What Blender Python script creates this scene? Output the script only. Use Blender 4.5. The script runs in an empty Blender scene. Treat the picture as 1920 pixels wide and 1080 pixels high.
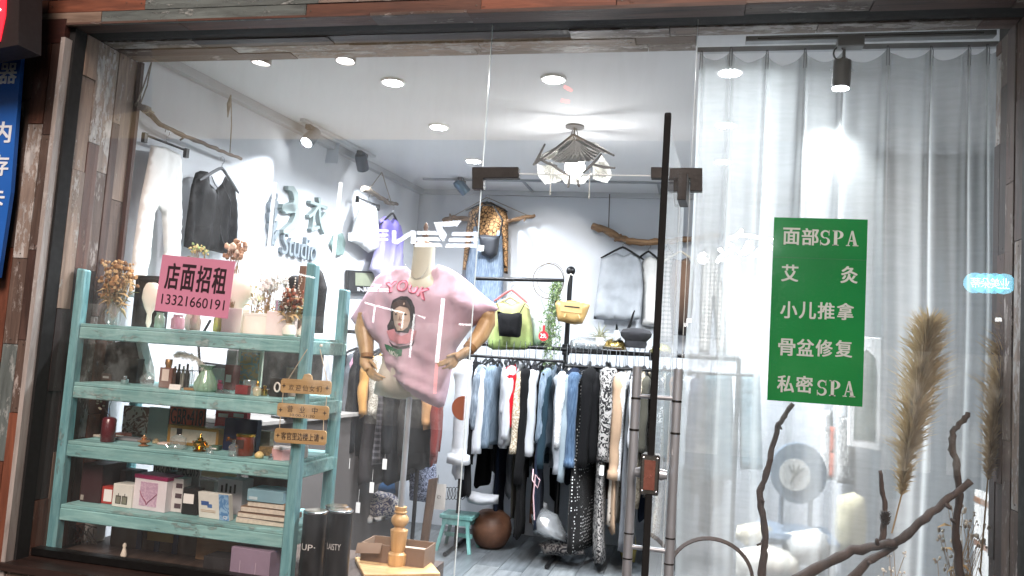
import bpy, bmesh, math, random
import numpy as np
from math import sin, cos, pi, radians, sqrt
from mathutils import Vector, Matrix, geometry
from mathutils import noise as mnoise

S = bpy.context.scene
# ------------------------------------------------------------------ camera
YAW, PITCH, ROLL, FPX = 12.9, 4.8, 3.75, 1520.0
EYE = Vector((0, -3.1, 1.5))
_y, _p, _r = map(radians, (YAW, PITCH, ROLL))
FW = Vector((-sin(_y) * cos(_p), cos(_y) * cos(_p), sin(_p)))
_rt = Vector((cos(_y), sin(_y), 0)); _up = _rt.cross(FW)
RT = cos(_r) * _rt + sin(_r) * _up
UP = -sin(_r) * _rt + cos(_r) * _up
cd = bpy.data.cameras.new('camera'); camo = bpy.data.objects.new('camera', cd)
S.collection.objects.link(camo); S.camera = camo
cd.sensor_width = 36; cd.lens = FPX / 1920 * 36; cd.clip_start = .05; cd.clip_end = 300
camo.matrix_world = Matrix(((RT.x, UP.x, -FW.x, EYE.x), (RT.y, UP.y, -FW.y, EYE.y), (RT.z, UP.z, -FW.z, EYE.z), (0, 0, 0, 1)))
# ------------------------------------------------------------------ night sky, one faint wide sun for the street glow
w = bpy.data.worlds.new('World'); S.world = w; w.use_nodes = True
nt = w.node_tree; bg = nt.nodes['Background']
sky = nt.nodes.new('ShaderNodeTexSky'); sky.sky_type = 'NISHITA'; sky.sun_disc = False
sky.sun_elevation = radians(4); sky.sun_rotation = radians(200); sky.altitude = 0; sky.dust_density = 3
nt.links.new(sky.outputs[0], bg.inputs[0]); bg.inputs[1].default_value = .05
sl = bpy.data.lights.new('sun', 'SUN'); sl.energy = 3.6; sl.angle = radians(25); sl.color = (1, .84, .76)
so = bpy.data.objects.new('sun', sl); S.collection.objects.link(so)
so.rotation_euler = (Vector((.30, -1, .92)).to_track_quat('Z', 'Y')).to_euler()
S.view_settings.view_transform = 'Standard'; S.view_settings.look = 'None'
S.view_settings.exposure = .40; S.view_settings.gamma = 1; S.view_settings.use_curve_mapping = False
S.render.engine = 'CYCLES'
cy = S.cycles; cy.max_bounces = 8; cy.diffuse_bounces = 4; cy.glossy_bounces = 3; cy.transmission_bounces = 4
cy.transparent_max_bounces = 40; cy.caustics_reflective = False; cy.caustics_refractive = False
cy.sample_clamp_indirect = 4; cy.use_denoising = True
LAMPK = 1.0      # one dial for all the shop's lamps

# ------------------------------------------------------------------ where a line of sight meets a plane
def ray(px, py): return FW + RT * ((px - 960) / FPX) + UP * ((540 - py) / FPX)
def P(px, py, Y=0.0):
    r = ray(px, py); return EYE + r * ((Y - EYE.y) / r.y)
def PZ(px, py, Z):
    r = ray(px, py); return EYE + r * ((Z - EYE.z) / r.z)
class Plane:
    def __init__(s, o, u, v):
        s.o = Vector(o); s.u = Vector(u).normalized(); s.v = Vector(v).normalized(); s.n = s.u.cross(s.v).normalized()
    def hit(s, px, py):
        r = ray(px, py); t = (s.o - EYE).dot(s.n) / r.dot(s.n); return EYE + r * t
    def uv(s, px, py):
        d = s.hit(px, py) - s.o; return (d.dot(s.u), d.dot(s.v))
    def w(s, u, v, h=0): return s.o + s.u * u + s.v * v + s.n * h
    def off(s, h): return Plane(s.o + s.n * h, s.u, s.v)
def YP(Y): return Plane((0, Y, 0), (1, 0, 0), (0, 0, 1))      # n = -Y, towards the street
WALLX0, WALLK = -2.85, .095
def wallx(y): return WALLX0 + WALLK * y
WL = Plane((WALLX0, 0, 0), (WALLK, 1, 0), (0, 0, 1))           # left wall; n = +X, into the room
CEIL, BACK, SILL = 2.95, 3.8, .5

# ------------------------------------------------------------------ naming
WP = {}
def root(name, label=None, cat=None, loc=(0, 0, 0), group=None, kind=None):
    o = bpy.data.objects.new(name, None); o.location = loc; o.empty_display_size = .1
    S.collection.objects.link(o); WP[o.name] = [float(x) for x in loc]; return tag(o, label, cat, group, kind)
def tag(o, label=None, cat=None, group=None, kind=None):
    if label: o['label'] = label
    if cat: o['category'] = cat
    if group: o['group'] = group
    if kind: o['kind'] = kind
    return o

# ------------------------------------------------------------------ mesh builder
class M:
    def __init__(s): s.v = []; s.f = []
    def add(s, vs, fs):
        b = len(s.v); s.v += [tuple(x) for x in vs]; s.f += [tuple(b + i for i in f) for f in fs]; return s
    def box(s, x0, x1, y0, y1, z0, z1):
        return s.add([(x, y, z) for z in (z0, z1) for y in (y0, y1) for x in (x0, x1)],
                     [(0, 2, 3, 1), (4, 5, 7, 6), (0, 1, 5, 4), (2, 6, 7, 3), (0, 4, 6, 2), (1, 3, 7, 5)])
    def obox(s, c, size, u=(1, 0, 0), v=(0, 0, 1)):
        u = Vector(u).normalized(); v = Vector(v); n = u.cross(v).normalized(); v = n.cross(u).normalized(); c = Vector(c)
        a, b, d = [k / 2 for k in size]                        # along u, v, n
        return s.add([c + u * i * a + v * j * b + n * k * d for k in (-1, 1) for j in (-1, 1) for i in (-1, 1)],
                     [(0, 2, 3, 1), (4, 5, 7, 6), (0, 1, 5, 4), (2, 6, 7, 3), (0, 4, 6, 2), (1, 3, 7, 5)])
    def tube(s, pts, r, n=8, cap=True, flat=1.0, closed=False):
        pts = [Vector(p) for p in pts]; k = len(pts)
        if not hasattr(r, '__len__'): r = [r] * k
        vs = []; ref = None
        for i, p in enumerate(pts):
            if closed: t = pts[(i + 1) % k] - pts[i - 1]
            else: t = pts[min(i + 1, k - 1)] - pts[max(i - 1, 0)]
            if t.length < 1e-9: t = Vector((0, 0, 1))
            t.normalize()
            if ref is None: ref = t.orthogonal()
            a = ref - t * ref.dot(t)
            if a.length < 1e-6: a = t.orthogonal()
            a.normalize(); ref = a; b = t.cross(a)
            for j in range(n):
                q = 2 * pi * j / n; vs.append(p + a * cos(q) * r[i] + b * sin(q) * r[i] * flat)
        fs = [(i * n + j, i * n + (j + 1) % n, (i + 1) * n + (j + 1) % n, (i + 1) * n + j) for i in range(k - 1) for j in range(n)]
        if closed: fs += [((k - 1) * n + j, (k - 1) * n + (j + 1) % n, (j + 1) % n, j) for j in range(n)]
        elif cap: fs += [tuple(range(n))[::-1], tuple((k - 1) * n + j for j in range(n))]
        return s.add(vs, fs)
    def lathe(s, c, prof, n=20, axis=None, sx=1, sy=1):
        c = Vector(c); ax = Vector(axis or (0, 0, 1)).normalized(); a = ax.orthogonal().normalized() if axis else Vector((1, 0, 0)); b = ax.cross(a)
        vs = [c + a * cos(2 * pi * j / n) * r * sx + b * sin(2 * pi * j / n) * r * sy + ax * z for r, z in prof for j in range(n)]
        k = len(prof)
        fs = [(i * n + j, i * n + (j + 1) % n, (i + 1) * n + (j + 1) % n, (i + 1) * n + j) for i in range(k - 1) for j in range(n)]
        fs += [tuple(range(n))[::-1], tuple((k - 1) * n + j for j in range(n))]
        return s.add(vs, fs)
    def ball(s, c, r, n=12, sx=1, sy=1, sz=1):
        return s.lathe(c, [(r * sin(pi * i / (n // 2)) + 1e-4, -r * sz * cos(pi * i / (n // 2))) for i in range(n // 2 + 1)], n, sx=sx, sy=sy)
    def prism(s, poly, pl, h0, h1):                             # 2-D outline on a plane, from height h0 to h1
        k = len(poly)
        A = sum(poly[i][0] * poly[(i + 1) % k][1] - poly[(i + 1) % k][0] * poly[i][1] for i in range(k))
        if A < 0: poly = poly[::-1]
        vs = [pl.w(u, v, h) for h in (h0, h1) for u, v in poly]
        tri = geometry.tessellate_polygon([[Vector((u, v, 0)) for u, v in poly]])
        fs = []
        for t in tri:
            a, b, c = [Vector((*poly[i], 0)) for i in t]
            if (b - a).cross(c - a).z < 0: t = t[::-1]
            fs += [tuple(i + k for i in t), tuple(t[::-1])]
        fs += [(i, (i + 1) % k, (i + 1) % k + k, i + k) for i in range(k)]
        return s.add(vs, fs)
    def crumple(s, amp, freq, seed=0.0):
        out = []
        for v in s.v:
            q = Vector(v); n = mnoise.noise_vector(Vector((q.x * freq + seed, q.y * freq, q.z * freq * .55))); out.append(tuple(q + n * amp))
        s.v = out; return s
    def quad(s, a, b, c, d): return s.add([a, b, c, d], [(0, 1, 2, 3)])
    def build(s, name, m, parent=None, smooth=False, bevel=0, label=None, cat=None, group=None, kind=None, fix=True, auto=None):
        me = bpy.data.meshes.new(name)
        V = np.array(s.v, float)
        if parent is not None: o0 = np.array(WP[parent.name])
        else: o0 = np.array([(V[:, 0].min() + V[:, 0].max()) / 2, (V[:, 1].min() + V[:, 1].max()) / 2, V[:, 2].min()])
        me.from_pydata((V - o0).tolist(), [], s.f)
        if fix:
            bm = bmesh.new(); bm.from_mesh(me); bmesh.ops.recalc_face_normals(bm, faces=bm.faces)
            if bevel:
                bmesh.ops.bevel(bm, geom=[e for e in bm.edges if e.is_manifold and e.calc_face_angle(0) > .5], offset=bevel, segments=1, affect='EDGES', clamp_overlap=True)
            bm.to_mesh(me); bm.free()
        o = bpy.data.objects.new(name, me); S.collection.objects.link(o)
        WP[o.name] = [float(x) for x in o0]
        if parent is not None: o.parent = parent
        else: o.location = o0
        if m is not None: me.materials.append(m)
        if smooth:
            me.shade_smooth()
            if auto != 0: me.set_sharp_from_angle(angle=radians(auto or 45))
        return tag(o, label, cat, group, kind)

# ------------------------------------------------------------------ materials
def hx(h):
    h = h.lstrip('#'); c = [int(h[i:i + 2], 16) / 255 for i in (0, 2, 4)]
    return tuple(x / 12.92 if x <= .04045 else ((x + .055) / 1.055) ** 2.4 for x in c)
MC = {}
def nodes(name):
    m = bpy.data.materials.new(name); m.use_nodes = True; t = m.node_tree
    return m, t, t.nodes['Principled BSDF'], t.nodes['Material Output']
def N(t, typ, **kw):
    n = t.nodes.new('ShaderNode' + typ)
    for k, v in kw.items():
        if k.startswith('i_'):
            key = k[2:]; key = int(key) if key.isdigit() else key.replace('_', ' ')
            n.inputs[key].default_value = v
        else: setattr(n, k, v)
    return n
def ramp(t, fac, stops):
    r = N(t, 'ValToRGB'); e = r.color_ramp.elements
    while len(e) < len(stops): e.new(.5)
    for x, (p, c) in zip(e, stops): x.position = p; x.color = (*c, 1)
    if fac is not None: t.links.new(fac, r.inputs[0])
    return r
def mixc(t, fac, a, b, mode='MIX'):
    n = N(t, 'Mix', data_type='RGBA', blend_type=mode)
    for s_, x in ((0, fac), (6, a), (7, b)):
        if hasattr(x, 'is_linked') or hasattr(x, 'links'): t.links.new(x, n.inputs[s_])
        else: n.inputs[s_].default_value = x if s_ == 0 else (*x, 1)
    return n.outputs[2]
def objco(t, scale=(1, 1, 1)):
    c = N(t, 'TexCoord'); mp = N(t, 'Mapping'); mp.inputs['Scale'].default_value = scale
    oi = N(t, 'ObjectInfo'); ad = N(t, 'VectorMath', operation='ADD')
    t.links.new(c.outputs['Object'], ad.inputs[0]); 
    sc = N(t, 'VectorMath', operation='SCALE'); sc.inputs['Scale'].default_value = 17.0
    cb = N(t, 'CombineXYZ'); t.links.new(oi.outputs['Random'], cb.inputs[0]); t.links.new(oi.outputs['Random'], cb.inputs[2])
    t.links.new(cb.outputs[0], sc.inputs[0]); t.links.new(sc.outputs[0], ad.inputs[1])
    t.links.new(ad.outputs[0], mp.inputs[0]); return mp.outputs[0]
def bump(t, h, strength, dist, b):
    n = N(t, 'Bump', i_Strength=strength, i_Distance=dist); t.links.new(h, n.inputs['Height']); t.links.new(n.outputs[0], b.inputs['Normal'])
def mat(c, rough=.6, metal=0, var=.12, scale=6, bmp=.15, coat=0, sheen=0, rv=.12):
    c = hx(c) if isinstance(c, str) else c
    key = ('m', c, rough, metal, var, scale, bmp, coat, sheen)
    if key in MC: return MC[key]
    m, t, b, o = nodes('paint'); co = objco(t)
    nz = N(t, 'TexNoise', i_Scale=scale, i_Detail=5.0, i_Roughness=.6); t.links.new(co, nz.inputs[0])
    col = ramp(t, nz.outputs[0], [(.3, tuple(x * (1 - var) for x in c)), (.7, tuple(min(1, x * (1 + var) + var * .01) for x in c))])
    t.links.new(col.outputs[0], b.inputs['Base Color'])
    n2 = N(t, 'TexNoise', i_Scale=scale * 6, i_Detail=4.0); t.links.new(co, n2.inputs[0])
    mr = N(t, 'MapRange'); mr.inputs[3].default_value = max(.03, rough - rv); mr.inputs[4].default_value = min(1, rough + rv)
    t.links.new(n2.outputs[0], mr.inputs[0]); t.links.new(mr.outputs[0], b.inputs['Roughness'])
    b.inputs['Metallic'].default_value = metal; b.inputs['Coat Weight'].default_value = coat; b.inputs['Sheen Weight'].default_value = sheen
    if bmp: bump(t, n2.outputs[0], bmp, .004, b)
    MC[key] = m; return m
def cloth(c, c2=None, pattern=None, ps=30, rough=.9, var=.12, sheen=.2, weave=900, bmp=.5, trans=0):
    c = hx(c) if isinstance(c, str) else c; c2 = hx(c2) if isinstance(c2, str) else (c2 or tuple(x * .5 for x in c))
    key = ('c', c, c2, pattern, ps, rough, sheen, trans, weave)
    if key in MC: return MC[key]
    m, t, b, o = nodes('fabric'); co = objco(t)
    nz = N(t, 'TexNoise', i_Scale=5.0, i_Detail=6.0, i_Roughness=.65); t.links.new(co, nz.inputs[0])
    base = ramp(t, nz.outputs[0], [(.3, tuple(x * (1 - var) for x in c)), (.7, tuple(min(1, x * (1 + var)) for x in c))]).outputs[0]
    if pattern == 'dots':
        v = N(t, 'TexVoronoi', i_Scale=float(ps), i_Randomness=.35); t.links.new(co, v.inputs[0])
        base = mixc(t, ramp(t, v.outputs[0], [(.2, (1, 1, 1)), (.26, (0, 0, 0))]).outputs[0], base, c2)
    elif pattern == 'leopard':
        v = N(t, 'TexVoronoi', feature='DISTANCE_TO_EDGE', i_Scale=float(ps)); n_ = N(t, 'TexNoise', i_Scale=float(ps) * 1.3); t.links.new(co, n_.inputs[0])
        vm = N(t, 'Mix', data_type='VECTOR', i_0=.03); t.links.new(co, vm.inputs[4]); t.links.new(n_.outputs[1], vm.inputs[5]); t.links.new(vm.outputs[1], v.inputs[0])
        base = mixc(t, ramp(t, v.outputs[0], [(.03, (1, 1, 1)), (.12, (0, 0, 0))]).outputs[0], base, c2)
    elif pattern == 'plaid':
        s1 = N(t, 'SeparateXYZ'); t.links.new(co, s1.inputs[0]); outs = []
        for k in (0, 2):
            mu = N(t, 'Math', operation='MULTIPLY', i_1=float(ps)); t.links.new(s1.outputs[k], mu.inputs[0])
            fr = N(t, 'Math', operation='FRACT'); t.links.new(mu.outputs[0], fr.inputs[0])
            g = N(t, 'Math', operation='GREATER_THAN', i_1=.6); t.links.new(fr.outputs[0], g.inputs[0]); outs.append(g.outputs[0])
        ad = N(t, 'Math', operation='ADD'); t.links.new(outs[0], ad.inputs[0]); t.links.new(outs[1], ad.inputs[1])
        hf = N(t, 'Math', operation='MULTIPLY', i_1=.5); t.links.new(ad.outputs[0], hf.inputs[0])
        base = mixc(t, hf.outputs[0], base, c2)
    elif pattern == 'print':
        n_ = N(t, 'TexNoise', i_Scale=float(ps), i_Detail=2.0, i_Distortion=2.5); t.links.new(co, n_.inputs[0])
        base = mixc(t, ramp(t, n_.outputs[0], [(.47, (0, 0, 0)), (.52, (1, 1, 1))]).outputs[0], base, c2)
    elif pattern == 'denim':
        wv = N(t, 'TexNoise', i_Scale=140.0, i_Detail=2.0); mp = N(t, 'Mapping'); mp.inputs['Scale'].default_value = (1, 1, .1)
        t.links.new(co, mp.inputs[0]); t.links.new(mp.outputs[0], wv.inputs[0])
        base = mixc(t, ramp(t, wv.outputs[0], [(.35, (0, 0, 0)), (.75, (.8, .8, .8))]).outputs[0], base, c2)
    elif pattern == 'ombre':
        s1 = N(t, 'SeparateXYZ'); tc = N(t, 'TexCoord'); t.links.new(tc.outputs['Generated'], s1.inputs[0])
        base = mixc(t, ramp(t, s1.outputs[2], [(.05, (1, 1, 1)), (.7, (0, 0, 0))]).outputs[0], base, c2)
    t.links.new(base, b.inputs['Base Color'])
    b.inputs['Roughness'].default_value = rough; b.inputs['Sheen Weight'].default_value = sheen * .4; b.inputs['Specular IOR Level'].default_value = .18 if rough > .6 else .5
    n3 = N(t, 'TexNoise', i_Scale=45.0, i_Detail=5.0); t.links.new(co, n3.inputs[0])
    n4 = N(t, 'TexNoise', i_Scale=float(weave), i_Detail=1.0); t.links.new(co, n4.inputs[0])
    ad = N(t, 'Math', operation='ADD'); t.links.new(n3.outputs[0], ad.inputs[0]); t.links.new(n4.outputs[0], ad.inputs[1])
    bump(t, ad.outputs[0], bmp, .004, b)
    if trans:
        tr = N(t, 'BsdfTranslucent'); t.links.new(base, tr.inputs[0]); ms = N(t, 'MixShader', i_0=trans)
        t.links.new(b.outputs[0], ms.inputs[1]); t.links.new(tr.outputs[0], ms.inputs[2]); t.links.new(ms.outputs[0], o.inputs[0])
    MC[key] = m; return m
def wood(c, c2, peel=None, amt=0.0, axis=2, rough=.6, grain=1.0, bmp=.5):
    key = ('w', c, c2, peel, amt, axis, rough, grain)
    if key in MC: return MC[key]
    m, t, b, o = nodes('timber'); sc = [9, 9, 9]; sc[axis] = .9; co = objco(t, sc)
    nz = N(t, 'TexNoise', i_Scale=3.2 * grain, i_Detail=9.0, i_Roughness=.68, i_Distortion=.5); t.links.new(co, nz.inputs[0])
    col = ramp(t, nz.outputs[0], [(.34, hx(c2)), (.5, tuple((a + d) / 2 for a, d in zip(hx(c), hx(c2)))), (.66, hx(c))]).outputs[0]
    h = nz.outputs[0]
    sc2 = [1, 1, 1]; sc2[axis] = .35; co2 = objco(t, sc2)
    big = N(t, 'TexNoise', i_Scale=5.0, i_Detail=3.0); t.links.new(co2, big.inputs[0])
    col = mixc(t, ramp(t, big.outputs[0], [(.3, (.72,) * 3), (.65, (1, 1, 1))]).outputs[0], (0, 0, 0), col)
    if peel:
        n2 = N(t, 'TexNoise', i_Scale=16.0, i_Detail=10.0, i_Roughness=.78); t.links.new(co2, n2.inputs[0])
        k = .66 - amt * .2
        msk = ramp(t, n2.outputs[0], [(k, (0, 0, 0)), (k + .04, (1, 1, 1))]).outputs[0]
        n5 = N(t, 'TexNoise', i_Scale=60.0, i_Detail=4.0); t.links.new(co2, n5.inputs[0])
        pc = ramp(t, n5.outputs[0], [(.3, tuple(x * .35 for x in hx(peel))), (.65, tuple(x * .62 for x in hx(peel)))]).outputs[0]
        col = mixc(t, msk, col, pc); ad = N(t, 'Math', operation='ADD'); t.links.new(h, ad.inputs[0]); t.links.new(msk, ad.inputs[1]); h = ad.outputs[0]
    t.links.new(col, b.inputs['Base Color'])
    mr = N(t, 'MapRange'); mr.inputs[3].default_value = rough - .2; mr.inputs[4].default_value = min(1, rough + .15); t.links.new(big.outputs[0], mr.inputs[0]); t.links.new(mr.outputs[0], b.inputs['Roughness'])
    bump(t, h, bmp, .003, b); MC[key] = m; return m
def emit(c, s, name='lamp_glow'):
    c = hx(c) if isinstance(c, str) else c; key = ('e', c, s)
    if key in MC: return MC[key]
    m, t, b, o = nodes(name); b.inputs['Base Color'].default_value = (*c, 1); b.inputs['Emission Color'].default_value = (*c, 1); b.inputs['Emission Strength'].default_value = s
    MC[key] = m; return m
def clear(c='ffffff', refl=.05, body=0.0, rough=.02, graze=.8, name='clear_glass'):
    key = ('g', c, refl, body, rough, graze)
    if key in MC: return MC[key]
    m, t, b, o = nodes(name); t.nodes.remove(b)
    lw = N(t, 'LayerWeight'); pw = N(t, 'Math', operation='POWER', i_1=4.0); t.links.new(lw.outputs['Facing'], pw.inputs[0])
    mr = N(t, 'MapRange'); mr.inputs[3].default_value = refl; mr.inputs[4].default_value = graze; t.links.new(pw.outputs[0], mr.inputs[0])
    tr = N(t, 'BsdfTransparent'); tr.inputs[0].default_value = (*hx(c), 1)
    gl = N(t, 'BsdfGlossy', i_Roughness=rough); gl.inputs[0].default_value = (1, 1, 1, 1)
    ms = N(t, 'MixShader'); t.links.new(mr.outputs[0], ms.inputs[0]); src = tr.outputs[0]
    if body:
        df = N(t, 'BsdfDiffuse'); df.inputs[0].default_value = (*hx(c), 1); mb = N(t, 'MixShader', i_0=body)
        t.links.new(tr.outputs[0], mb.inputs[1]); t.links.new(df.outputs[0], mb.inputs[2]); src = mb.outputs[0]
    t.links.new(src, ms.inputs[1]); t.links.new(gl.outputs[0], ms.inputs[2]); t.links.new(ms.outputs[0], o.inputs[0])
    MC[key] = m; return m

# ------------------------------------------------------------------ lettering
def text2d(body, bold=0.0, shear=0.0, spacing=1.0):
    cu = bpy.data.curves.new('t', 'FONT'); cu.body = body; cu.offset = bold; cu.shear = shear; cu.space_character = spacing
    cu.resolution_u = 4; cu.fill_mode = 'FRONT'
    ob = bpy.data.objects.new('t', cu); S.collection.objects.link(ob)
    dg = bpy.context.evaluated_depsgraph_get(); dg.update()
    me = bpy.data.meshes.new_from_object(ob.evaluated_get(dg))
    V = [tuple(v.co) for v in me.vertices]; F = [tuple(p.vertices) for p in me.polygons]
    bpy.data.objects.remove(ob); bpy.data.curves.remove(cu); bpy.data.meshes.remove(me)
    return V, F
def text(name, body, pl, u0, v0, u1, v1, m, parent, h=.0015, thick=0, bold=0.0, shear=0.0, spacing=1.0, label=None, hfun=None, warp=None):
    V, F = text2d(body, 0, shear, spacing)
    if not V: return None
    if bold:                                                    # heavier strokes: the same letters laid a hair apart
        V0, F0 = V, F; V, F = [], []; k0 = len(V0)
        for i_, (dx, dy) in enumerate(((0, 0), (1, .6), (-1, .6), (1, -.6), (-1, -.6))[:5 if bold > .02 else 3]):
            V += [(x + dx * bold * .62, y + dy * bold * .62, i_) for x, y, _ in V0]; F += [tuple(a_ + i_ * k0 for a_ in f_) for f_ in F0]
    xs = [v[0] for v in V]; ys = [v[1] for v in V]; a, b, c, d = min(xs), max(xs), min(ys), max(ys)
    Q = []; lay = [v[2] if bold else 0 for v in V]
    for x, y, _ in V:
        s_, r_ = (x - a) / (b - a), (y - c) / (d - c)
        u, v = u0 + (u1 - u0) * s_, v0 + (v1 - v0) * r_
        if warp: u, v = warp(u, v, s_, r_)
        Q.append((u, v))
    mb = M()
    H = [h + l_ * .00012 + (hfun(u, v) if hfun else 0) for (u, v), l_ in zip(Q, lay)]
    if thick:
        k = len(Q); mb.add([pl.w(u, v, z + thick) for (u, v), z in zip(Q, H)] + [pl.w(u, v, z) for (u, v), z in zip(Q, H)], [])
        ed = {}
        for f in F:
            mb.f.append(f); mb.f.append(tuple(i + k for i in f[::-1]))
            for i in range(len(f)):
                e = (f[i], f[(i + 1) % len(f)]); ed[e] = 1
        for (i, j) in ed:
            if (j, i) not in ed: mb.f.append((i, i + k, j + k, j))
    else: mb.add([pl.w(u, v, z) for (u, v), z in zip(Q, H)], F)
    return mb.build(name, m, parent, fix=bool(thick), label=label)

# ------------------------------------------------------------------ cloth cut from an outline, filled out to a real body with folds
def inside(pt, poly):
    x, y = pt; c = False; j = len(poly) - 1
    for i in range(len(poly)):
        xi, yi = poly[i]; xj, yj = poly[j]
        if (yi > y) != (yj > y) and x < (xj - xi) * (y - yi) / (yj - yi) + xi: c = not c
        j = i
    return c
class Cloth:
    def __init__(s, pts, pl, T=.03, R=.06, fold=.01, freq=45, seed=0, back=.35, step=.025, slant=0.0, px=True, hang=None, crease=None, tmod=None):
        s.pl = pl; poly = [pl.uv(*p) for p in pts] if px else list(pts)
        # resample the outline
        out = []
        for i in range(len(poly)):
            a, b = Vector(poly[i]), Vector(poly[(i + 1) % len(poly)]); k = max(1, int((b - a).length / step))
            out += [tuple(a + (b - a) * (q / k)) for q in range(k)]
        s.poly = out; s.T, s.R, s.fold, s.freq, s.seed, s.back, s.slant = T, R, fold, freq, seed, back, slant
        s.A = np.array(out); s.B = np.roll(s.A, -1, 0); s.step = step; s.crease = crease; s.tmod = tmod
        s.top = s.A[:, 1].max(); s.bot = s.A[:, 1].min()
    def dist(s, u, v):
        p = np.array([u, v]); d = s.B - s.A; t = np.clip(((p - s.A) * d).sum(1) / np.maximum((d * d).sum(1), 1e-12), 0, 1)
        q = s.A + d * t[:, None] - p; return sqrt((q * q).sum(1).min())
    def h(s, u, v, d=None):
        if d is None: d = s.dist(u, v)
        k = min(d / s.R, 1); base = s.T * sqrt(max(0, 1 - (1 - k) ** 2)) * (s.tmod(u, v) if s.tmod else 1)
        g = (s.top - v) / max(.01, s.top - s.bot); e = min(1, d / (s.R * .5))
        n1 = mnoise.noise(Vector((u * 6 + s.seed, v * 2.2, s.seed))); n2 = mnoise.noise(Vector((u * 14, v * 11 + s.seed, 3.3)))
        f = sin((u + s.slant * v) * s.freq + n1 * 5 + s.seed) * (.35 + .65 * g) + .55 * n2
        x_ = s.fold * f * e + (s.crease(u, v) * e if s.crease else 0) + .35 * s.fold * mnoise.noise(Vector((u * 30 + s.seed, v * 24, 7.7))) * e
        return base + x_
    def mesh(s):
        us = s.A[:, 0]; vs = s.A[:, 1]; st = s.step; rnd = random.Random(int(s.seed * 10) + 5); pts = [Vector(p) for p in s.poly]; nb = len(pts)
        row = 0; v = vs.min() + st * .6
        while v < vs.max():
            u = us.min() + st * (.5 if row % 2 else 0)
            while u < us.max():
                q = (u + rnd.uniform(-.15, .15) * st, v + rnd.uniform(-.15, .15) * st)
                if inside(q, s.poly) and s.dist(*q) > st * .42: pts.append(Vector(q))
                u += st
            v += st * .866; row += 1
        V, E_, F, *_ = geometry.delaunay_2d_cdt(pts, [], [list(range(nb))], 1, 1e-6)
        V = [tuple(x) for x in V]; F = [tuple(f) for f in F]
        D = [s.dist(*p) for p in V]; H = [s.h(p[0], p[1], d) for p, d in zip(V, D)]
        mb = M(); k = len(V)
        mb.v = [tuple(s.pl.w(u, v, hh)) for (u, v), hh in zip(V, H)]
        bi = {}
        for i, (p, d) in enumerate(zip(V, D)):
            if d < 1e-5: bi[i] = i
            else:
                bi[i] = len(mb.v); kk = min(d / s.R, 1); mb.v.append(tuple(s.pl.w(p[0], p[1], -s.back * s.T * sqrt(max(0, 1 - (1 - kk) ** 2)) + min(0, H[i] - .004) * (H[i] < .004))))
        for f in F: mb.f.append(f); mb.f.append(tuple(bi[i] for i in f[::-1]))
        return mb
    def build(s, name, m, parent=None, **kw): return s.mesh().build(name, m, parent, smooth=True, auto=180, **kw)
    def patch(s, name, pts, m, parent, off=.002, px=True, step=.012, label=None):        # flat print laid on the cloth
        poly = [s.pl.uv(*p) for p in pts] if px else pts
        c = Cloth(poly, s.pl, step=step, px=False); r = c.mesh  # outline only
        out = [Vector(p) for p in c.poly]; nb = len(out); us = c.A[:, 0]; vs = c.A[:, 1]
        v = vs.min() + step / 2
        while v < vs.max():
            u = us.min() + step / 2
            while u < us.max():
                if inside((u, v), c.poly) and c.dist(u, v) > step * .4: out.append(Vector((u, v)))
                u += step
            v += step
        V, E_, F, *_ = geometry.delaunay_2d_cdt(out, [], [list(range(nb))], 1, 1e-6)
        mb = M(); mb.add([s.pl.w(p[0], p[1], s.h(p[0], p[1]) + off) for p in V], [tuple(f) for f in F])
        return mb.build(name, m, parent, smooth=True, auto=180, fix=False, label=label)

# ------------------------------------------------------------------ hangers and driftwood
def hanger(pl, u, v, wd, m, parent, clip=False, h=.03, name='hanger', drop=.07):
    mb = M()
    if clip:
        mb.tube([pl.w(u - wd / 2, v, h), pl.w(u + wd / 2, v, h)], .007, 6)
        for s_ in (-1, 1): mb.obox(pl.w(u + s_ * wd / 2 * .92, v - .015, h), (.022, .05, .022), pl.u, pl.v)
    else:
        k = [(-1, -drop), (-.75, -drop * .72), (-.4, -drop * .3), (-.12, 0), (0, .008), (.12, 0), (.4, -drop * .3), (.75, -drop * .72), (1, -drop)]
        mb.tube([pl.w(u + a * wd / 2, v + b, h) for a, b in k], [.006, .009, .009, .009, .01, .009, .009, .009, .006], 6)
    o = mb.build(name, m, parent, smooth=True)
    hk = M(); hk.tube([pl.w(u, v, h), pl.w(u, v + .035, h)] + [pl.w(u + .018 * sin(q) , v + .055 - .02 * cos(q), h) for q in [radians(a) for a in (30, 80, 130, 180, 230, 280)]], .002, 5)
    hk.build('hook', CHROME, o if parent is None else parent, smooth=True); return o
def stick(pts, rad, seed, n=8, knots=3):
    rnd = random.Random(seed); pts = [Vector(p) for p in pts]; q = []; R_ = []
    for i in range(len(pts) - 1):
        for j in range(4):
            s_ = j / 4; p = pts[i].lerp(pts[i + 1], s_); q.append(p + Vector([rnd.uniform(-1, 1) * rad * .25 for _ in range(3)]))
    q.append(pts[-1]); L = len(q)
    R_ = [rad * (1.1 - .45 * i / L) * rnd.uniform(.86, 1.16) for i in range(L)]
    mb = M(); mb.tube(q, R_, n)
    for _ in range(knots):
        i = rnd.randrange(1, L - 1); d = Vector([rnd.uniform(-1, 1) for _ in range(3)]).normalized()
        mb.tube([q[i], q[i] + d * rad * rnd.uniform(1.4, 2.6)], [rad * .55, rad * .3], 6)
    return mb
CHROME = mat('c8ccd0', .18, 1, .04, 3, 0)
BLACKM = mat('141416', .35, .6, .1, 8, .05)
BLACKP = mat('101011', .4, 0, .1, 8, .05)
WHITEP = mat('e8e6e2', .5, 0, .04, 4, .05)
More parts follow.
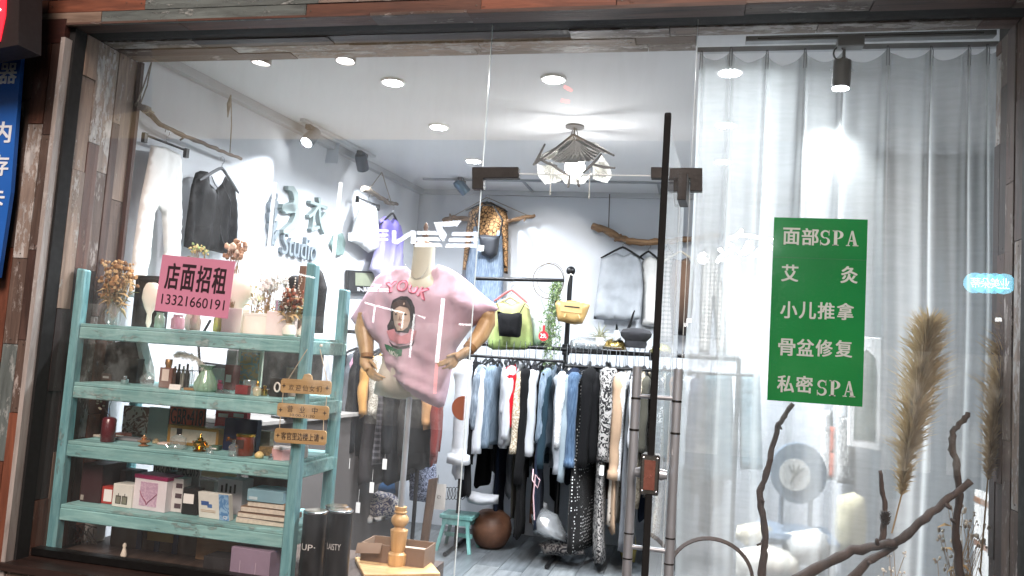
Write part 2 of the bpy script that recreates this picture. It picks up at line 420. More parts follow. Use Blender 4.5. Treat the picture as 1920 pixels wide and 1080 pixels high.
ROPE = mat('8d8478', .95, 0, .25, 60, .6)
# ================================================================== THE SHOP SHELL
XL, XR, ZH, RV = -2.77, 1.10, 2.84, .32        # window opening: left, right, head, depth of the reveal
wm, wt, wb, wo = nodes('wall_paint'); _c = objco(wt)
_n = N(wt, 'TexNoise', i_Scale=1.3, i_Detail=6.0); wt.links.new(_c, _n.inputs[0])
wt.links.new(ramp(wt, _n.outputs[0], [(.3, hx('c6c9ce')), (.7, hx('d3d5d9'))]).outputs[0], wb.inputs['Base Color'])
_n2 = N(wt, 'TexNoise', i_Scale=140.0, i_Detail=3.0); wt.links.new(_c, _n2.inputs[0]); bump(wt, _n2.outputs[0], .12, .002, wb); wb.inputs['Roughness'].default_value = .85
WALLM = wm
def st(name, mb, m, **kw): return mb.build(name, m, kind='structure', **kw)
yb = BACK
st('wall', M().prism([(0, 0), (BACK, 0), (BACK, CEIL), (0, CEIL)], WL, -.12, 0), WALLM)
st('wall', M().box(-2.7, 2.1, BACK, BACK + .12, 0, CEIL), mat('c2c6cc', .85, 0, .04, 1.5, .1))
st('wall', M().box(2.0, 2.1, RV, BACK, 0, CEIL), mat('b9bbbd', .85, 0, .05, 1.5, .1))
st('ceiling', M().box(-3.0, 2.1, 0, BACK + .1, CEIL, CEIL + .1), mat('d2d3d5', .8, 0, .03, 1.2, .05))
# floor of long grey boards
fl = root('floor', kind='structure')
M().box(-3, 2.1, -.12, BACK + .1, -.12, -.006).build('screed', mat('2c2e30', .8), fl)
rnd = random.Random(4); FB = [wood(a, b, axis=1, rough=.42, bmp=.15) for a, b in (('6f7579', '4e5458'), ('787d80', '565b5f'), ('666c71', '474d52'), ('7f8486', '5c6164'))]
x = -2.9
while x < 2.0:
    y = -.1 - rnd.random() * .8
    while y < BACK:
        y1 = y + rnd.uniform(.9, 1.2); a, b = max(y, -.1), min(y1, BACK)
        if b - a > .05: M().box(x + .0015, x + .1785, a + .0015, b - .0015, -.006, 0).build('floor_board', rnd.choice(FB), fl)
        y = y1
    x += .18
# display platform inside the window
pf = root('display_platform', 'low grey platform under the window display', 'platform', (-1.8, .4, 0))
M().box(-2.74, -1.12, .02, .72, 0, .47).build('body', mat('47403c', .7), pf)
for i in range(8):
    M().box(-2.74 + i * .2025, -2.74 + (i + 1) * .2025 - .003, .02, .73, .47, .5).build('board', wood('5c4c42', '382d28', axis=1, rough=.55), pf)
# coving along the left wall and back wall, pelmet strip
cvm = mat('aeb0b3', .6, 0, .05, 3, .05)
mb = M(); mb.prism([(.33, CEIL - .05), (BACK - .02, CEIL - .05), (BACK - .02, CEIL - .001), (.33, CEIL - .001)], WL, .002, .05); mb.build('cornice', cvm, kind='structure')
M().box(-2.45, 2.0, BACK - .045, BACK - .002, CEIL - .04, CEIL - .001).build('cornice', cvm, kind='structure')
# shallow framed bay of the ceiling near the back
cb = root('ceiling_frame', 'thin grey ceiling channel framing the back bay', 'ceiling frame', (-1, 3.2, CEIL))
for a, b in (((-2.3, 3.30), (1.9, 3.33)), ):
    M().box(a[0], b[0], a[1], b[1], CEIL - .015, CEIL - .001).build('channel', mat('8c8f93', .6), cb)
for xx in (-1.45, -.35, .75): M().box(xx, xx + .02, 3.33, BACK - .05, CEIL - .013, CEIL - .001).build('channel', mat('8c8f93', .6), cb)

# ================================================================== WEATHERED PLANK CLADDING
PW = [wood('4b372f', '271b18', 'b9a9a0', .25), wood('6e5a50', '463730', 'cfc2bb', .5), wood('5a3a2e', '35201a', '9a8377', .2), wood('8a7a70', '5c4f49', 'dcd3cd', .7),
      wood('7b4a36', '4c2b20', 'b09180', .15), wood('9b8474', '6d5a4d', 'e2dad2', .4), wood('6d7674', '464c4b', 'c3c9c6', .6), wood('392b29', '1f1716', '8b7d76', .15), wood('a8968a', '7c6c62', 'efe9e4', .8)]
PH = {}
def plank_mat(i, axis):
    specs = [('5d443b', '33231f', 'b9a9a0', .25), ('6e5a50', '463730', 'cfc2bb', .5), ('6e4534', '40261e', 'a88f82', .3), ('8a7a70', '5c4f49', 'dcd3cd', .8), ('8c523b', '5a3224', 'b89a88', .25),
             ('9b8474', '6d5a4d', 'e2dad2', .4), ('6d7674', '464c4b', 'c3c9c6', .6), ('392b29', '1f1716', '8b7d76', .15), ('a8968a', '7c6c62', 'efe9e4', .8)]
    return wood(*specs[i], axis=axis, bmp=.8)
def planks(parent, pl, u0, u1, v0, v1, wd, along, axis, seed, pick, lmin=.3, lmax=.95, thick=.012, screws=True):
    """boards laid on a plane; along = 'u' or 'v'"""
    r_ = random.Random(seed); a0, a1, c0, c1 = (u0, u1, v0, v1) if along == 'u' else (v0, v1, u0, u1)
    k = max(1, round((c1 - c0) / wd)); cuts = [c0]
    for i in range(k): cuts.append(c0 + (c1 - c0) * (i + 1) / k + (r_.uniform(-.18, .18) * wd if i < k - 1 else 0))
    for i in range(k):
        p = a0 - r_.random() * lmax * .6
        while p < a1:
            q = p + r_.uniform(lmin, lmax); s_, e = max(p, a0), min(q, a1); p = q
            if e - s_ < .015: continue
            t = thick + r_.uniform(-.003, .004); g = .0015
            rect = [(s_ + g, cuts[i] + g), (e - g, cuts[i] + g), (e - g, cuts[i + 1] - g), (s_ + g, cuts[i + 1] - g)]
            if along == 'v': rect = [(b, a) for a, b in rect]
            mb = M().prism(rect, pl, 0, t); o = mb.build('plank', plank_mat(r_.choice(pick), axis), parent)
            if screws and r_.random() < .55 and e - s_ > .15:
                sm = M()
                for aa in (s_ + .02, e - .02):
                    cc = (cuts[i] + cuts[i + 1]) / 2; u_, v_ = (aa, cc) if along == 'u' else (cc, aa)
                    sm.lathe(pl.w(u_, v_, t), [(.0035, 0), (.0035, .0012), (.001, .0018)], 8, axis=pl.n)
                sm.build('screw', mat('57504a', .4, .8), o) if False else sm.build('screw', mat('57504a', .4, .8), parent)
ALL = list(range(9)); DARK = [0, 0, 2, 7, 1, 4]; LITE = [1, 3, 5, 8, 6, 1, 4]
def facade(name, core, m='231b18'):
    o = root(name, kind='structure'); mb = M()
    for b in core: mb.box(*b)
    mb.build('core', mat(m, .9), o); return o
YF = -.13
lw = facade('wall_left_pier', [(-3.08, XL - .035, YF + .016, .0, -.15, 2.76)])
planks(lw, YP(YF + .016), -3.08, XL - .034, -.15, 2.76, .075, 'v', 2, 11, ALL)
# left reveal of the window: outside part, then the part behind the glass
lr = facade('wall_left_reveal', [(-3.0, XL - .014, -.03, RV, SILL - .1, ZH + .1)])
pr_ = Plane((XL - .014, 0, 0), (0, 1, 0), (0, 0, 1))
planks(lr, pr_, -.03, RV, SILL, ZH, .07, 'v', 2, 23, ALL)
M().box(XL - .03, XL + .02, RV + .001, RV + .022, SILL, ZH).build('edge_strip', wood('4c2a20', '2a1611'), lr)
rr = facade('wall_right_reveal', [(XR + .014, XR + .3, .0, RV, SILL - .1, ZH + .1)])
planks(rr, Plane((XR + .014, 0, 0), (0, -1, 0), (0, 0, 1)), -RV, -.035, SILL, ZH, .07, 'v', 2, 31, [0, 7, 1, 8, 2, 0])
rw = facade('wall_right_pier', [(XR + .035, XR + 1.6, YF + .016, .0, -.15, 2.76)])
planks(rw, YP(YF + .016), XR + .036, XR + .6, -.15, 2.76, .08, 'v', 2, 37, DARK)
# white painted corner strip and the black steel channel of the glazing
fr = root('window_frame', 'black steel channel framing the shop window with pale corner strip', 'window frame', (-2.77, -.05, .5))
M().box(XL - .034, XL - .012, YF - .012, YF + .03, .4, 2.78).build('corner_strip', wood('b5aca6', '8d837e', 'efe8e4', .5), fr)
M().box(XL - .03, XL, YF + .031, -.031, SILL, ZH).build('jamb_channel', mat('060505', .85, 0), fr)
M().box(XR, XR + .03, YF + .031, .034, SILL, ZH).build('jamb_channel', mat('0c0b0b', .45, .3), fr)
M().box(XL - .03, XR + .03, -.03, .07, ZH + .006, ZH + .02).build('head_channel', mat('060505', .85, 0), fr)
M().box(XL, -.86, -.02, .03, SILL + .005, SILL + .035).build('sill_channel', mat('0c0b0b', .45, .3), fr)
M().box(-.04, XR, -.02, .03, SILL + .005, SILL + .035).build('sill_channel', mat('0c0b0b', .45, .3), fr)
# header: fascia boards, then the soffit boards under them, outside and behind the glass
hd = facade('wall_header', [(-3.12, -.05, YF + .016, RV, ZH + .022, 3.6), (-.05, XR + 1.6, YF + .016, .16, ZH + .022, 3.6)])
HF = YP(YF - .0)
planks(hd, YP(YF + .016), -3.12, XR + 1.6, ZH, 3.6, .062, 'u', 0, 41, [2, 4, 5, 1, 6, 3, 4, 2, 8], .35, 1.0)
sof = Plane((0, 0, ZH + .012), (1, 0, 0), (0, -1, 0))           # n points down
planks(hd, sof, -3.1, XR + 1.6, .03, -YF, .09, 'u', 0, 43, [1, 3, 1, 0, 2], .4, 1.1, thick=.012)
planks(hd, sof, XL, XR, -.155, -.07, .09, 'u', 0, 47, [1, 0, 3, 7], .4, 1.1)
planks(hd, sof, XL, -.05, -RV, -.165, .075, 'u', 0, 53, [1, 8, 3, 6, 0, 5], .35, .9)
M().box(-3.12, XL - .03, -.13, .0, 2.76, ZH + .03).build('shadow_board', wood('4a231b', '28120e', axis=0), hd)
# low wall under the window, its sill, on both sides of the door
for nm, a, b, sd in (('wall_below_window', XL - .03, -.93, 61), ('wall_below_side_window', -.04, XR + .04, 67)):
    kw = facade(nm, [(a, b, YF + .016, .02, -.15, SILL - .03)])
    planks(kw, YP(YF + .016), a, b, -.15, SILL - .032, .085, 'u', 0, sd, [2, 3, 4, 8, 2, 5], .35, .9)
    M().box(a, b, YF - .03, .03, SILL - .03, SILL).build('sill_board', wood('3a2a25', '1c1311', axis=0, rough=.45), kw)
st('ground', M().box(-60, 60, -60, -.12, -.3, -.15), mat('26262a', .6, 0, .3, 2, .4))
st('wall_building', M().box(-9, -3.12, 0, .3, -.15, 7).box(-3.12, 3, 0, .3, 3.6, 7).box(2.7, 9, 0, .3, -.15, 7).box(-3.3, 3.3, .3, 4.2, CEIL + .12, CEIL + .3), mat('2b2826', .9))

# ================================================================== GLASS
GL = clear(refl=.095, rough=.0, name='window_glass')
_t = GL.node_tree; _o = [n for n in _t.nodes if n.type == 'OUTPUT_MATERIAL'][0]; _src = _o.inputs[0].links[0].from_socket    # dusty wiping smears, added to give the pane a veil of lamp haze
_co = N(_t, 'TexCoord'); _mp = N(_t, 'Mapping'); _mp.inputs['Scale'].default_value = (5, 5, 1.1); _mp.inputs['Rotation'].default_value = (0, .3, 0); _t.links.new(_co.outputs['Object'], _mp.inputs[0])
_nz = N(_t, 'TexNoise', i_Scale=2.2, i_Detail=9.0, i_Roughness=.72, i_Distortion=1.2); _t.links.new(_mp.outputs[0], _nz.inputs[0]); _mr = N(_t, 'MapRange'); _mr.inputs[1].default_value = .35; _mr.inputs[2].default_value = .75; _mr.inputs[3].default_value = .012; _mr.inputs[4].default_value = .062
_t.links.new(_nz.outputs[0], _mr.inputs[0]); _d = N(_t, 'BsdfDiffuse'); _tl = N(_t, 'BsdfTranslucent'); _m1 = N(_t, 'MixShader', i_0=.6); _t.links.new(_d.outputs[0], _m1.inputs[1]); _t.links.new(_tl.outputs[0], _m1.inputs[2])
_m2 = N(_t, 'MixShader'); _t.links.new(_mr.outputs[0], _m2.inputs[0]); _t.links.new(_src, _m2.inputs[1]); _t.links.new(_m1.outputs[0], _m2.inputs[2]); _t.links.new(_m2.outputs[0], _o.inputs[0])
def pane(x0, x1, z0, z1, y0=-.006, y1=.006): return M().add([(x0, y0, z0), (x1, y0, z0), (x1, y0, z1), (x0, y0, z1)], [(0, 1, 2, 3)])
g1 = root('window_pane', 'large clear glass pane in front of the aqua shelf and mannequin', 'glass pane', (-1.8, 0, SILL + .03))
EDG = mat('9fb7b4', .15, 0, .05, 3, 0, 1)
pane(XL, -.864, SILL + .035, ZH, 0).build('glass', GL, g1, fix=False); M().box(-.864, -.8625, -.006, .006, SILL + .035, ZH).build('glass_edge', mat('dfe8e6', .25, 0, .02, 3, 0), g1)
g2 = root('window_pane', 'clear glass pane above the open door between the brackets', 'glass pane', (-.45, 0, 2.21))
pane(-.856, -.05, 2.225, ZH, 0).build('glass', GL, g2, fix=False); M().box(-.856, -.05, -.006, .006, 2.222, 2.2245).build('glass_edge', mat('f2f6f5', .3, 0, .02, 3, 0), g2)
g3 = root('window_pane', 'right hand glass pane with the green sign in front of the sheer curtain', 'glass pane', (.5, 0, SILL + .03))
pane(-.042, XR, SILL + .035, ZH, 0).build('glass', GL, g3, fix=False); M().box(-.044, -.0425, -.006, .006, SILL + .035, ZH).build('glass_edge', mat('e8efed', .25, 0, .02, 3, 0), g3)
# patch fittings
FIT = mat('302e2d', .5, .4, .3, 14, .25)
def bracket(label, pts):
    o = M().prism([YP(0).uv(*p) for p in pts], YP(0), -.018, .018).build('door_bracket', FIT, bevel=.002, label=label, cat='glass bracket', group='steel patch fittings on the glass door')
    return o
bracket('dark steel corner bracket at the top left of the door opening', [(887, 315), (974, 315), (974, 335), (908, 336), (908, 356), (887, 356)])
b2 = bracket('dark steel corner bracket at the hinge side of the open door', [(1221, 315), (1317, 317), (1317, 360), (1294, 360), (1294, 337), (1221, 336)])
# ================================================================== THE OPEN GLASS DOOR
HX, HY, EX, EY = -.062, -.02, -.104, -.80
dr = root('glass_door', 'glass shop door standing open towards the street with black edge seal', 'door', (HX, HY, .02))
du = Vector((EX - HX, EY - HY, 0)); DL = du.length; DPn = Plane((HX, HY, 0), du, (0, 0, 1))
M().add([DPn.w(0, .03), DPn.w(DL - .012, .03), DPn.w(DL - .012, 2.2), DPn.w(0, 2.2)], [(0, 1, 2, 3)]).build('glass', GL, dr, fix=False)
M().prism([(DL - .012, .02), (DL + .004, .02), (DL + .004, 2.215), (DL - .004, 2.225), (DL - .012, 2.215)], DPn, -.0095, .0095).build('edge_seal', mat('050506', .92), dr, bevel=.003)
M().prism([(0, 2.10), (.14, 2.10), (.14, 2.2), (0, 2.2)], DPn, -.016, .016).build('top_hinge', FIT, dr, bevel=.002)
M().prism([(0, .0), (.14, .0), (.14, .09), (0, .09)], DPn, -.016, .016).build('bottom_hinge', FIT, dr, bevel=.002)
STEEL = mat('bcc0c6', .36, .65, .15, 3, 0, rv=.08)
for s_ in (-1, 1):
    h_ = M().tube([DPn.w(DL - .075, .865, s_ * .058), DPn.w(DL - .075, 1.495, s_ * .058)], .0135, 16).build('pull_handle', STEEL, dr, smooth=True)
    b_ = M()
    for zz in (1.40, 1.31): b_.tube([DPn.w(DL - .075, zz, s_ * .058), DPn.w(DL - .075, zz + .006, s_ * .058)], .0142, 16)
    for zz in (1.02, .95): b_.tube([DPn.w(DL - .075, zz, s_ * .058), DPn.w(DL - .075, zz + .004, s_ * .058)], .0142, 16)
    b_.build('ring', mat('55504e', .3, .9), dr, smooth=True)
for zz in (1.41, .985): M().tube([DPn.w(DL - .075, zz, -.058), DPn.w(DL - .075, zz, .058)], .0065, 12).build('handle_fixing', STEEL, dr, smooth=True)
lk = M().prism([(DL - .06, 1.145), (DL + .006, 1.145), (DL + .006, 1.255), (DL - .06, 1.255)], DPn, -.026, .026).build('lock_case', mat('9a9692', .25, .95, .1, 8, .05), dr, bevel=.004)
M().prism([(DL + .006, 1.16), (DL + .0095, 1.16), (DL + .0095, 1.24), (DL + .006, 1.24)], DPn, -.015, .015).build('lock_faceplate', mat('c98576', .25, .8), lk)
for s_ in (-1, 1): M().tube([DPn.w(DL - .03, 1.2, s_ * .026), DPn.w(DL - .03, 1.2, s_ * .044)], [.016, .012], 16).build('key_cylinder', STEEL, lk, smooth=True)
sm = M()
for a in (-1, 1):
    for zz in (1.155, 1.245): sm.lathe(DPn.w(DL + .006, zz, a * .019), [(.004, 0), (.004, .002), (.001, .003)], 8, axis=DPn.u)
sm.build('screw', CHROME, lk)
# copper coloured half round strike on the fixed pane's edge
c_ = YP(0).uv(872, 765); rr_ = .048
M().prism([(c_[0] + rr_ * cos(q) , c_[1] + rr_ * sin(q)) for q in [radians(90 + i * 15) for i in range(13)]], YP(0), .008, .024).build('glass_door_strike', mat('b9745c', .35, .6, .1, 10, .05), bevel=.002, label='half round copper coloured lock strike on the glass edge beside the white blouse', cat='door strike')
# small black door closer cover hanging by the hinge
M().prism([YP(.03).uv(*p) for p in ((1263, 336), (1277, 336), (1279, 345), (1276, 357), (1278, 360), (1277, 383), (1273, 387), (1265, 387), (1263, 370))], YP(.03), -.012, .02).build('door_sensor', BLACKP, bevel=.003, label='small black sensor hanging under the hinge side bracket', cat='sensor')

# ================================================================== LAMPS
def spot(loc, to, power, deg, blend=.35, col=(.86, .93, 1), r=.03, parent=None):
    l = bpy.data.lights.new('spot_lamp', 'SPOT'); l.energy = power * LAMPK; l.spot_size = radians(deg); l.spot_blend = blend; l.color = col; l.shadow_soft_size = r
    o = bpy.data.objects.new('spot_lamp', l); S.collection.objects.link(o); o.location = loc
    o.rotation_euler = (Vector(to) - Vector(loc)).to_track_quat('-Z', 'Y').to_euler(); return o
def area(loc, power, size, col=(.9, .95, 1), spread=150, d=(0, 0, -1)):
    l = bpy.data.lights.new('area_lamp', 'AREA'); l.shape = 'DISK'; l.size = size; l.energy = power * LAMPK; l.color = col; l.spread = radians(spread)
    o = bpy.data.objects.new('area_lamp', l); S.collection.objects.link(o); o.location = loc; o.rotation_euler = Vector(d).to_track_quat('-Z', 'Y').to_euler(); return o
DLp = [((737, 152), 'in the first row nearest the street, left'), ((823, 236), 'second of the left row'), ((888, 300), 'third and deepest of the left row'), ((1038, 146), 'alone above the door transom in front of the leaf lamp'),
       ((1369, 133), 'behind the curtain top, nearest the street'), ((1361, 232), 'second behind the sheer curtain'), ((1356, 301), 'third and deepest behind the sheer curtain')]
dlab = ['bright round ceiling downlight over the mannequin, nearest the window of the left row', 'bright round ceiling downlight in the middle of the left row', 'bright round ceiling downlight deepest in the left row, beside the steel bracket',
        'bright round ceiling downlight in front of the leaf lamp above the door', 'bright round downlight just below the curtain heading, nearest the window', 'bright round downlight seen through the curtain, middle of its row', 'bright round downlight seen through the curtain, deepest of its row']
for i, ((pp, _), lb) in enumerate(zip(DLp, dlab)):
    q = PZ(*pp, CEIL); o = root('ceiling_light', lb, 'ceiling light', (q.x, q.y, CEIL), 'round downlights in the white ceiling')
    M().lathe((q.x, q.y, CEIL - .012), [(.066, 0), (.068, .011)], 28).build('trim_ring', WHITEP, o, smooth=True)
    M().lathe((q.x, q.y, CEIL - .0145), [(.052, 0), (.052, .002)], 24).build('diffuser', emit((.93, .97, 1), 45), o)
    area((q.x, q.y, CEIL - .018), 34, .09)
area((1.3, 2.6, CEIL - .016), 26, .09)
def tracklight(name, label, q, aim, power, deg, blend, col=(.86, .93, 1), body='55585c', lit=30, r=.045, L=.13, arm=.07, group='track spotlights', dist=None):
    q = Vector(q); d = (Vector(aim) - q).normalized(); o = root(name, label, 'spotlight', q, group)
    c = q - Vector((0, 0, arm)); bm_ = mat(body, .35, .5, .08, 6, .03)
    M().box(q.x - .02, q.x + .02, q.y - .06, q.y + .06, q.z - .03, q.z).build('adapter', mat('3b3c3e', .5), o, bevel=.002)
    M().tube([q - Vector((0, 0, .03)), c - Vector((0, 0, .0))], .008, 8).build('arm', mat('3b3c3e', .4), o, smooth=True)
    b0 = c - d * L * .5; M().lathe(b0, [(.012, -.004), (r * .8, 0), (r, .02), (r, L), (r * .88, L), (r * .8, L - .02), (.01, L - .025)], 20, axis=d).build('lamp_head', bm_, o, smooth=True)
    for f in (.2, .35, .5): pass
    M().lathe(b0 + d * (L - .022), [(r * .78, 0), (r * .78, .004)], 20, axis=d).build('lens', emit((.95, .98, 1), lit), o)
    spot(b0 + d * (L + .005), aim, power, deg, blend, col, .03); return o
tr_a, tr_b = PZ(575, 226, CEIL), PZ(695, 288, CEIL)
tk = M().obox((tr_a + tr_b) / 2 - Vector((0, 0, .011)), ((tr_b - tr_a).length + .1, .02, .034), tr_b - tr_a, (0, 0, 1)).build('light_track', mat('b9bbbd', .4, .3), label='thin pale lighting track on the ceiling along the left wall', cat='light track')
def onwall(px, py, off=0): return WL.hit(px, py)
tracklight('track_spotlight', 'silver track spotlight lit and turned to the left wall', tr_a.lerp(tr_b, .08) - Vector((0, 0, .022)), WL.w(.95, 1.95), 55, 44, .15, body='85888c')
tracklight('track_spotlight', 'dark blue grey track spotlight at the far end of the track', tr_a.lerp(tr_b, .86) - Vector((0, 0, .022)), WL.w(3.2, 2.2), 60, 50, .5, body='3c444d')
q = PZ(879, 345, CEIL); tracklight('track_spotlight', 'blue grey spotlight hanging over the leopard blouse', (q.x, min(q.y, 3.3), CEIL), (-1.35, BACK, 2.25), 34, 60, .6, body='3f5a6c')
# more wall washers of the same sort further along, above the logo and above the back wall
spot((-1.7, 1.9, 2.86), WL.w(2.0, 2.1), 50, 42, .25, (.84, .93, 1)); spot((-.9, 2.6, 2.86), (-1.3, BACK, 2.2), 36, 56, .7, (1, .95, .9))
tg = M(); a_, b_ = P(612, 256, 2.2), P(630, 306, 2.2)
tg.obox((a_ + b_) / 2, (.11, .2, .004), (1, .3, 0), (b_ - a_)).build('hang_tag', mat('b9bec6', .3, 0, .05, 4, 0), label='clear plastic tag hanging from the lighting track', cat='tag')
for i, (px, py, aim, lb) in enumerate((((490, 117, (-2.25, .5, 1.6), 'grey spotlight under the window head over the trousers, glaring'), (648, 113, (-1.7, .35, 1.55), 'grey spotlight under the window head above the shelf end, glaring')))):
    q = P(px, py, .42); q.z = CEIL
    tracklight('window_spotlight', lb, q, aim, 12 - 7 * i, 88, .8, (1, .97, .93), body='8a8480', lit=40, group='spotlights under the window head', r=.05, L=.11, arm=.035)
# leaf lamp
lc = PZ(1078, 236, CEIL); LB = Vector((lc.x, lc.y, 2.62))
ll = root('leaf_lamp', 'hanging lamp of pale pleated leaf shades tied to twigs around a bright bulb', 'pendant lamp', (lc.x, lc.y, CEIL))
M().lathe(lc - Vector((0, 0, .012)), [(.01, 0), (.06, 0), (.058, .011), (.01, .0115)], 24).build('ceiling_rose', mat('4a4a4b', .5), ll, smooth=True)
mb = M()
for a in range(4): mb.tube([lc + Vector((.008 * cos(a * 1.57), .008 * sin(a * 1.57), -.01)), lc + Vector((.03 * cos(a * 1.57), .03 * sin(a * 1.57), -.09))], .003, 5)
mb.build('wire', mat('3c3b3a', .5), ll)
LEAFM = cloth('f1efe9', rough=.7, trans=.6, bmp=.2, var=.05); LEAFD = cloth('77746f', rough=.7, trans=.05, var=.1, bmp=.3)
def leaf(pts_px, Y, m, bend=.05, name='leaf_shade', nrib=9):
    """a pleated leaf between a stalk point and a fan edge, given on a plane at depth Y and curled by bend"""
    (sx, sy), edge = pts_px[0], pts_px[1:]; mb = M(); n = nrib * 2; o_ = P(sx, sy, Y); E_ = [P(*e, Y) for e in edge]
    def along(t):
        k = t * (len(E_) - 1); i = min(int(k), len(E_) - 2); return E_[i].lerp(E_[i + 1], k - i)
    vs = []; R_ = 7
    for i in range(n + 1):
        e = along(i / n)
        for j in range(R_ + 1):
            f = j / R_; p = o_.lerp(e, f); p.y += bend * sin(pi * f) * 1.2 - bend * .8 * abs(i / n - .5) + (.006 if i % 2 else -.006) * f; vs.append(p)
    fs = [(i * (R_ + 1) + j, (i + 1) * (R_ + 1) + j, (i + 1) * (R_ + 1) + j + 1, i * (R_ + 1) + j + 1) for i in range(n) for j in range(R_)]
    mb.add(vs, fs); o = mb.build(name, m, ll, fix=False); sd = o.modifiers.new('thick', 'SOLIDIFY'); sd.thickness = .002; return o
ly = lc.y
leaf([(1076, 252), (1012, 292), (1002, 305), (1035, 298), (1078, 270)], ly + .1, LEAFD, .03)
leaf([(1078, 252), (1080, 268), (1118, 285), (1150, 290), (1120, 270)], ly + .05, LEAFD, .03)
leaf([(1078, 262), (1030, 298), (1045, 306), (1075, 306), (1112, 302), (1126, 288)], ly - .1, cloth('55524e', rough=.7, trans=.06), .06, nrib=12)
leaf([(1035, 305), (1008, 310), (1009, 330), (1022, 346), (1045, 343), (1064, 334)], ly - .12, LEAFM, .05)
leaf([(1112, 308), (1128, 292), (1142, 310), (1147, 330), (1138, 344), (1112, 336)], ly - .12, LEAFM, .05)
leaf([(1030, 300), (1018, 292), (1030, 285), (1048, 283)], ly - .15, LEAFM, .02)
leaf([(1078, 330), (1045, 322), (1060, 345), (1095, 345), (1112, 325)], ly + .12, LEAFM, .04)
M().ball(P(1078, 314, ly), .062, 20).build('bulb', emit((.97, .99, 1), 35), ll, smooth=True)
TW = mat('4d4640', .8, 0, .3, 30, .5); mb = M()
for a, b in (((1000, 310), (1022, 270)), ((1008, 296), (1045, 312)), ((1092, 325), (1128, 288)), ((1110, 308), (1154, 315)), ((1030, 305), (1070, 330)), ((1068, 332), (1065, 352)), ((1083, 338), (1086, 350)), ((1075, 252), (1152, 292)), ((1075, 252), (1002, 308))):
    mb.tube([P(*a, ly - .17), P((a[0] + b[0]) / 2, (a[1] + b[1]) / 2 + 2, ly - .18), P(*b, ly - .17)], [.007, .009, .006], 6)
mb.build('twig', TW, ll, smooth=True)
mb = M()
for a, b in (((1034, 312), (1031, 366)), ((1106, 320), (1104, 374))): M().tube([P(*a, ly - .17), P(*b, ly - .17)], .0022, 5).build('string', ROPE, ll)
area((lc.x, lc.y, 2.5), 12, .2, spread=170)
bl_ = bpy.data.lights.new('bulb_light', 'POINT'); bl_.energy = 14; bl_.shadow_soft_size = .06; blo = bpy.data.objects.new('bulb_light', bl_); S.collection.objects.link(blo); blo.location = P(1078, 314, ly - .075)
# ================================================================== LEFT WALL: driftwood rails, clothes, logo
def ropes(label, pts_list, r=.004, group=None, name='rope', cat='rope', m=None):
    mb = M()
    for pts in pts_list: mb.tube(pts, r, 6)
    return mb.build(name, m or ROPE, smooth=True, label=label, cat=cat, group=group)
W1 = WL.off(.07)
b1 = root('driftwood_rail', 'long crooked driftwood branch hung on ropes high on the left wall', 'clothes rail', W1.hit(350, 250), 'driftwood clothes rails')
stick([W1.hit(*p) for p in ((255, 196), (272, 205), (300, 232), (330, 248), (365, 262), (398, 275), (425, 288), (452, 298))], .014, 5).build('branch', wood('8a7767', '4f4136', axis=1), b1, smooth=True)
mb = M(); wr = W1.hit(268, 203)
for k in range(4): mb.tube([wr + Vector((.018 * cos(q), .012 * k + .004 * q, .018 * sin(q))) for q in [i * .9 for i in range(8)]], .005, 6)
mb.build('binding', mat('b5aa9b', .9, bmp=.5), b1, smooth=True)
for a, b, c in (((284, 117), (268, 165), (256, 195)), ((284, 117), (276, 160), (262, 198)), ((433, 178), (434, 235), (431, 288))):
    M().tube([W1.hit(*a), W1.hit(*b), W1.hit(*c)], .0035, 6).build('rope', ROPE, b1)
M().tube([W1.hit(433, 178), W1.hit(429, 195), W1.hit(427, 220)], [.004, .012, .003], 6).build('rope_tassel', ROPE, b1)
# trousers
tq = W1.hit(312, 262); tr = root('trousers_on_hanger', 'white wide leg trousers clipped on a hanger on the left wall', 'trousers', tq)
hu, hv = W1.uv(312, 268); hanger(W1, hu, hv, .33, BLACKP, tr, clip=True, h=.0)
Cloth([(283, 272), (310, 276), (339, 290), (341, 330), (340, 400), (338, 470), (334, 560), (300, 560), (307, 470), (303, 400), (297, 392), (290, 400), (282, 470), (268, 560), (240, 556), (249, 470), (262, 380), (274, 320)], W1, T=.022, R=.05, fold=.011, freq=75, seed=2).build('trousers', cloth('eeece9', var=.03, trans=.1), tr)
# black velvet blouse
bq = W1.hit(407, 320); bl = root('blouse_on_hanger', 'black velvet blouse hanging on the left wall above the pink notice', 'blouse', bq)
hu, hv = W1.uv(410, 318); hanger(W1, hu, hv, .34, mat('4a4c50', .4), bl, h=.02, drop=.1)
C_ = Cloth([(390, 322), (376, 320), (366, 324), (358, 350), (351, 400), (346, 440), (344, 462), (366, 471), (376, 473), (395, 470), (420, 476), (434, 470), (445, 470), (446, 420), (443, 370), (442, 350), (432, 338), (422, 330), (416, 344), (404, 356), (394, 344)], W1, T=.022, R=.05, fold=.009, freq=80, seed=4, crease=lambda u, v: -sum(.03 * math.exp(-((u - (W1.uv(a_, 360)[0] * (1 - t_) + W1.uv(b_, 465)[0] * t_)) / .010) ** 2) for a_, b_ in ((366, 361), (432, 429)) for t_ in (min(1, max(0, (W1.uv(400, 345)[1] - v) / .5)),) if v < W1.uv(400, 345)[1]))
VEL = cloth('050508', rough=.62, sheen=.0, bmp=.2, var=.1); C_.build('blouse', VEL, bl)
mb = M(); 
for pts in (((393, 330), (398, 345), (404, 352), (409, 440), (413, 462), (421, 462), (426, 430), (424, 380), (416, 345), (420, 332)),):
    mb.tube([W1.w(*W1.uv(*p), C_.h(*W1.uv(*p)) + .003) for p in pts], .003, 5)
mb.build('neck_ruffle', cloth('1c1d24', rough=.3), bl, smooth=True)
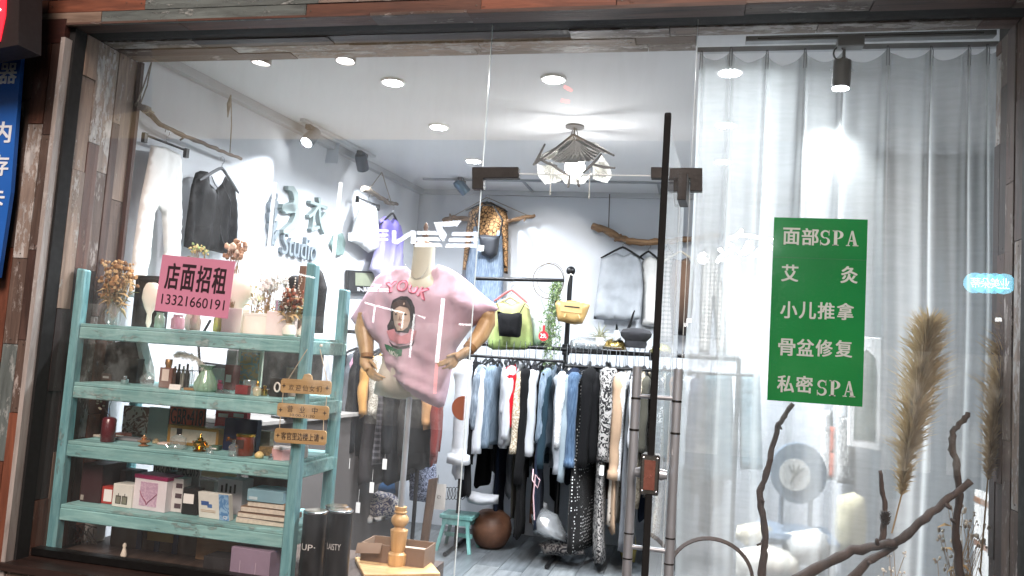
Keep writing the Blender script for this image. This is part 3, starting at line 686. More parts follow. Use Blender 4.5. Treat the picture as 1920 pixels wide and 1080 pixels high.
# small ledge trim line below
# logo
lg = root('wall_logo', 'pale aqua raised letters of the shop logo with a grey wheat ear', 'wall lettering', WL.hit(555, 470))
LGM = mat('8b9897', .45, 0, .05, 5, .05); LGG = mat('7d868d', .5, 0, .1, 5, .1)
def luv(p): return WL.uv(*p)
def ribbon(pts, wd, m, name, h0=.002, h1=.04):
    pts = [Vector(luv(p)) for p in pts]; L_, R_ = [], []
    for i, p in enumerate(pts):
        t = (pts[min(i + 1, len(pts) - 1)] - pts[max(i - 1, 0)]).normalized(); n = Vector((-t.y, t.x)); ww = wd[i] if hasattr(wd, '__len__') else wd
        L_.append(tuple(p + n * ww)); R_.append(tuple(p - n * ww))
    M().prism(L_ + R_[::-1], WL, h0, h1).build(name, m, lg)
ribbon([(531, 352), (540, 354), (546, 366), (547, 378), (541, 390), (528, 392), (520, 386)], [.012, .02, .03, .03, .03, .03, .014], LGM, 'letter_b')
ribbon([(520, 392), (538, 388), (548, 394), (548, 408), (541, 424), (530, 432), (522, 434)], [.012, .03, .032, .03, .03, .026, .012], LGM, 'letter_b')
for i, (px, py) in enumerate(((508, 374), (503, 393), (509, 388), (501, 411), (508, 405), (502, 432), (509, 425), (505, 447), (511, 442))):
    u, v = luv((px, py)); a = .5 if i % 2 else -.5
    M().prism([(u + .05 * cos(q) * cos(a + 1.57) - .02 * sin(q) * sin(a + 1.57), v + .05 * cos(q) * sin(a + 1.57) + .02 * sin(q) * cos(a + 1.57)) for q in [k * pi / 5 for k in range(10)]], WL, .002, .03).build('wheat_grain', LGG, lg)
ribbon([(508, 374), (504, 420), (500, 460)], .006, LGG, 'wheat_stalk')
a_, b_ = luv((583, 436)), luv((608, 376))
text('letter_character', '衣', WL, a_[0] - .1, a_[1] + .0, b_[0], b_[1], LGM, lg, h=.002, thick=.035, bold=.02)
a_, b_ = luv((521, 470)), luv((590, 445))
text('letter_word', 'Studio', WL, a_[0], a_[1] - .02, b_[0], b_[1] - .02, LGG, lg, h=.002, thick=.03, bold=.01)
# second rail with shorts and purple blouse
W2 = WL.off(.08)
b2r = root('driftwood_rail', 'short driftwood branch at the far end of the left wall', 'clothes rail', W2.hit(712, 365), 'driftwood clothes rails')
stick([W2.hit(*p) for p in ((680, 353), (695, 358), (712, 370), (730, 381), (745, 383))], .022, 8).build('branch', wood('8f8375', '5a4d42', axis=1), b2r, smooth=True)
for a, b in (((716, 323), (692, 355)), ((716, 323), (733, 378))): M().tube([W2.hit(*a), W2.hit(*b)], .004, 5).build('rope', ROPE, b2r)
sh = root('shorts_on_hanger', 'white denim shorts clipped on the short branch of the left wall', 'shorts', W2.hit(690, 378))
hu, hv = W2.uv(690, 378); hanger(W2, hu, hv, .36, BLACKP, sh, clip=True, h=.0)
Cloth([(678, 378), (703, 388), (706, 420), (707, 468), (690, 474), (682, 468), (670, 458), (655, 452), (664, 415), (672, 392)], W2, T=.04, R=.07, fold=.008, seed=6).build('shorts', cloth('eef0f2', var=.03), sh)
pb = root('blouse_on_hanger', 'purple blouse hanging on the left wall beside the white shorts', 'blouse', W2.hit(732, 400))
hu, hv = W2.uv(732, 402); hanger(W2, hu, hv, .40, BLACKP, pb, h=.02, drop=.12)
Cloth([(722, 404), (712, 412), (708, 440), (700, 478), (692, 505), (700, 512), (704, 524), (726, 528), (746, 522), (752, 500), (751, 440), (746, 418), (738, 408), (731, 416)], W2, T=.05, R=.08, fold=.016, freq=45, seed=7).build('blouse', cloth('7468b8', 'd6d2ee', pattern='ombre', trans=.15), pb)
# hexagonal ornament
hxp = [W2.uv(*p) for p in ((641, 440), (655, 438), (660, 455), (656, 478), (643, 480), (633, 458))]
M().prism(hxp, WL, .003, .03).build('wall_ornament', mat('6f8682', .5, 0, .3, 20, .4), bevel=.004, label='small hexagonal grey green ornament on the left wall', cat='ornament')
# black framed board on the left wall
fb = root('framed_board', 'black framed olive board leaning at the left wall behind the mannequin', 'framed board', WL.hit(672, 545))
def wq(pts): return [WL.uv(*p) for p in pts]
M().prism(wq(((645, 506), (706, 510), (706, 552), (645, 550))), WL, .01, .04).build('frame', BLACKP, fb, bevel=.003)
M().prism(wq(((657, 511), (704, 513), (704, 537), (657, 535))), WL, .041, .044).build('board', mat('8b907a', .4, 0, .2, 4, .1), fb)
# counter along the left wall with dark equipment, seen over and under the shelf
ct = root('counter', 'long grey counter standing along the left wall behind the aqua shelf', 'counter', (-2.4, 1.9, 0))
cp = Plane((wallx(0) + .03, 0, 0), (WALLK, 1, 0), (0, 0, 1))
for nm, v0, v1, h1 in (('body', 0, 1.02, .36), ('worktop', 1.022, 1.05, .40)):
    M().prism([(1.0, v0), (3.0, v0), (3.0, v1), (1.0, v1)], cp, .0, h1).build(nm, mat('55504e' if nm == 'body' else '8d8985', .6, 0, .05, 3, .05), ct, bevel=.004)
mo = root('monitor', 'black computer monitor on the counter behind the second shelf', 'monitor', (-2.35, 1.3, 1.05))
M().obox((-2.35, 1.3, 1.30), (.44, .28, .02), (1, .5, 0), (0, -.05, 1)).build('screen', BLACKP, mo, bevel=.004)
M().tube([(-2.33, 1.34, 1.05), (-2.33, 1.34, 1.25)], .02, 10).build('stand', BLACKP, mo); M().lathe((-2.33, 1.34, 1.05), [(.09, 0), (.09, .012)], 20).build('foot', BLACKP, mo)
dl = root('desk_lamp', 'black jointed desk lamp standing on the counter', 'desk lamp', P(385, 720, .95))
q = P(386, 715, .95); M().tube([(q.x, q.y, 1.05), P(372, 640, .95), P(395, 600, .95)], .008, 8).build('arm', BLACKP, dl, smooth=True)
M().obox(P(405, 690, .95), (.17, .05, .06), (1, .1, -.05)).build('head', BLACKP, dl, bevel=.004)
# ------------------------------------------------------------------ BACK WALL
B1 = YP(BACK - .09)
b3 = root('driftwood_rail', 'driftwood branch hung from a rope triangle on the back wall over the leopard blouse', 'clothes rail', B1.hit(918, 410), 'driftwood clothes rails')
stick([B1.hit(*p) for p in ((832, 414), (850, 408), (880, 412), (920, 416), (955, 414), (980, 408), (1003, 404))], .024, 9).build('branch', wood('9c7a58', '5c4230', axis=0), b3, smooth=True)
for a, b in (((913, 370), (838, 412)), ((913, 370), (992, 405))): M().tube([B1.hit(*a), B1.hit(*b)], .004, 5).build('rope', ROPE, b3)
lp = root('outfit_on_hanger', 'leopard print blouse with denim dungarees and a small black bag on the back wall', 'outfit', B1.hit(915, 380))
hu, hv = B1.uv(914, 382); hanger(B1, hu, hv, .38, BLACKP, lp, h=.02)
BF = B1.off(.015)
Cloth([(905, 378), (890, 388), (879, 398), (874, 430), (870, 470), (867, 506), (874, 507), (880, 470), (886, 440), (888, 470), (890, 500), (940, 505), (943, 470), (945, 512), (952, 514), (953, 470), (953, 410), (948, 392), (930, 384), (920, 378), (913, 382)], B1, T=.05, R=.07, fold=.01, seed=11).build('blouse', cloth('b98e62', '2a1b12', pattern='leopard', ps=34), lp)
DEN = cloth('6d7f96', 'a9b7c6', pattern='denim', bmp=.7)
Cloth([(886, 440), (888, 425), (896, 424), (900, 440), (930, 442), (934, 426), (940, 428), (942, 446), (944, 500), (943, 560), (948, 600), (910, 604), (872, 600), (868, 560), (874, 500)], B1.off(.05), T=.05, R=.07, fold=.01, seed=12).build('dungarees', DEN, lp)
bgp = B1.off(.13)
bg_ = root('shoulder_bag', 'small black shoulder bag with white tag hanging over the leopard blouse', 'bag', bgp.hit(915, 470))
Cloth([(898, 440), (938, 442), (932, 478), (920, 486), (903, 478)], bgp, T=.05, R=.04, fold=.004, seed=3, step=.02).build('bag_body', cloth('23262d', rough=.5), bg_)
M().tube([bgp.hit(*p) for p in ((898, 442), (890, 410), (905, 385), (925, 385), (942, 412), (938, 442))], .008, 6).build('strap', BLACKP, bg_, smooth=True)
M().prism([bgp.uv(*p) for p in ((900, 461), (911, 462), (910, 473), (899, 472))], bgp.off(.055), 0, .003).build('tag', WHITEP, bg_)
# second back rail
b4 = root('driftwood_rail', 'long bent driftwood branch on the back wall over the grey top', 'clothes rail', B1.hit(1200, 445), 'driftwood clothes rails')
stick([B1.hit(*p) for p in ((1112, 424), (1135, 432), (1160, 445), (1180, 452), (1210, 454), (1245, 452), (1275, 450), (1310, 446), (1350, 440))], .03, 14, knots=5).build('branch', wood('a07c57', '5f4631', axis=0), b4, smooth=True)
for a, b in (((1143, 364), (1141, 432)), ((1330, 366), (1328, 440))): M().tube([B1.hit(*a), B1.hit(*b)], .005, 5).build('rope', mat('55504c', .9), b4)
def top(name, label, cat, pts, m, hp, hw=.36, hm=None, drop=.09, pl=B1, **kw):
    o = root(name, label, cat, pl.hit(*hp)); u, v = pl.uv(*hp); hanger(pl, u, v, hw, hm or BLACKP, o, h=.02, drop=drop)
    Cloth(pts, pl, **{**dict(T=.05, R=.07, fold=.012, freq=40), **kw}).build(cat.split()[0], m, o); return o
top('shirt_on_hanger', 'loose pale grey sleeveless top on the bent branch of the back wall', 'top', [(1155, 474), (1140, 480), (1127, 486), (1123, 520), (1116, 570), (1113, 598), (1135, 600), (1165, 602), (1190, 602), (1202, 596), (1206, 540), (1203, 500), (1200, 484), (1190, 478), (1182, 474), (1170, 480)], cloth('b4b8bd', trans=.15), (1168, 466), seed=21, fold=.02, freq=30)
top('shirt_on_hanger', 'off white shirt beside the pale grey top on the back wall', 'shirt', [(1206, 486), (1203, 500), (1206, 560), (1203, 610), (1232, 614), (1240, 560), (1236, 500), (1232, 484), (1220, 480)], cloth('e4e2de', trans=.1), (1216, 474), hw=.26, seed=22, pl=YP(BACK - .05))
top('trousers_on_hanger', 'grey checked trousers hanging on the back wall beside the brown top', 'trousers', [(1240, 470), (1262, 470), (1264, 560), (1262, 640), (1246, 642), (1234, 640), (1238, 560)], cloth('b1aba2', '5f5b58', pattern='plaid', ps=28), (1252, 462), hw=.12, seed=23)
top('shirt_on_hanger', 'brown top fading to black under the driftwood branch, right of the checked trousers', 'top', [(1262, 484), (1256, 520), (1255, 570), (1262, 628), (1290, 630), (1300, 570), (1300, 500), (1290, 482), (1276, 488)], cloth('6b5343', '0c0a0a', pattern='ombre'), (1276, 474), hw=.3, hm=mat('c9bfae', .5), seed=24, pl=YP(BACK - .13))
top('trousers_on_hanger', 'black and white checked trousers seen through the left edge of the sheer curtain', 'trousers', [(1318, 470), (1345, 470), (1360, 560), (1362, 660), (1345, 662), (1338, 560), (1330, 662), (1312, 660), (1314, 560)], cloth('c2bdb5', '3b3938', pattern='plaid', ps=30), (1332, 462), hw=.2, seed=25)
# half height panel on the back wall: none; hoop wreath and hanging vine
hp_ = B1.off(.5); c0 = hp_.uv(1028, 527)
M().tube([hp_.w(c0[0] + .125 * cos(q), c0[1] + .14 * sin(q), .01 * sin(3 * q)) for q in [i * pi / 12 for i in range(24)]], .004, 6, closed=True).build('wire_hoop', mat('6b6258', .8), smooth=True, label='thin bent twig hoop hanging on the upper rack bar', cat='hoop')
M().tube([hp_.w(c0[0] + .02 + .11 * cos(q), c0[1] + .02 + .125 * sin(q), .02) for q in [i * pi / 12 for i in range(24)]], .0025, 6, closed=True).build('wire_hoop', mat('6b6258', .8), smooth=True, label='inner thinner twig hoop tied inside the larger hoop on the rack bar', cat='hoop')

# ================================================================== MANNEQUIN
MY = .5; MP = YP(MY)
mn = root('mannequin', 'headless mannequin with wooden arms wearing an oversized pink printed tee', 'mannequin', (P(760, 700, MY).x, MY, SILL))
NK = mat('c4c2ae', .75, 0, .05, 8, .1); WD = wood('c9a87c', 'a3815a', axis=2, rough=.45, bmp=.2); 
nb_, ntp = P(795, 545, MY), P(796, 462, MY); nx = ntp.x
M().lathe((nx, MY, nb_.z - .05), [(.05, 0), (.056, .05), (.056, .09), (.055, .13), (.053, .17), (.051, ntp.z - nb_.z + .045), (.052, ntp.z - nb_.z + .05)], 28).build('neck', NK, mn, smooth=True)
nc = M().lathe((nx, MY, ntp.z + .0), [(.054, 0), (.056, .006), (.05, .014), (.03, .02), (.012, .028), (.013, .04), (.018, .05), (.016, .06), (.008, .075), (.012, .09), (.006, .11), (.001, .115)], 20).build('neck_finial', wood('7a5636', '4a3220', axis=2, rough=.4), mn, smooth=True)
# torso inside the shirt so that light does not pass
M().lathe((P(790, 600, MY).x, MY + .02, 1.30), [(.10, 0), (.13, .1), (.15, .28), (.17, .42), (.15, .5), (.08, .56)], 24, sy=.62).build('torso', NK, mn, smooth=True)
TP = [(762, 500), (742, 500), (722, 507), (704, 520), (696, 535), (680, 560), (657, 597), (666, 609), (680, 620), (700, 636), (714, 648), (713, 655), (721, 672), (726, 695), (742, 718), (768, 738), (800, 756), (822, 765), (833, 762), (840, 735), (845, 705), (850, 680), (856, 655), (866, 640), (884, 615), (905, 600), (935, 580), (930, 572), (905, 552), (888, 536), (872, 522), (858, 512), (843, 503), (822, 496), (812, 503), (800, 517), (788, 519), (775, 512)]
def crease(u, v):
    c = 0
    for a, b, k in (((722, 672), (835, 722), .010), ((735, 700), (840, 748), .012), ((850, 560), (905, 585), .008), ((690, 590), (715, 640), .010), ((862, 530), (858, 640), .010), ((715, 540), (722, 650), .007), ((760, 640), (845, 690), .006)):
        A, B = Vector(MP.uv(*a)), Vector(MP.uv(*b)); p = Vector((u, v)); d = B - A; t = max(0, min(1, (p - A).dot(d) / d.length_squared)); q = (A + d * t - p).length
        c += 1.7 * k * math.exp(-(q / .011) ** 2)
    return c
def tee_t(u, v):
    nu, nv = MP.uv(795, 512); a = min(1, max(0, (nv + .01 - v) / .16)); a = a * a * (3 - 2 * a); b = min(1, abs(u - nu) / .30); return (.42 + .58 * a) * (1 - .5 * b * b)
TEE = Cloth(TP, MP, tmod=tee_t, T=.10, R=.10, fold=.017, freq=26, seed=3.2, back=.9, step=.018, slant=.5, crease=crease)
TEE.build('tee_shirt', cloth('cdb0bf', rough=.85, var=.05, bmp=.35, trans=.06, sheen=.05), mn)
PK, PKD, INK, SK = (cloth(c, rough=.7, bmp=.2, var=.08) for c in ('e28fa3', 'a8455c', '241c1e', 'c9b2a0'))
def arch(u, v, s_, r_): return (u + (r_ - .5) * .016 * (s_ - .5) * 2, v + .028 * (1 - (2 * s_ - 1) ** 2) - .024 * s_)
a_, b_ = MP.uv(735, 554), MP.uv(815, 535)
text('print_lettering', 'YOUK', MP, a_[0] - .004, a_[1] - .003, b_[0] + .004, b_[1] - .004, PKD, mn, h=.0035, bold=.075, hfun=lambda u, v: TEE.h(u, v), warp=arch, spacing=1.12)
text('print_lettering', 'YOUK', MP, a_[0] + .004, a_[1] + .001, b_[0] - .004, b_[1] - .008, PK, mn, h=.006, bold=.03, hfun=lambda u, v: TEE.h(u, v), warp=arch, spacing=1.12)
TEE.patch('print_hair', [(744, 600), (746, 580), (752, 566), (764, 558), (777, 559), (786, 566), (792, 580), (793, 600), (790, 622), (778, 626), (740, 622), (738, 612)], INK, mn, .0025)
TEE.patch('print_face', [(752, 583), (760, 571), (773, 570), (781, 582), (783, 602), (777, 615), (770, 622), (760, 622), (753, 612), (750, 598)], SK, mn, .004)
TEE.patch('print_fringe', [(749, 592), (750, 574), (762, 565), (776, 566), (784, 578), (784, 592), (778, 580), (764, 577), (756, 583)], cloth('4a3a34', rough=.7), mn, .0055)
TEE.patch('print_shoulders', [(738, 622), (752, 618), (756, 626), (768, 632), (778, 626), (781, 618), (796, 622), (790, 638), (776, 646), (758, 646), (744, 638)], cloth('c98a93', rough=.7), mn, .0045)
for e in ((759, 592), (773, 592)): TEE.patch('print_eye', [(e[0] - 3.5, e[1]), (e[0], e[1] - 1.8), (e[0] + 3.5, e[1]), (e[0], e[1] + 1.8)], INK, mn, .007, step=.003)
TEE.patch('print_lips', [(762, 610), (766, 608), (770, 610), (766, 613)], cloth('a4505a'), mn, .007, step=.003)
TEE.patch('print_nose', [(766, 594), (768, 603), (764, 603)], cloth('9c8474'), mn, .007, step=.003)
TEE.patch('print_outline', [(742, 640), (750, 648), (766, 651), (784, 647), (792, 638), (786, 651), (766, 656), (748, 652)], INK, mn, .0035)
TEE.patch('print_ribbon', [(734, 646), (742, 648), (750, 653), (760, 656), (770, 656), (769, 668), (757, 670), (744, 664), (737, 656)], cloth('2f6b4a', rough=.7), mn, .003)
a_, b_ = MP.uv(742, 664), MP.uv(764, 655)
text('print_ribbon_text', 'NOW!', MP, a_[0], a_[1], b_[0], b_[1] - .006, cloth('dfe6dc'), mn, h=.005, bold=.03, hfun=lambda u, v: TEE.h(u, v), warp=lambda u, v, s_, r_: (u, v - .02 * s_))
mb = M()
for i in range(22):
    t = i / 21; px = 768 + 44 * t; py = 500 + 26 * sin(pi * t) ** .8 * (1 if t < .5 else .95); u, v = MP.uv(px, py); mb.ball(MP.w(u, v, max(TEE.h(u, v) if inside((u, v), TEE.poly) else .06, .055) + .003), .0023, 6)
mb.build('necklace_chain', CHROME, mn, smooth=True)
u, v = MP.uv(778, 521); M().ball(MP.w(u, v, TEE.h(u, v) + .008), .0075, 12).build('necklace_pendant', mat('e8e2d8', .2, .3), mn, smooth=True)
# skirt
Cloth([(722, 645), (790, 650), (840, 690), (836, 742), (826, 752), (790, 749), (745, 748), (712, 742), (700, 738), (706, 710), (716, 680)], YP(MY + .03), T=.10, R=.11, fold=.012, freq=60, seed=5, back=.9).build('skirt', cloth('d3cdbf', var=.05, trans=.1), mn)
# arms: one fused surface each
def arm(name, chain, fingers, palm):
    mb = M()
    mb.tube([c for c, r in chain], [r for c, r in chain], 14)
    mb.tube([c for c, r in palm], [r for c, r in palm], 12, flat=.62)
    for pts, r in fingers:
        k = len(pts); mb.tube(pts, [r * (1 - .35 * i / (k - 1)) for i in range(k)], 8); mb.ball(pts[-1], r * .66, 8)
    o = mb.build(name, WD, mn, smooth=True); rm = o.modifiers.new('fuse', 'REMESH'); rm.mode = 'VOXEL'; rm.voxel_size = .0042; rm.use_smooth_shade = True
    s_ = o.modifiers.new('soft', 'SMOOTH'); s_.iterations = 4; s_.factor = .5; return o
def Q(px, py, y): return P(px, py, y)
arm('arm', [(Q(690, 590, MY), .05), (Q(683, 618, MY - .01), .047), (Q(686, 645, MY - .04), .038), (Q(688, 668, MY - .07), .03)],
    [([Q(697, 690, MY - .09), Q(706, 701, MY - .12), Q(716, 706, MY - .13), Q(722, 708, MY - .13)], .0085), ([Q(694, 692, MY - .085), Q(700, 704, MY - .11), Q(710, 710, MY - .12), Q(717, 712, MY - .12)], .009), ([Q(691, 692, MY - .08), Q(695, 704, MY - .1), Q(703, 712, MY - .11), Q(711, 714, MY - .11)], .0085), ([Q(688, 690, MY - .075), Q(690, 702, MY - .09), Q(697, 710, MY - .1), Q(703, 713, MY - .1)], .0075), ([Q(694, 676, MY - .09), Q(702, 684, MY - .12), Q(706, 692, MY - .13)], .009)],
    [(Q(684, 668, MY - .07), .026), (Q(687, 680, MY - .075), .036), (Q(694, 693, MY - .085), .03)])
mb = M(); mb.tube([Q(688, 664, MY - .068), Q(688, 671, MY - .072)], [.031, .03], 16); mb.build('wrist_joint', wood('a87b48', '7c5730', axis=2), mn, smooth=True)
arm('arm', [(Q(897, 580, MY - .0), .036), (Q(917, 592, MY + .01), .038), (Q(914, 603, MY + .01), .040), (Q(900, 630, MY - .02), .038), (Q(882, 652, MY - .06), .03)],
    [([Q(852, 666, MY - .13), Q(840, 673, MY - .15), Q(829, 678, MY - .155), Q(820, 681, MY - .155)], .0085), ([Q(852, 671, MY - .13), Q(840, 679, MY - .15), Q(830, 684, MY - .155), Q(822, 686, MY - .15)], .0085), ([Q(855, 676, MY - .125), Q(846, 684, MY - .14), Q(837, 689, MY - .14), Q(830, 691, MY - .135)], .0085), ([Q(858, 680, MY - .12), Q(851, 688, MY - .13), Q(843, 692, MY - .13)], .0075), ([Q(862, 662, MY - .12), Q(850, 664, MY - .15), Q(838, 668, MY - .16)], .009)],
    [(Q(880, 655, MY - .065), .027), (Q(867, 664, MY - .1), .036), (Q(853, 674, MY - .125), .03)])
M().tube([Q(884, 649, MY - .056), Q(878, 656, MY - .068)], [.032, .03], 16).build('wrist_joint', wood('a87b48', '7c5730', axis=2), mn, smooth=True)
# stand
sx = P(764, 750, MY).x; top_, mid_ = P(768, 740, MY), P(752, 950, MY)
M().tube([top_, mid_], .0135, 16).build('pole', STEEL, mn, smooth=True)
zb = SILL + .02; H_ = mid_.z - zb
M().lathe((mid_.x, MY, zb), [(.04, 0), (.043, .02), (.043, .05), (.03, .06), (.034, .075), (.04, .15), (.04, H_ * .60), (.026, H_ * .63), (.022, H_ * .66), (.03, H_ * .68), (.04, H_ * .74), (.04, H_ * .80), (.03, H_ * .86), (.022, H_ * .885), (.03, H_ * .90), (.03, H_ * .92), (.026, H_ * .93), (.028, H_)], 24).build('turned_post', wood('d3ad78', 'b88c56', axis=2, rough=.4, bmp=.15), mn, smooth=True)
M().obox((mid_.x, MY, zb - .01), (.34, .3, .02), (1, .6, 0), (-.6, 1, 0)).build('base_board', wood('d8b684', 'bd9360', axis=0, rough=.45), mn, bevel=.003)
# ================================================================== AQUA SHELF
AQ = wood('9fcdc8', '6fa3a3', 'c9e6e0', .42, axis=0, rough=.55, bmp=.8, grain=1.6); AQV = wood('86babd', '578e95', 'b4d8d6', .4, axis=2, rough=.55, bmp=.8, grain=1.6)
SY0, SY1, SXL, SXR = .07, .46, -2.735, -1.60
sf = root('display_shelf', 'aqua painted wooden shelf rack standing in the window left of the mannequin', 'shelf', (-2.17, .25, SILL))
SZ = [1.51, 1.245, .985, .705]
def post(x, y, zt, w_=.05):
    M().prism([(x - w_ / 2, SILL), (x + w_ / 2, SILL), (x + w_ / 2 - .004, zt), (x - w_ / 2 + .004, zt + .006)], YP(y + .025), 0, .05).build('post', AQV, sf, bevel=.006)
post(SXL, SY0, 1.765); post(SXR, SY0, 1.835); post(SXL + .03, SY1 + .02, 1.76); post(-1.625, SY1, 1.76)
for i, z in enumerate(SZ):
    mb = M(); mb.box(SXL + .024, SXR - .024, SY0 - .018, SY0 + .012, z - .058, z - .004).build('front_rail', AQ, sf, bevel=.004)
    M().box(SXL + .024, SXR + .0, SY1 - .01, SY1 + .02, z - .058, z - .004).build('back_rail', AQ, sf, bevel=.004)
    for k in range(4):
        y0 = SY0 - .016 + k * .118; M().box(SXL + .026 - (.0), SXR - .022, y0, y0 + .112, z - .003, z + .012).build('shelf_board', AQ, sf, bevel=.002)
    M().box(SXR - .02, SXR + .0, SY0 + .026, SY1 - .02, z - .06, z + .0).build('side_rail', AQ, sf, bevel=.004)
ZS = [z + .013 for z in SZ] + [SILL]
def sx_(px, py, Y): return P(px, py, Y).x
def at(pxc, shelf, Y, pw, ptop, pbase=None):
    """centre x, width and height of a thing on a shelf, from where it shows"""
    z = ZS[shelf]; pb = pbase or ptop + 60; a = P(pxc - pw / 2, (ptop + pb) / 2, Y); b = P(pxc + pw / 2, (ptop + pb) / 2, Y)
    return (a.x + b.x) / 2, b.x - a.x, max(.01, P(pxc, ptop, Y).z - z), z
def face(x, y, z, rot=0.0):
    c, s_ = cos(rot), sin(rot); return Plane((x, y, z), (c, s_, 0), (0, 0, 1))
def carton(name, label, cat, pxc, shelf, Y, pw, ptop, depth, m, rot=0.0, lean=0.0, deco=None, pb=None, group=None, bev=.0015, lid=None, z0=None):
    x, wd, ht, z = at(pxc, shelf, Y, pw, ptop, pb); z = z0 if z0 is not None else z
    if z0 is not None: ht = P(pxc, ptop, Y).z - z0
    o = root(name, label, cat, (x, Y, z), group); c, s_ = cos(rot), sin(rot); u = Vector((c, s_, 0)); v = Vector((lean, 0, 1)).normalized()
    f = Plane(Vector((x, Y, z)) - u * wd / 2, u, v)
    M().prism([(0, 0), (wd, 0), (wd, ht), (0, ht)], f, -depth, 0).build('body' if not 'book' in name else 'cover', m, o, bevel=bev)
    if lid: M().prism([(-.002, ht - lid[1]), (wd + .002, ht - lid[1]), (wd + .002, ht + .003), (-.002, ht + .003)], f, -depth - .002, .002).build('lid', lid[0], o, bevel=.001)
    if deco: deco(o, f, wd, ht, depth)
    return o
def rect(o, f, a, b, c, d, m, name='label', h=.0012): return M().prism([(a, b), (c, b), (c, d), (a, d)], f, .0002, h).build(name, m, o)
def bottle(name, label, cat, pxc, shelf, Y, pw, ptop, prof, m, parts=(), n=24, group=None, sy=1, z0=None):
    x, wd, ht, z = at(pxc, shelf, Y, pw, ptop); 
    if z0 is not None: z = z0; ht = P(pxc, ptop, Y).z - z0
    o = root(name, label, cat, (x, Y, z), group); r = wd / 2
    M().lathe((x, Y, z), [(a * r, b * ht) for a, b in prof], n, sy=sy).build('body', m, o, smooth=True)
    for nm, pf_, mm in parts: M().lathe((x, Y, z), [(a * r, b * ht) for a, b in pf_], n, sy=sy).build(nm, mm, o, smooth=True)
    return o, x, wd, ht, z
GLS = clear('f4f8f8', .16, .12, .02, name='bottle_glass'); GLG = clear('a9c9b4', .12, .5, .05, name='green_glass'); GOLD = mat('d9a94e', .22, 1, .1, 8, .05); SILV = mat('cfd2d4', .2, 1, .05, 8, 0)
CREAM = mat('efe6d6', .6, 0, .05, 8, .1); PAPER = mat('e6e2dc', .8, 0, .05, 8, .1)
def dried(label, cat, px, py, Y, spread, n, cols, seed, shelf, vase=None, hmin=.5, curl=.25, name='dried_flowers', leafs=14, headr=.008, zb=None):
    """a bunch of stems from one foot, each ending in a seed head; (px, py) is the top of the bunch"""
    r_ = random.Random(seed); top_ = P(px, py, Y); z = ZS[shelf] if zb is None else zb; h = top_.z - z; o = root(name, label, cat, (top_.x, Y, z))
    st_ = M(); hd_ = [M() for _ in cols]; lv = M(); foot = Vector((top_.x, Y, z + .02))
    for i in range(n):
        a = r_.uniform(0, 2 * pi); q = r_.uniform(0, 1) ** .6 * spread; hh = h * r_.uniform(hmin, 1); tip = foot + Vector((cos(a) * q, sin(a) * q * .5, hh)); mid = foot.lerp(tip, .55) + Vector((r_.uniform(-1, 1), r_.uniform(-.5, .5), .3)) * h * curl * .3
        st_.tube([foot, mid, tip], [.0016, .0014, .001], 4)
        for k in range(r_.randint(2, 5)):
            c = tip + Vector([r_.uniform(-1, 1) * headr * 2 for _ in range(3)]); rr = headr * r_.uniform(.5, 1.2)
            hd_[r_.randrange(len(cols))].ball(c, rr, 6, sz=r_.uniform(.8, 1.6))
        if i < leafs:
            d = Vector((cos(a + 1), sin(a + 1) * .5, r_.uniform(-.4, .7))).normalized(); L_ = r_.uniform(.03, .08); s0 = foot.lerp(tip, r_.uniform(.3, .9)); sd = d.orthogonal().normalized() * .006
            lv.add([s0, s0 + d * L_ * .5 + sd, s0 + d * L_ + Vector((0, 0, -.02)), s0 + d * L_ * .5 - sd], [(0, 1, 2, 3)])
    tag(st_.build('stems', mat('8c7350', .8), o), kind='stuff')
    for m_, c in zip(hd_, cols):
        if m_.v: tag(m_.build('flower_heads', mat(c, .85, 0, .3, 40, .3), o), kind='stuff')
    if lv.v: tag(lv.build('leaves', mat('b99b6c', .8, 0, .2, 20, .2), o, fix=False), kind='stuff')
    if vase:
        vr, vh, vm = vase; M().lathe((top_.x, Y, z), [(vr * .7, 0), (vr, vh * .15), (vr, vh * .6), (vr * .55, vh * .9), (vr * .62, vh)], 20).build('vase', vm, o, smooth=True)
    return o
# ---- top shelf
dried('tan dried flowers and grasses in a clear vase at the left of the top shelf', 'dried flowers', 222, 500, .22, .085, 70, ('a97f52', 'c9a87c', '7b5636'), 3, 0, (.035, .11, GLS), .45, headr=.009, leafs=40)
def mirror_d(o, f, w_, h_, d): rect(o, f, .02, .02, w_ - .02, h_ - .02, mat('3b3836', .08, .6, .1, 3, 0), 'glass')
carton('picture_frame', 'square black frame behind the pale shell on the top shelf', 'picture frame', 283, 0, .34, 62, 517, .02, mat('1b1a1a', .4), deco=mirror_d)
# shell like vase
mb = M(); q = P(283, 560, .2)
c0_ = Vector((q.x, .2, ZS[0]))
hsh = P(283, 530, .2).z - ZS[0]
mb.lathe(c0_, [(.006, 0), (.014, hsh * .1), (.012, hsh * .3), (.03, hsh * .45), (.046, hsh * .65), (.042, hsh * .85), (.03, hsh * .97), (.02, hsh)], 20, sy=.55)
mb.build('shell_ornament', CREAM, smooth=True, label='cream shell shaped ornament beside the left edge of the pink notice', cat='ornament')
for i, (px, pw, tp, m_, lb) in enumerate(((298, 16, 586, GLG, 'small green ribbed glass jar under the pink notice, leftmost'), (332, 22, 590, clear('f3c9cf', .15, .45, .05), 'small pink tinted glass under the pink notice'), (365, 18, 590, clear('e9d6c6', .15, .4, .05), 'small clear jar of reeds under the pink notice'), (407, 14, 588, clear('dfe07a', .15, .5, .05), 'tiny bottle with yellow liquid under the right corner of the pink notice'))):
    bottle('glass_jar', lb, 'jar', px, 0, .16, pw, tp, [(.85, 0), (1, .06), (1, .7), (.7, .85), (.75, 1)], m_)
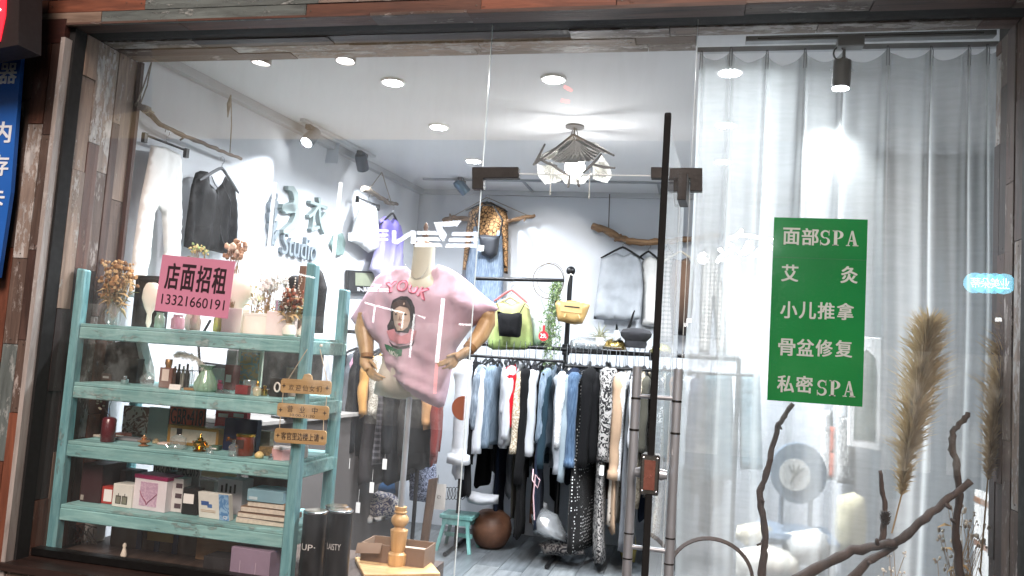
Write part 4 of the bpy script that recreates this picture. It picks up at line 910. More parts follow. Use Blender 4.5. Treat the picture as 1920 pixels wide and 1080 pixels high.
# white bust and box
wb, x_, wd_, ht_, z_ = bottle('plaster_bust', 'white plaster head with thick hair standing right of the pink notice', 'bust', 448, 0, .3, 56, 512, [(.55, 0), (.6, .04), (.35, .2), (.32, .38), (.5, .48), (.8, .6), (1, .75), (.95, .88), (.6, .97), (.1, 1)], CREAM)
r_ = random.Random(2); mb = M()
for k in range(26):
    a, e = r_.uniform(0, 2 * pi), r_.uniform(.0, 1.2); R3 = wd_ * .44
    mb.ball((x_ + R3 * cos(a) * cos(e), .3 + R3 * sin(a) * cos(e), z_ + ht_ * .76 + ht_ * .2 * sin(e)), .014, 8)
mb.build('curls', CREAM, wb, smooth=True)
carton('box', 'tall cream box in front of the white plaster head', 'box', 430, 0, .16, 44, 577, .06, CREAM)
carton('box', 'low scalloped cream box on the top shelf below the white flowers', 'box', 480, 0, .18, 52, 588, .08, CREAM, lid=(mat('f2ebdd', .6), .01))
carton('box', 'pale pink box in the middle right of the top shelf', 'box', 520, 0, .17, 44, 584, .08, mat('ecd9d2', .6))
mb_o, x_, wd_, ht_, z_ = bottle('striped_cup', 'white and silver striped cup standing on the pale pink box', 'cup', 523, 0, .2, 16, 563, [(.8, 0), (1, .02), (1, .98), (.95, 1)], SILV, z0=P(520, 584, .17).z + .002)
dried('dried hydrangea heads standing above the right corner of the pink notice', 'dried flowers', 442, 470, .26, .05, 22, ('c8a68c', 'a68064', 'd8c3ae'), 5, 0, None, .93, headr=.013, leafs=3)
dried('green tipped succulent spikes showing above the pink notice', 'plant', 372, 470, .26, .045, 14, ('9db47a', 'd9c58a'), 6, 0, (.03, .1, CREAM), .93, headr=.006, leafs=6)
dried('white flowers in a clear glass vase on the top shelf', 'flowers', 506, 530, .28, .04, 26, ('f4f2ea', 'e9e6dc'), 7, 0, (.022, .09, GLS), .8, headr=.009, leafs=8)
dried('pale green and white sprig in a small vase on the top shelf', 'flowers', 482, 550, .3, .03, 14, ('dfe5b8', 'f1f0e4'), 8, 0, (.02, .07, GLS), .7, headr=.008, leafs=6)
dried('white blossom sprig rising beside the dark necklace bust', 'flowers', 536, 520, .36, .02, 8, ('f1ece4',), 9, 0, (.012, .05, CREAM), .8, headr=.009, leafs=2)
# necklace busts and wooden plank
def bust(label, pts, Y, m, T=.03):
    o = root('necklace_stand', label, 'jewelry stand', (P(*pts[0], Y).x, Y, ZS[0])); Cloth(pts, YP(Y), T=T, R=.03, fold=0, seed=1, step=.015).build('bust', m, o)
    return o
DKV = cloth('1d1a1b', rough=.8); k_ = bust('small dark necklace bust draped with pearl loops left of the wooden plank', [(548, 516), (540, 522), (542, 540), (550, 560), (552, 625), (564, 625), (563, 560), (566, 530), (560, 516)], .3, DKV)
mb = M()
for i in range(9):
    for s_ in (-1, 1): mb.ball(P(553 + s_ * (7 - i * .5), 523 + i * 5, .3) + Vector((0, -.03, 0)), .0038, 6)
mb.build('pearls', mat('efe6d8', .25), k_, smooth=True)
k_ = bust('large dark necklace bust behind the aqua post', [(590, 500), (576, 505), (570, 525), (572, 550), (577, 590), (577, 625), (606, 625), (608, 590), (614, 540), (606, 512), (598, 502)], .38, DKV, .05)
pk = root('wooden_plank', 'upright brown wooden plank with pearl strings between the dark busts', 'plank', (P(568, 560, .25).x, .25, ZS[0]))
a_, b_ = P(562, 498, .25), P(574, 498, .25); M().box(a_.x, b_.x, .25, .262, ZS[0], a_.z).build('plank', wood('8a6650', '5f4334', axis=2), pk, bevel=.001)
mb = M()
for i in range(14): mb.ball(Vector((a_.x + .012 + .006 * sin(i), .246, a_.z - .05 - i * .0105)), .0042, 6)
mb.build('pearl_string', mat('efe6d8', .25), pk, smooth=True)
dried('rust red dried flowers in a white ribbed pot beside the aqua post', 'dried flowers', 548, 553, .14, .04, 44, ('8a4a36', 'a96a50', '5d3a2c', 'e6dccd'), 12, 0, (.03, .055, CREAM), .55, headr=.008, leafs=14)
dried('short yellow green grass in a cream pot, rightmost on the top shelf', 'plant', 574, 572, .22, .035, 46, ('9a8a5c', 'b8a46e', 'f0e8da'), 13, 0, (.03, .05, CREAM), .5, headr=.006, leafs=10)
# ---- second shelf
bp = YP(.34)
bx = root('folder_bag', 'black leather folder bag standing at the left of the second shelf', 'bag', (P(225, 720, .34).x, .34, ZS[1]))
M().prism([bp.uv(*p) for p in ((174, 652), (262, 634), (276, 700), (283, 712), (282, 722), (178, 719), (180, 690))], bp, -.03, .03).build('body', mat('17171a', .45, 0, .15, 8, .2), bx, bevel=.006)
M().prism([bp.uv(*p) for p in ((262, 634), (268, 633), (285, 700), (283, 712), (276, 700))], bp, -.025, .035).build('page_edge', PAPER, bx)
M().prism([bp.uv(*p) for p in ((197, 694), (199, 688), (206, 685), (213, 688), (213, 694))], bp.off(.031), 0, .004).build('clasp', mat('8f8c8a', .3, .8), bx)
carton('box', 'small black camera like box in front of the black folder bag', 'box', 243, 1, .26, 26, 672, .05, mat('141415', .5))
o, x_, wd_, ht_, z_ = bottle('perfume_bottle', 'round clear glass perfume bottle on the second shelf', 'perfume bottle', 275, 1, .14, 27, 697, [(.35, 0), (.8, .08), (1, .4), (.85, .7), (.3, .88), (.28, .9)], GLS, [('stopper', [(.22, .9), (.34, .94), (.25, 1)], GLS)], sy=.6)
def pf1(o, f, w_, h_, d):
    rect(o, f, w_ * .22, h_ * .35, w_ * .75, h_ * .92, mat('d9c9bc', .6))
    c = f.w(w_ / 2, h_, -d / 2); M().lathe(c, [(.013, .0), (.013, .012), (.016, .013), (.016, .036), (.014, .038)], 16).build('cap', mat('a9825a', .3, .6), o, smooth=True)
carton('perfume_bottle', 'tall rectangular brown perfume bottle with gold cap on the second shelf', 'perfume bottle', 309, 1, .12, 24, 689, .03, clear('8c6256', .14, .7, .03, name='brown_glass'), deco=pf1)
wb_ = root('wire_basket', 'small black wire basket holding little bottles on the second shelf', 'basket', (P(342, 725, .24).x, .24, ZS[1])); cx = P(342, 725, .24).x
mb = M(); hb = P(342, 694, .24).z - ZS[1]
for zz in (.004, hb): mb.tube([(cx - .055, .2, ZS[1] + zz), (cx + .055, .2, ZS[1] + zz), (cx + .055, .28, ZS[1] + zz), (cx - .055, .28, ZS[1] + zz)], .0018, 5, closed=True)
for i in range(10):
    xx = cx - .055 + i * .0122
    for yy in (.2, .28): mb.tube([(xx, yy, ZS[1] + .004), (xx, yy, ZS[1] + hb)], .0011, 4)
mb.build('wire_frame', BLACKM, wb_)
for i in range(5): bottle('small_bottle', ['tiny silver bottle in the wire basket, leftmost', 'tiny dark bottle second from the left in the wire basket', 'tiny white bottle in the middle of the wire basket', 'tiny black bottle right of the white one in the wire basket', 'tiny clear bottle rightmost in the wire basket'][i], 'bottle', 326 + i * 8, 1, .24, 8, 686 - (i % 2) * 4, [(.9, 0), (1, .05), (1, .6), (.4, .72), (.45, .75), (.45, 1)], [SILV, mat('3b2a2a', .3), CREAM, BLACKP, GLS][i], n=12)
gv, x_, wd_, ht_, z_ = bottle('vase', 'green ribbed flared glass vase in the middle of the second shelf', 'vase', 386, 1, .13, 38, 684, [(.85, 0), (1, .08), (.95, .3), (.7, .55), (.48, .72), (.42, .82), (.6, .95), (.72, 1)], clear('bcd9c0', .12, .55, .04, name='green_glass'))
mb = M()
for k in range(16):
    a = k * pi / 8; mb.tube([(x_ + cos(a) * wd_ / 2 * q_ * 1.01, .13 + sin(a) * wd_ / 2 * q_ * 1.01, z_ + ht_ * b) for q_, b in ((1, .08), (.95, .3), (.7, .55), (.48, .72), (.42, .82), (.6, .95), (.72, 1))], .0012, 4)
mb.build('rib', clear('a3c8a8', .12, .6, .05), gv)
# white plume
pa = root('feather', 'white pampas plume lying over the green glass vase', 'feather', P(360, 680, .11))
pts = [P(*p, .11) for p in ((385, 692), (378, 678), (366, 670), (352, 665), (338, 664), (329, 666))]; r_ = random.Random(8); mb = M(); M().tube(pts, .0014, 5).build('shaft', CREAM, pa)
for i in range(700):
    t = r_.random() * (len(pts) - 1.01); k = int(t); p = pts[k].lerp(pts[k + 1], t - k); d = Vector((r_.uniform(-.9, .3), r_.uniform(-1, 1), r_.uniform(-1, .5))).normalized() * r_.uniform(.016, .04) * (1 - .3 * abs(t - 2.5) / 2.5); s_ = d.orthogonal().normalized() * .0019
    mb.add([p - s_, p + s_, p + d], [(0, 1, 2)])
tag(mb.build('barbs', cloth('fbf6ee', trans=.45), pa, fix=False), kind='stuff')
mb = M(); q = P(335, 733, .08)
mb.obox((P(328, 730, .09).x, .09, ZS[1] + .006), (.05, .03, .012), (1, .2, 0), (0, .3, 1)); mb.build('paper_tag', PAPER, label='small folded white paper tag at the front of the second shelf', cat='paper')
carton('box', 'thin gold brown wooden box lying in front of the wire basket', 'box', 352, 1, .1, 22, 728, .03, wood('a97f48', '80592e', axis=0))
# brooch, jewelry box, crown bottle, ring box, clear jar
bo = root('brooch', 'silver crystal brooch lying on the second shelf right of the green vase', 'brooch', P(418, 738, .1)); r_ = random.Random(3); mb = M(); q = P(418, 738, .1); q.z = ZS[1] + .006
for k in range(26): a = r_.uniform(0, 6.28); e = r_.random() ** .5; mb.ball((q.x + .03 * e * cos(a), .1 + .018 * e * sin(a), q.z + .006 * r_.random()), .0045, 6)
mb.build('crystals', SILV, bo)
M().box(q.x - .032, q.x + .032, .085, .118, ZS[1], ZS[1] + .003).build('mount', SILV, bo)
carton('jewelry_box', 'small dark red jewelry box on the second shelf', 'jewelry box', 450, 1, .1, 24, 722, .03, mat('7c1f24', .35, 0, .15, 10, .1, .4), bev=.003)
bottle('glass_jar', 'short clear jar behind the red jewelry box', 'jar', 466, 1, .2, 22, 712, [(.9, 0), (1, .05), (1, .9), (.9, 1)], GLS)
bottle('perfume_bottle', 'small crown topped perfume bottle right of the red jewelry box', 'perfume bottle', 481, 1, .11, 15, 714, [(.7, 0), (.9, .1), (1, .4), (.8, .55), (.3, .62), (.3, .66)], clear('efe3c0', .14, .5, .04), [('crown_cap', [(.3, .66), (.5, .75), (.25, .85), (.12, .95), (.05, 1)], GOLD)], n=14)
def ringd(o, f, w_, h_, d):
    mb = M(); mb.tube([f.w(w_ * .52 + .013 * cos(q), h_ * .52 + .019 * sin(q), .004) for q in [i * pi / 9 for i in range(18)]], .004, 6, closed=True); mb.build('ring', mat('e8e2da', .3), o, smooth=True)
carton('ring_box', 'black box with a white ring printed beside the hanging wooden signs', 'jewelry box', 519, 1, .14, 30, 709, .03, mat('171616', .5), deco=ringd)
for i, (px, pw, tp, c, lb) in enumerate(((548, 26, 690, 'd9c8bd', 'pale pink cosmetic box behind the wooden welcome sign'), (498, 22, 730, '3b2f2c', 'flat dark brown box beside the small crown bottle'))): carton('box', lb, 'box', px, 1, .24, pw, tp, .05, mat(c, .6))
# tall things behind shelf two
def cur(name, label, cat, pts, Y, m, T=.03, **kw): return Cloth(pts, YP(Y), **{**dict(T=T, R=.05, fold=.008, freq=50), **kw}).build(name, m, label=label, cat=cat)
carton('picture_frame', 'cream framed flower picture standing behind the second shelf', 'picture', 468, 1, .42, 46, 655, .015, mat('d8d4bf', .6), deco=lambda o, f, w_, h_, d: rect(o, f, .014, .014, w_ - .014, h_ - .014, cloth('8fa2a0', 'c8a06c', pattern='print', ps=26), 'picture'))
carton('tube', 'tall grey cardboard tube standing behind the second shelf', 'tube', 434, 1, .5, 30, 650, .05, mat('6a6360', .8), bev=.02, pb=720)
# ---- third shelf
mv, x_, wd_, ht_, z_ = bottle('vase', 'maroon bottle vase with a white blossom branch at the left of the third shelf', 'vase', 203, 2, .12, 22, 781, [(.9, 0), (1, .04), (1, .9), (.75, .97), (.3, 1)], mat('561820', .3, 0, .2, 8, .05, .5))
M().tube([(x_, .12, z_ + ht_), P(197, 766, .12), P(190, 757, .12), P(184, 752, .12)], [.002, .0018, .0015, .001], 5).build('twig', TW, mv)
M().tube([(x_, .12, z_ + ht_), P(205, 762, .12), P(212, 746, .12)], [.002, .0015, .001], 5).build('twig', TW, mv)
mb = M(); r_ = random.Random(1)
for c in ((213, 744), (186, 752), (191, 762)):
    q = P(*c, .12)
    for k in range(7 if c[0] == 213 else 3): mb.ball(q + Vector([r_.uniform(-.012, .012) for _ in range(3)]), .0065, 6, sz=.6)
mb.build('blossoms', mat('efe6cf', .7), mv)
carton('notebook', 'stack of pale blue and white sheets leaning at the left end of the third shelf', 'notebook', 168, 2, .4, 50, 762, .03, mat('a9b7cf', .7, 0, .12, 3), lean=.1)
def cover_(ps, c1, c2): return cloth(c1, c2, pattern='print', ps=ps, rough=.6, bmp=.1)
carton('magazine', 'brown and white leaf printed magazine on the third shelf', 'magazine', 255, 2, .38, 52, 762, .02, cover_(22, 'd9c9bc', '7a5140'))
carton('box', 'black and white camera box lying behind the tiny gold lamp', 'box', 234, 2, .2, 52, 822, .08, mat('8d8d90', .6))
carton('notebook', 'grey green clipboard notebook standing on the third shelf', 'notebook', 296, 2, .3, 38, 764, .015, mat('8a9a94', .7))
def plate(txt):
    def d_(o, f, w_, h_, d):
        rect(o, f, .006, .006, w_ - .006, h_ - .006, mat('b4543a', .5, .2, .2, 20, .3), 'face')
        text('plate_lettering', txt, f, w_ * .06, h_ * .16, w_ * .94, h_ * .88, mat('2a1a18', .5), o, h=.002, thick=.002, bold=.012)
    return d_
carton('licence_plate', 'rusty orange licence plate reading GBR 418 on the third shelf', 'licence plate', 350, 2, .3, 70, 762, .006, mat('3b211b', .5), deco=plate('GBR•418'), z0=P(350, 803, .3).z, rot=-.03)
def ochre(o, f, w_, h_, d):
    rect(o, f, .018, .014, w_ - .012, h_ - .014, mat('c9c0ae', .25, 0, .2, 14), 'window')
carton('gift_box', 'ochre gift box with clear front behind the clear perfume bottle', 'box', 360, 2, .24, 100, 800, .05, mat('a87e38', .55, 0, .12, 8), deco=ochre, rot=-.05)
fl_, x_, wd_, ht_, z_ = bottle('miniature_lamp', 'tiny gold oil lamp shaped perfume on the third shelf', 'perfume bottle', 268, 2, .1, 22, 815, [(.6, 0), (.8, .06), (.3, .2), (.9, .4), (.9, .5), (.3, .6), (.5, .75), (.2, .85), (.1, 1)], mat('c99a72', .25, .6))
cp_, x_, wd_, ht_, z_ = bottle('perfume_bottle', 'large clear perfume bottle with black cap on the third shelf', 'perfume bottle', 334, 2, .12, 30, 803, [(.75, 0), (.95, .06), (1, .3), (.95, .55), (.35, .68), (.32, .7)], GLS, [('cap', [(.3, .7), (.32, .71), (.32, 1), (.28, 1)], BLACKP)], sy=.55)
M().tube([(x_ + wd_ * .62 * cos(q), .10, z_ + ht_ * .32 + ht_ * .36 * sin(q)) for q in [radians(a) for a in range(200, 345, 12)]], .003, 6).build('handle_ring', GLS, cp_)
gc, x_, wd_, ht_, z_ = bottle('perfume_bottle', 'ornate gold perfume bottle with a crown on the third shelf', 'perfume bottle', 374, 2, .11, 24, 813, [(.7, 0), (.9, .05), (.5, .14), (.95, .35), (.9, .5), (.4, .62), (.35, .66), (.5, .7), (.2, .8), (.15, .9), (.05, 1)], GOLD, n=16)
mb = M()
for k in range(9): a = k * .7; mb.ball((x_ + wd_ * .46 * cos(a), .11 + wd_ * .46 * sin(a), z_ + ht_ * (.2 + .35 * (k % 3) / 2)), .004, 6)
for s_ in (-1, 1): mb.tube([(x_ + s_ * wd_ * .3, .11, z_ + ht_ * .6), (x_ + s_ * wd_ * .62, .11, z_ + ht_ * .52), (x_ + s_ * wd_ * .42, .11, z_ + ht_ * .3)], .002, 5)
mb.build('ornament', GOLD, gc, smooth=True)
def navy(o, f, w_, h_, d): text('gold_lettering', 'Bonnie', f, w_ * .1, h_ * .28, w_ * .6, h_ * .42, GOLD, o, h=.001, shear=.4)
carton('gift_box', 'navy blue gift box standing on the third shelf', 'box', 450, 2, .22, 62, 786, .04, mat('16213f', .5), deco=navy)
for i, (px, pw, c) in enumerate(((417, 30, 'b5262b'), (446, 32, 'c2323a'))):
    carton('box', ['red packet with white print under the second shelf, left one', 'brighter red packet with white print under the second shelf, right one'][i], 'box', px, 2, .34, pw, 767, .03, mat(c, .5), deco=lambda o, f, w_, h_, d: rect(o, f, w_ * .2, h_ * .78, w_ * .8, h_ * .88, WHITEP, 'print'))
cj, x_, wd_, ht_, z_ = bottle('candle_jar', 'brown candle jar with gold lid and label on the third shelf', 'candle jar', 459, 2, .13, 31, 813, [(.95, 0), (1, .03), (1, .86), (.98, .88)], mat('6d3324', .2, 0, .1, 8, 0, .5), [('lid', [(1.03, .88), (1.04, .9), (1.04, .99), (1.0, 1)], GOLD)])
M().prism([(x_ - wd_ * .3, z_ + ht_ * .35), (x_ + wd_ * .2, z_ + ht_ * .35), (x_ + wd_ * .2, z_ + ht_ * .75), (x_ - wd_ * .3, z_ + ht_ * .75)], YP(.13 - wd_ * .5), 0, .001).build('label', mat('3a241d', .6), cj)
bottle('perfume_bottle', 'small clear bottle with silver neck in front of the navy box', 'perfume bottle', 437, 2, .08, 17, 824, [(.95, 0), (1, .04), (1, .6), (.5, .72), (.4, .74)], GLS, [('cap', [(.42, .74), (.45, .76), (.42, .98), (.3, 1)], SILV)], n=16)
bottle('perfume_bottle', 'tiny yellow flower shaped perfume bottle on the third shelf', 'perfume bottle', 484, 2, .09, 16, 846, [(.6, 0), (.9, .15), (1, .5), (.7, .8), (.3, 1)], mat('d9c184', .4), n=12)
carton('box', 'small brown patterned box behind the tiny yellow bottle', 'box', 498, 2, .17, 30, 838, .04, cloth('8a7048', '5b4a30', pattern='print', ps=60))
hx_o = root('gift_box', 'pink hexagonal gift box near the right end of the third shelf', 'box', (P(527, 860, .12).x, .12, ZS[2])); q = P(527, 860, .12); R6 = (P(545, 855, .12).x - P(508, 855, .12).x) / 2; h6 = P(527, 842, .12).z - ZS[2]
M().prism([(q.x + R6 * cos(k * pi / 3), R6 * sin(k * pi / 3)) for k in range(6)], Plane((0, .12, ZS[2]), (1, 0, 0), (0, 1, 0)), 0, h6).build('body', mat('d9a9a8', .6, 0, .1, 20), hx_o, bevel=.001)
M().prism([(q.x + R6 * .9 * cos(k * pi / 3), R6 * .9 * sin(k * pi / 3)) for k in range(6)], Plane((0, .12, ZS[2]), (1, 0, 0), (0, 1, 0)), h6 + .001, h6 + .012).build('lid', mat('efe9e6', .6), hx_o, bevel=.001)
carton('box', 'beige carton standing behind the brown candle jar', 'box', 490, 2, .3, 30, 808, .04, mat('b39d88', .7))
# ---- fourth shelf
carton('book', 'tall dark maroon book at the left end of the fourth shelf', 'book', 172, 3, .14, 38, 870, .16, mat('33191c', .5), deco=lambda o, f, w_, h_, d: rect(o, f, .004, .008, .02, .03, mat('9a9288', .6)))
def txtd(txt, c, a, b, c_, d_, **k): return lambda o, f, w_, h_, d: text('lettering', txt, f, w_ * a, h_ * b, w_ * c_, h_ * d_, mat(c, .6), o, h=.001, **k)
carton('box', 'dark box with grey lettering behind the red box on the fourth shelf', 'box', 212, 3, .26, 44, 880, .06, mat('4a3c40', .6), deco=txtd('Uno', 'a8a0a2', .1, .55, .7, .9))
carton('box', 'small red box with a white square on the fourth shelf', 'box', 196, 3, .15, 26, 912, .05, mat('a8362e', .5), deco=lambda o, f, w_, h_, d: rect(o, f, w_ * .4, h_ * .15, w_ * .98, h_ * .85, PAPER))
def twob(o, f, w_, h_, d):
    for k in range(2): rect(o, f, w_ * (.18 + .33 * k), h_ * .14, w_ * (.46 + .33 * k), h_ * .5, mat('43423a', .6), 'print'); rect(o, f, w_ * (.22 + .33 * k), h_ * .17, w_ * (.42 + .33 * k), h_ * .45, mat('7d7c6c', .6), 'print', .0016); rect(o, f, w_ * (.3 + .33 * k), h_ * .5, w_ * (.33 + .33 * k), h_ * .6, mat('43423a', .6), 'print')
carton('box', 'white box printed with two small bottles on the fourth shelf', 'box', 228, 3, .12, 38, 908, .08, mat('d8d6cc', .6), deco=twob, rot=-.06)
carton('box', 'dark slate box behind the white box with two bottles', 'box', 240, 3, .3, 44, 880, .05, mat('2f3a46', .6))
def pinkd(o, f, w_, h_, d):
    rect(o, f, w_ * .2, h_ * .12, w_ * .74, h_ * .82, cloth('cdb0c0', 'b594aa', pattern='print', ps=60, rough=.6, bmp=.1), 'print')
    mb = M(); mb.tube([f.w(w_ * a, h_ * b, .002) for a, b in ((.2, .55), (.27, .4), (.4, .25), (.44, .16), (.48, .25), (.6, .36), (.73, .5))], .0022, 6); mb.build('print_bow', mat('8c4f63', .5), o, smooth=True)
carton('gift_box', 'white gift box with magenta lid and a pink ribbon print on the fourth shelf', 'box', 281, 3, .12, 66, 893, .10, mat('dcd4d6', .6), deco=pinkd, rot=-.1, lid=(mat('8c1f4f', .5), .014))
for i, (px, txt) in enumerate(((307, 'IBRAV'), (352, 'NEC019'))): carton('licence_plate', ['old licence plate reading IBRAV behind the magenta lid', 'old licence plate reading NEC019 behind the black box'][i], 'licence plate', px, 3, .34, 44, 868, .006, mat('8d8680', .5, .3, .2, 20, .2), deco=txtd(txt, '2b2624', .05, .45, .95, .95, bold=.03), z0=P(px, 912, .34).z)
carton('box', 'thin white box with dark squares between the gift box and the black box', 'box', 331, 3, .15, 22, 897, .06, mat('c9c6c2', .6), deco=lambda o, f, w_, h_, d: [rect(o, f, w_ * .4, h_ * (.12 + .3 * k), w_ * .95, h_ * (.26 + .3 * k), mat('4b3a40', .6), 'print') for k in range(3)])
carton('box', 'black bottle shaped box with a white label on the fourth shelf', 'box', 355, 3, .13, 30, 915, .05, mat('141314', .5), deco=lambda o, f, w_, h_, d: rect(o, f, w_ * .1, h_ * .42, w_ * .75, h_ * .78, PAPER), bev=.004)
def bluew(o, f, w_, h_, d):
    rect(o, f, w_ * .68, 0, w_, h_, cloth('4f7ca8', '86a9c6', pattern='print', ps=30, rough=.6, bmp=.1), 'print'); rect(o, f, w_ * .1, h_ * .5, w_ * .35, h_ * .66, mat('35568f', .6), 'print'); rect(o, f, w_ * .3, h_ * .42, w_ * .45, h_ * .56, mat('4a72a8', .6), 'print')
    for k in range(2): rect(o, f, w_ * .08, h_ * (.24 + k * .06), w_ * .56, h_ * (.27 + k * .06), mat('b9a690', .6), 'print')
    text('lettering', 'Q', f, w_ * .8, h_ * .05, w_ * .94, h_ * .18, WHITEP, o, h=.0014)
carton('box', 'white and blue carton leaning on the fourth shelf', 'box', 403, 3, .11, 60, 925, .03, mat('d2d2c8', .6), deco=bluew, lean=-.14, rot=-.05)
carton('box', 'white box printed with four black lipsticks on the fourth shelf', 'box', 430, 3, .24, 50, 898, .08, mat('c3c2c6', .6), deco=lambda o, f, w_, h_, d: [rect(o, f, w_ * (.15 + .17 * k), h_ * .6, w_ * (.23 + .17 * k), h_ * (.8 + .06 * (k % 2)), BLACKP, 'print') for k in range(4)], rot=-.08)
carton('sign_card', 'cream card propped above the lipstick box on the fourth shelf', 'card', 408, 3, .3, 66, 882, .004, mat('dcc39a', .7), z0=P(408, 896, .3).z)
zz = ZS[3]
for i, (a, b, ht, c, lb) in enumerate(((442, 534, .022, 'b9b4aa', 'pale book at the bottom of the book stack'), (443, 536, .022, '6e5848', 'brown book second from the bottom of the book stack'), (447, 532, .024, '7b6552', 'brown book third in the stack under the blue box'), (458, 530, .024, '8a6e56', 'smaller brown book directly under the blue box'))):
    x0, x1 = P(a, 975, .1).x, P(b, 975, .1).x; o = root('book', lb, 'book', ((x0 + x1) / 2, .16, zz), 'books stacked at the right end of the fourth shelf')
    f = face(x0, .1 + .004 * i, zz, .03 * (-1) ** i); M().prism([(0, 0), (x1 - x0, 0), (x1 - x0, ht), (0, ht)], f, -.14, 0).build('cover', mat(c, .6), o, bevel=.001)
    M().prism([(.004, .003), (x1 - x0 - .002, .003), (x1 - x0 - .002, ht - .003), (.004, ht - .003)], f, .0002, .002).build('pages', mat('cfc4b2', .8, 0, .15, 60, .5), o); zz += ht + .001
x0, x1 = P(462, 940, .1).x, P(530, 940, .1).x; o = root('box', 'flat grey blue box on top of the book stack', 'box', ((x0 + x1) / 2, .16, zz)); f = face(x0, .1, zz, 0)
M().prism([(0, 0), (x1 - x0, 0), (x1 - x0, .05), (0, .05)], f, -.12, 0).build('body', mat('7ba0ac', .6), o, bevel=.002); rect(o, f, .01, .008, .05, .02, mat('b9ccd0', .6), 'print')
carton('box', 'open dark cardboard box behind the book stack', 'box', 500, 3, .32, 74, 885, .08, mat('4b3a34', .8))
for (px, sh3, Y, pw, tp, c, lb) in ((196, 1, .3, 18, 700, '6a4a3c', 'small brown tin beside the black folder bag'), (402, 1, .3, 20, 690, 'd7d2ca', 'small white card box behind the green glass vase'), (428, 1, .34, 18, 684, '8d3b3b', 'small wine coloured box behind the silver brooch'), (560, 1, .3, 16, 716, '4f5a52', 'small dark green box behind the welcome board'),
    (176, 2, .22, 16, 826, 'cfc6b6', 'small cream box left of the maroon vase'), (222, 2, .28, 22, 812, '9a5a4a', 'small terracotta box right of the maroon vase'), (300, 2, .18, 18, 838, 'd2b8a8', 'tiny blush box between the gold lamp and the clear bottle'), (398, 2, .17, 16, 836, '3f5c4a', 'tiny dark green box right of the gold crown bottle'), (556, 2, .2, 24, 836, 'c9c2bc', 'small grey white box right of the pink hexagonal box'), (410, 2, .3, 26, 800, 'b8aeb8', 'pale lilac box behind the gold crown bottle'),
    (318, 3, .22, 20, 884, '2f2b30', 'narrow black box behind the pink ribbon gift box'), (386, 3, .26, 26, 902, 'a39c94', 'grey box behind the black labelled box'), (548, 3, .2, 16, 930, 'b36a4e', 'small orange brown box right of the book stack'), (184, 3, .3, 20, 896, '6d6a74', 'narrow grey box behind the red box')):
    carton('box', lb, 'box', px, sh3, Y, pw, tp, .05, mat(c, .6, 0, .15, 20, .15), rot=random.Random(px).uniform(-.25, .25), deco=lambda o, f, w_, h_, d: rect(o, f, w_ * .2, h_ * .3, w_ * .8, h_ * .6, PAPER))
for (px, sh3, Y, pw, tp, m_, lb) in ((232, 1, .16, 12, 704, SILV, 'tiny silver vial left of the round glass perfume bottle'), (494, 1, .16, 10, 722, GOLD, 'tiny gold vial right of the crown topped bottle'), (290, 2, .22, 12, 822, clear('e9d2a8', .14, .5, .04), 'small amber vial in front of the grey green clipboard'), (392, 2, .09, 12, 836, GLS, 'tiny clear vial right of the gold crown bottle'), (506, 2, .08, 10, 850, SILV, 'tiny silver vial in front of the pink hexagonal box'), (410, 1, .2, 13, 712, mat('7a3b52', .25), 'small plum coloured bottle right of the green vase')):
    bottle('small_bottle', lb, 'bottle', px, sh3, Y, pw, tp, [(.9, 0), (1, .05), (1, .6), (.4, .7), (.4, .76), (.55, .78), (.5, 1)], m_, n=14)
# ---- under the shelf, on the platform
sc = root('suitcase', 'brown suitcase with navy straps under the lowest shelf', 'suitcase', (P(280, 1010, .3).x, .3, SILL)); x0, x1 = P(205, 1010, .28).x, P(375, 1010, .28).x; hs = .13
M().box(x0, x1, .28, .42, SILL, SILL + hs).build('body', mat('5c4a3c', .6, 0, .12, 8, .2), sc, bevel=.006)
for px in (262, 296, 330): xx = P(px, 1010, .28).x; M().box(xx - .014, xx + .014, .274, .426, SILL + .001, SILL + hs + .006).build('strap', mat('1f2a44', .6), sc, bevel=.002)
M().box(P(276, 1000, .27).x, P(325, 1000, .27).x, .272, .2795, SILL + .05, SILL + .12).build('label', mat('a98d5c', .7), sc)
wf = root('wire_ornament', 'brown twig lattice ornament under the left end of the shelf', 'ornament', P(155, 1010, .2)); mb = M(); r_ = random.Random(6)
for k in range(12): a_, b_ = P(132 + k * 4, 985 + (k % 3) * 3, .18), P(126 + ((k * 37) % 60), 1020, .2); mb.tube([a_, b_], .002, 4)
mb.tube([P(130, 988, .18), P(158, 983, .18), P(182, 990, .18)], .0025, 5); mb.build('twig', TW, wf)
carton('box', 'cream box behind the twig lattice under the shelf', 'box', 168, 4, .3, 26, 975, .06, PAPER)
fg = root('figurine', 'tiny white cat figurine under the shelf', 'figurine', (P(234, 1020, .14).x, .14, SILL)); xx = P(234, 1020, .14).x
M().lathe((xx, .14, SILL), [(.012, 0), (.014, .01), (.009, .03), (.006, .04), (.009, .05), (.005, .06), (.001, .062)], 14).build('body', mat('d8cfbe', .5), fg, smooth=True)
carton('box', 'mauve grey box standing at the lower right under the shelf', 'box', 468, 4, .05, 78, 1030, .1, mat('8c7a8c', .6), deco=lambda o, f, w_, h_, d: [rect(o, f, w_ * (.25 + .4 * k), h_ * .1, w_ * (.26 + .4 * k), h_ * .6, mat('b9a9b6', .6), 'print') for k in range(2)], rot=-.08)
carton('carton', 'open tan cardboard tray under the right part of the shelf', 'carton', 440, 4, .26, 140, 1000, .14, wood('b08a62', '8d6a47', axis=0, bmp=.1), rot=.06)
carton('paper_stack', 'white folded papers lying on the tan tray under the shelf', 'paper', 400, 4, .3, 60, 990, .08, PAPER, z0=P(400, 1004, .26).z + .003)
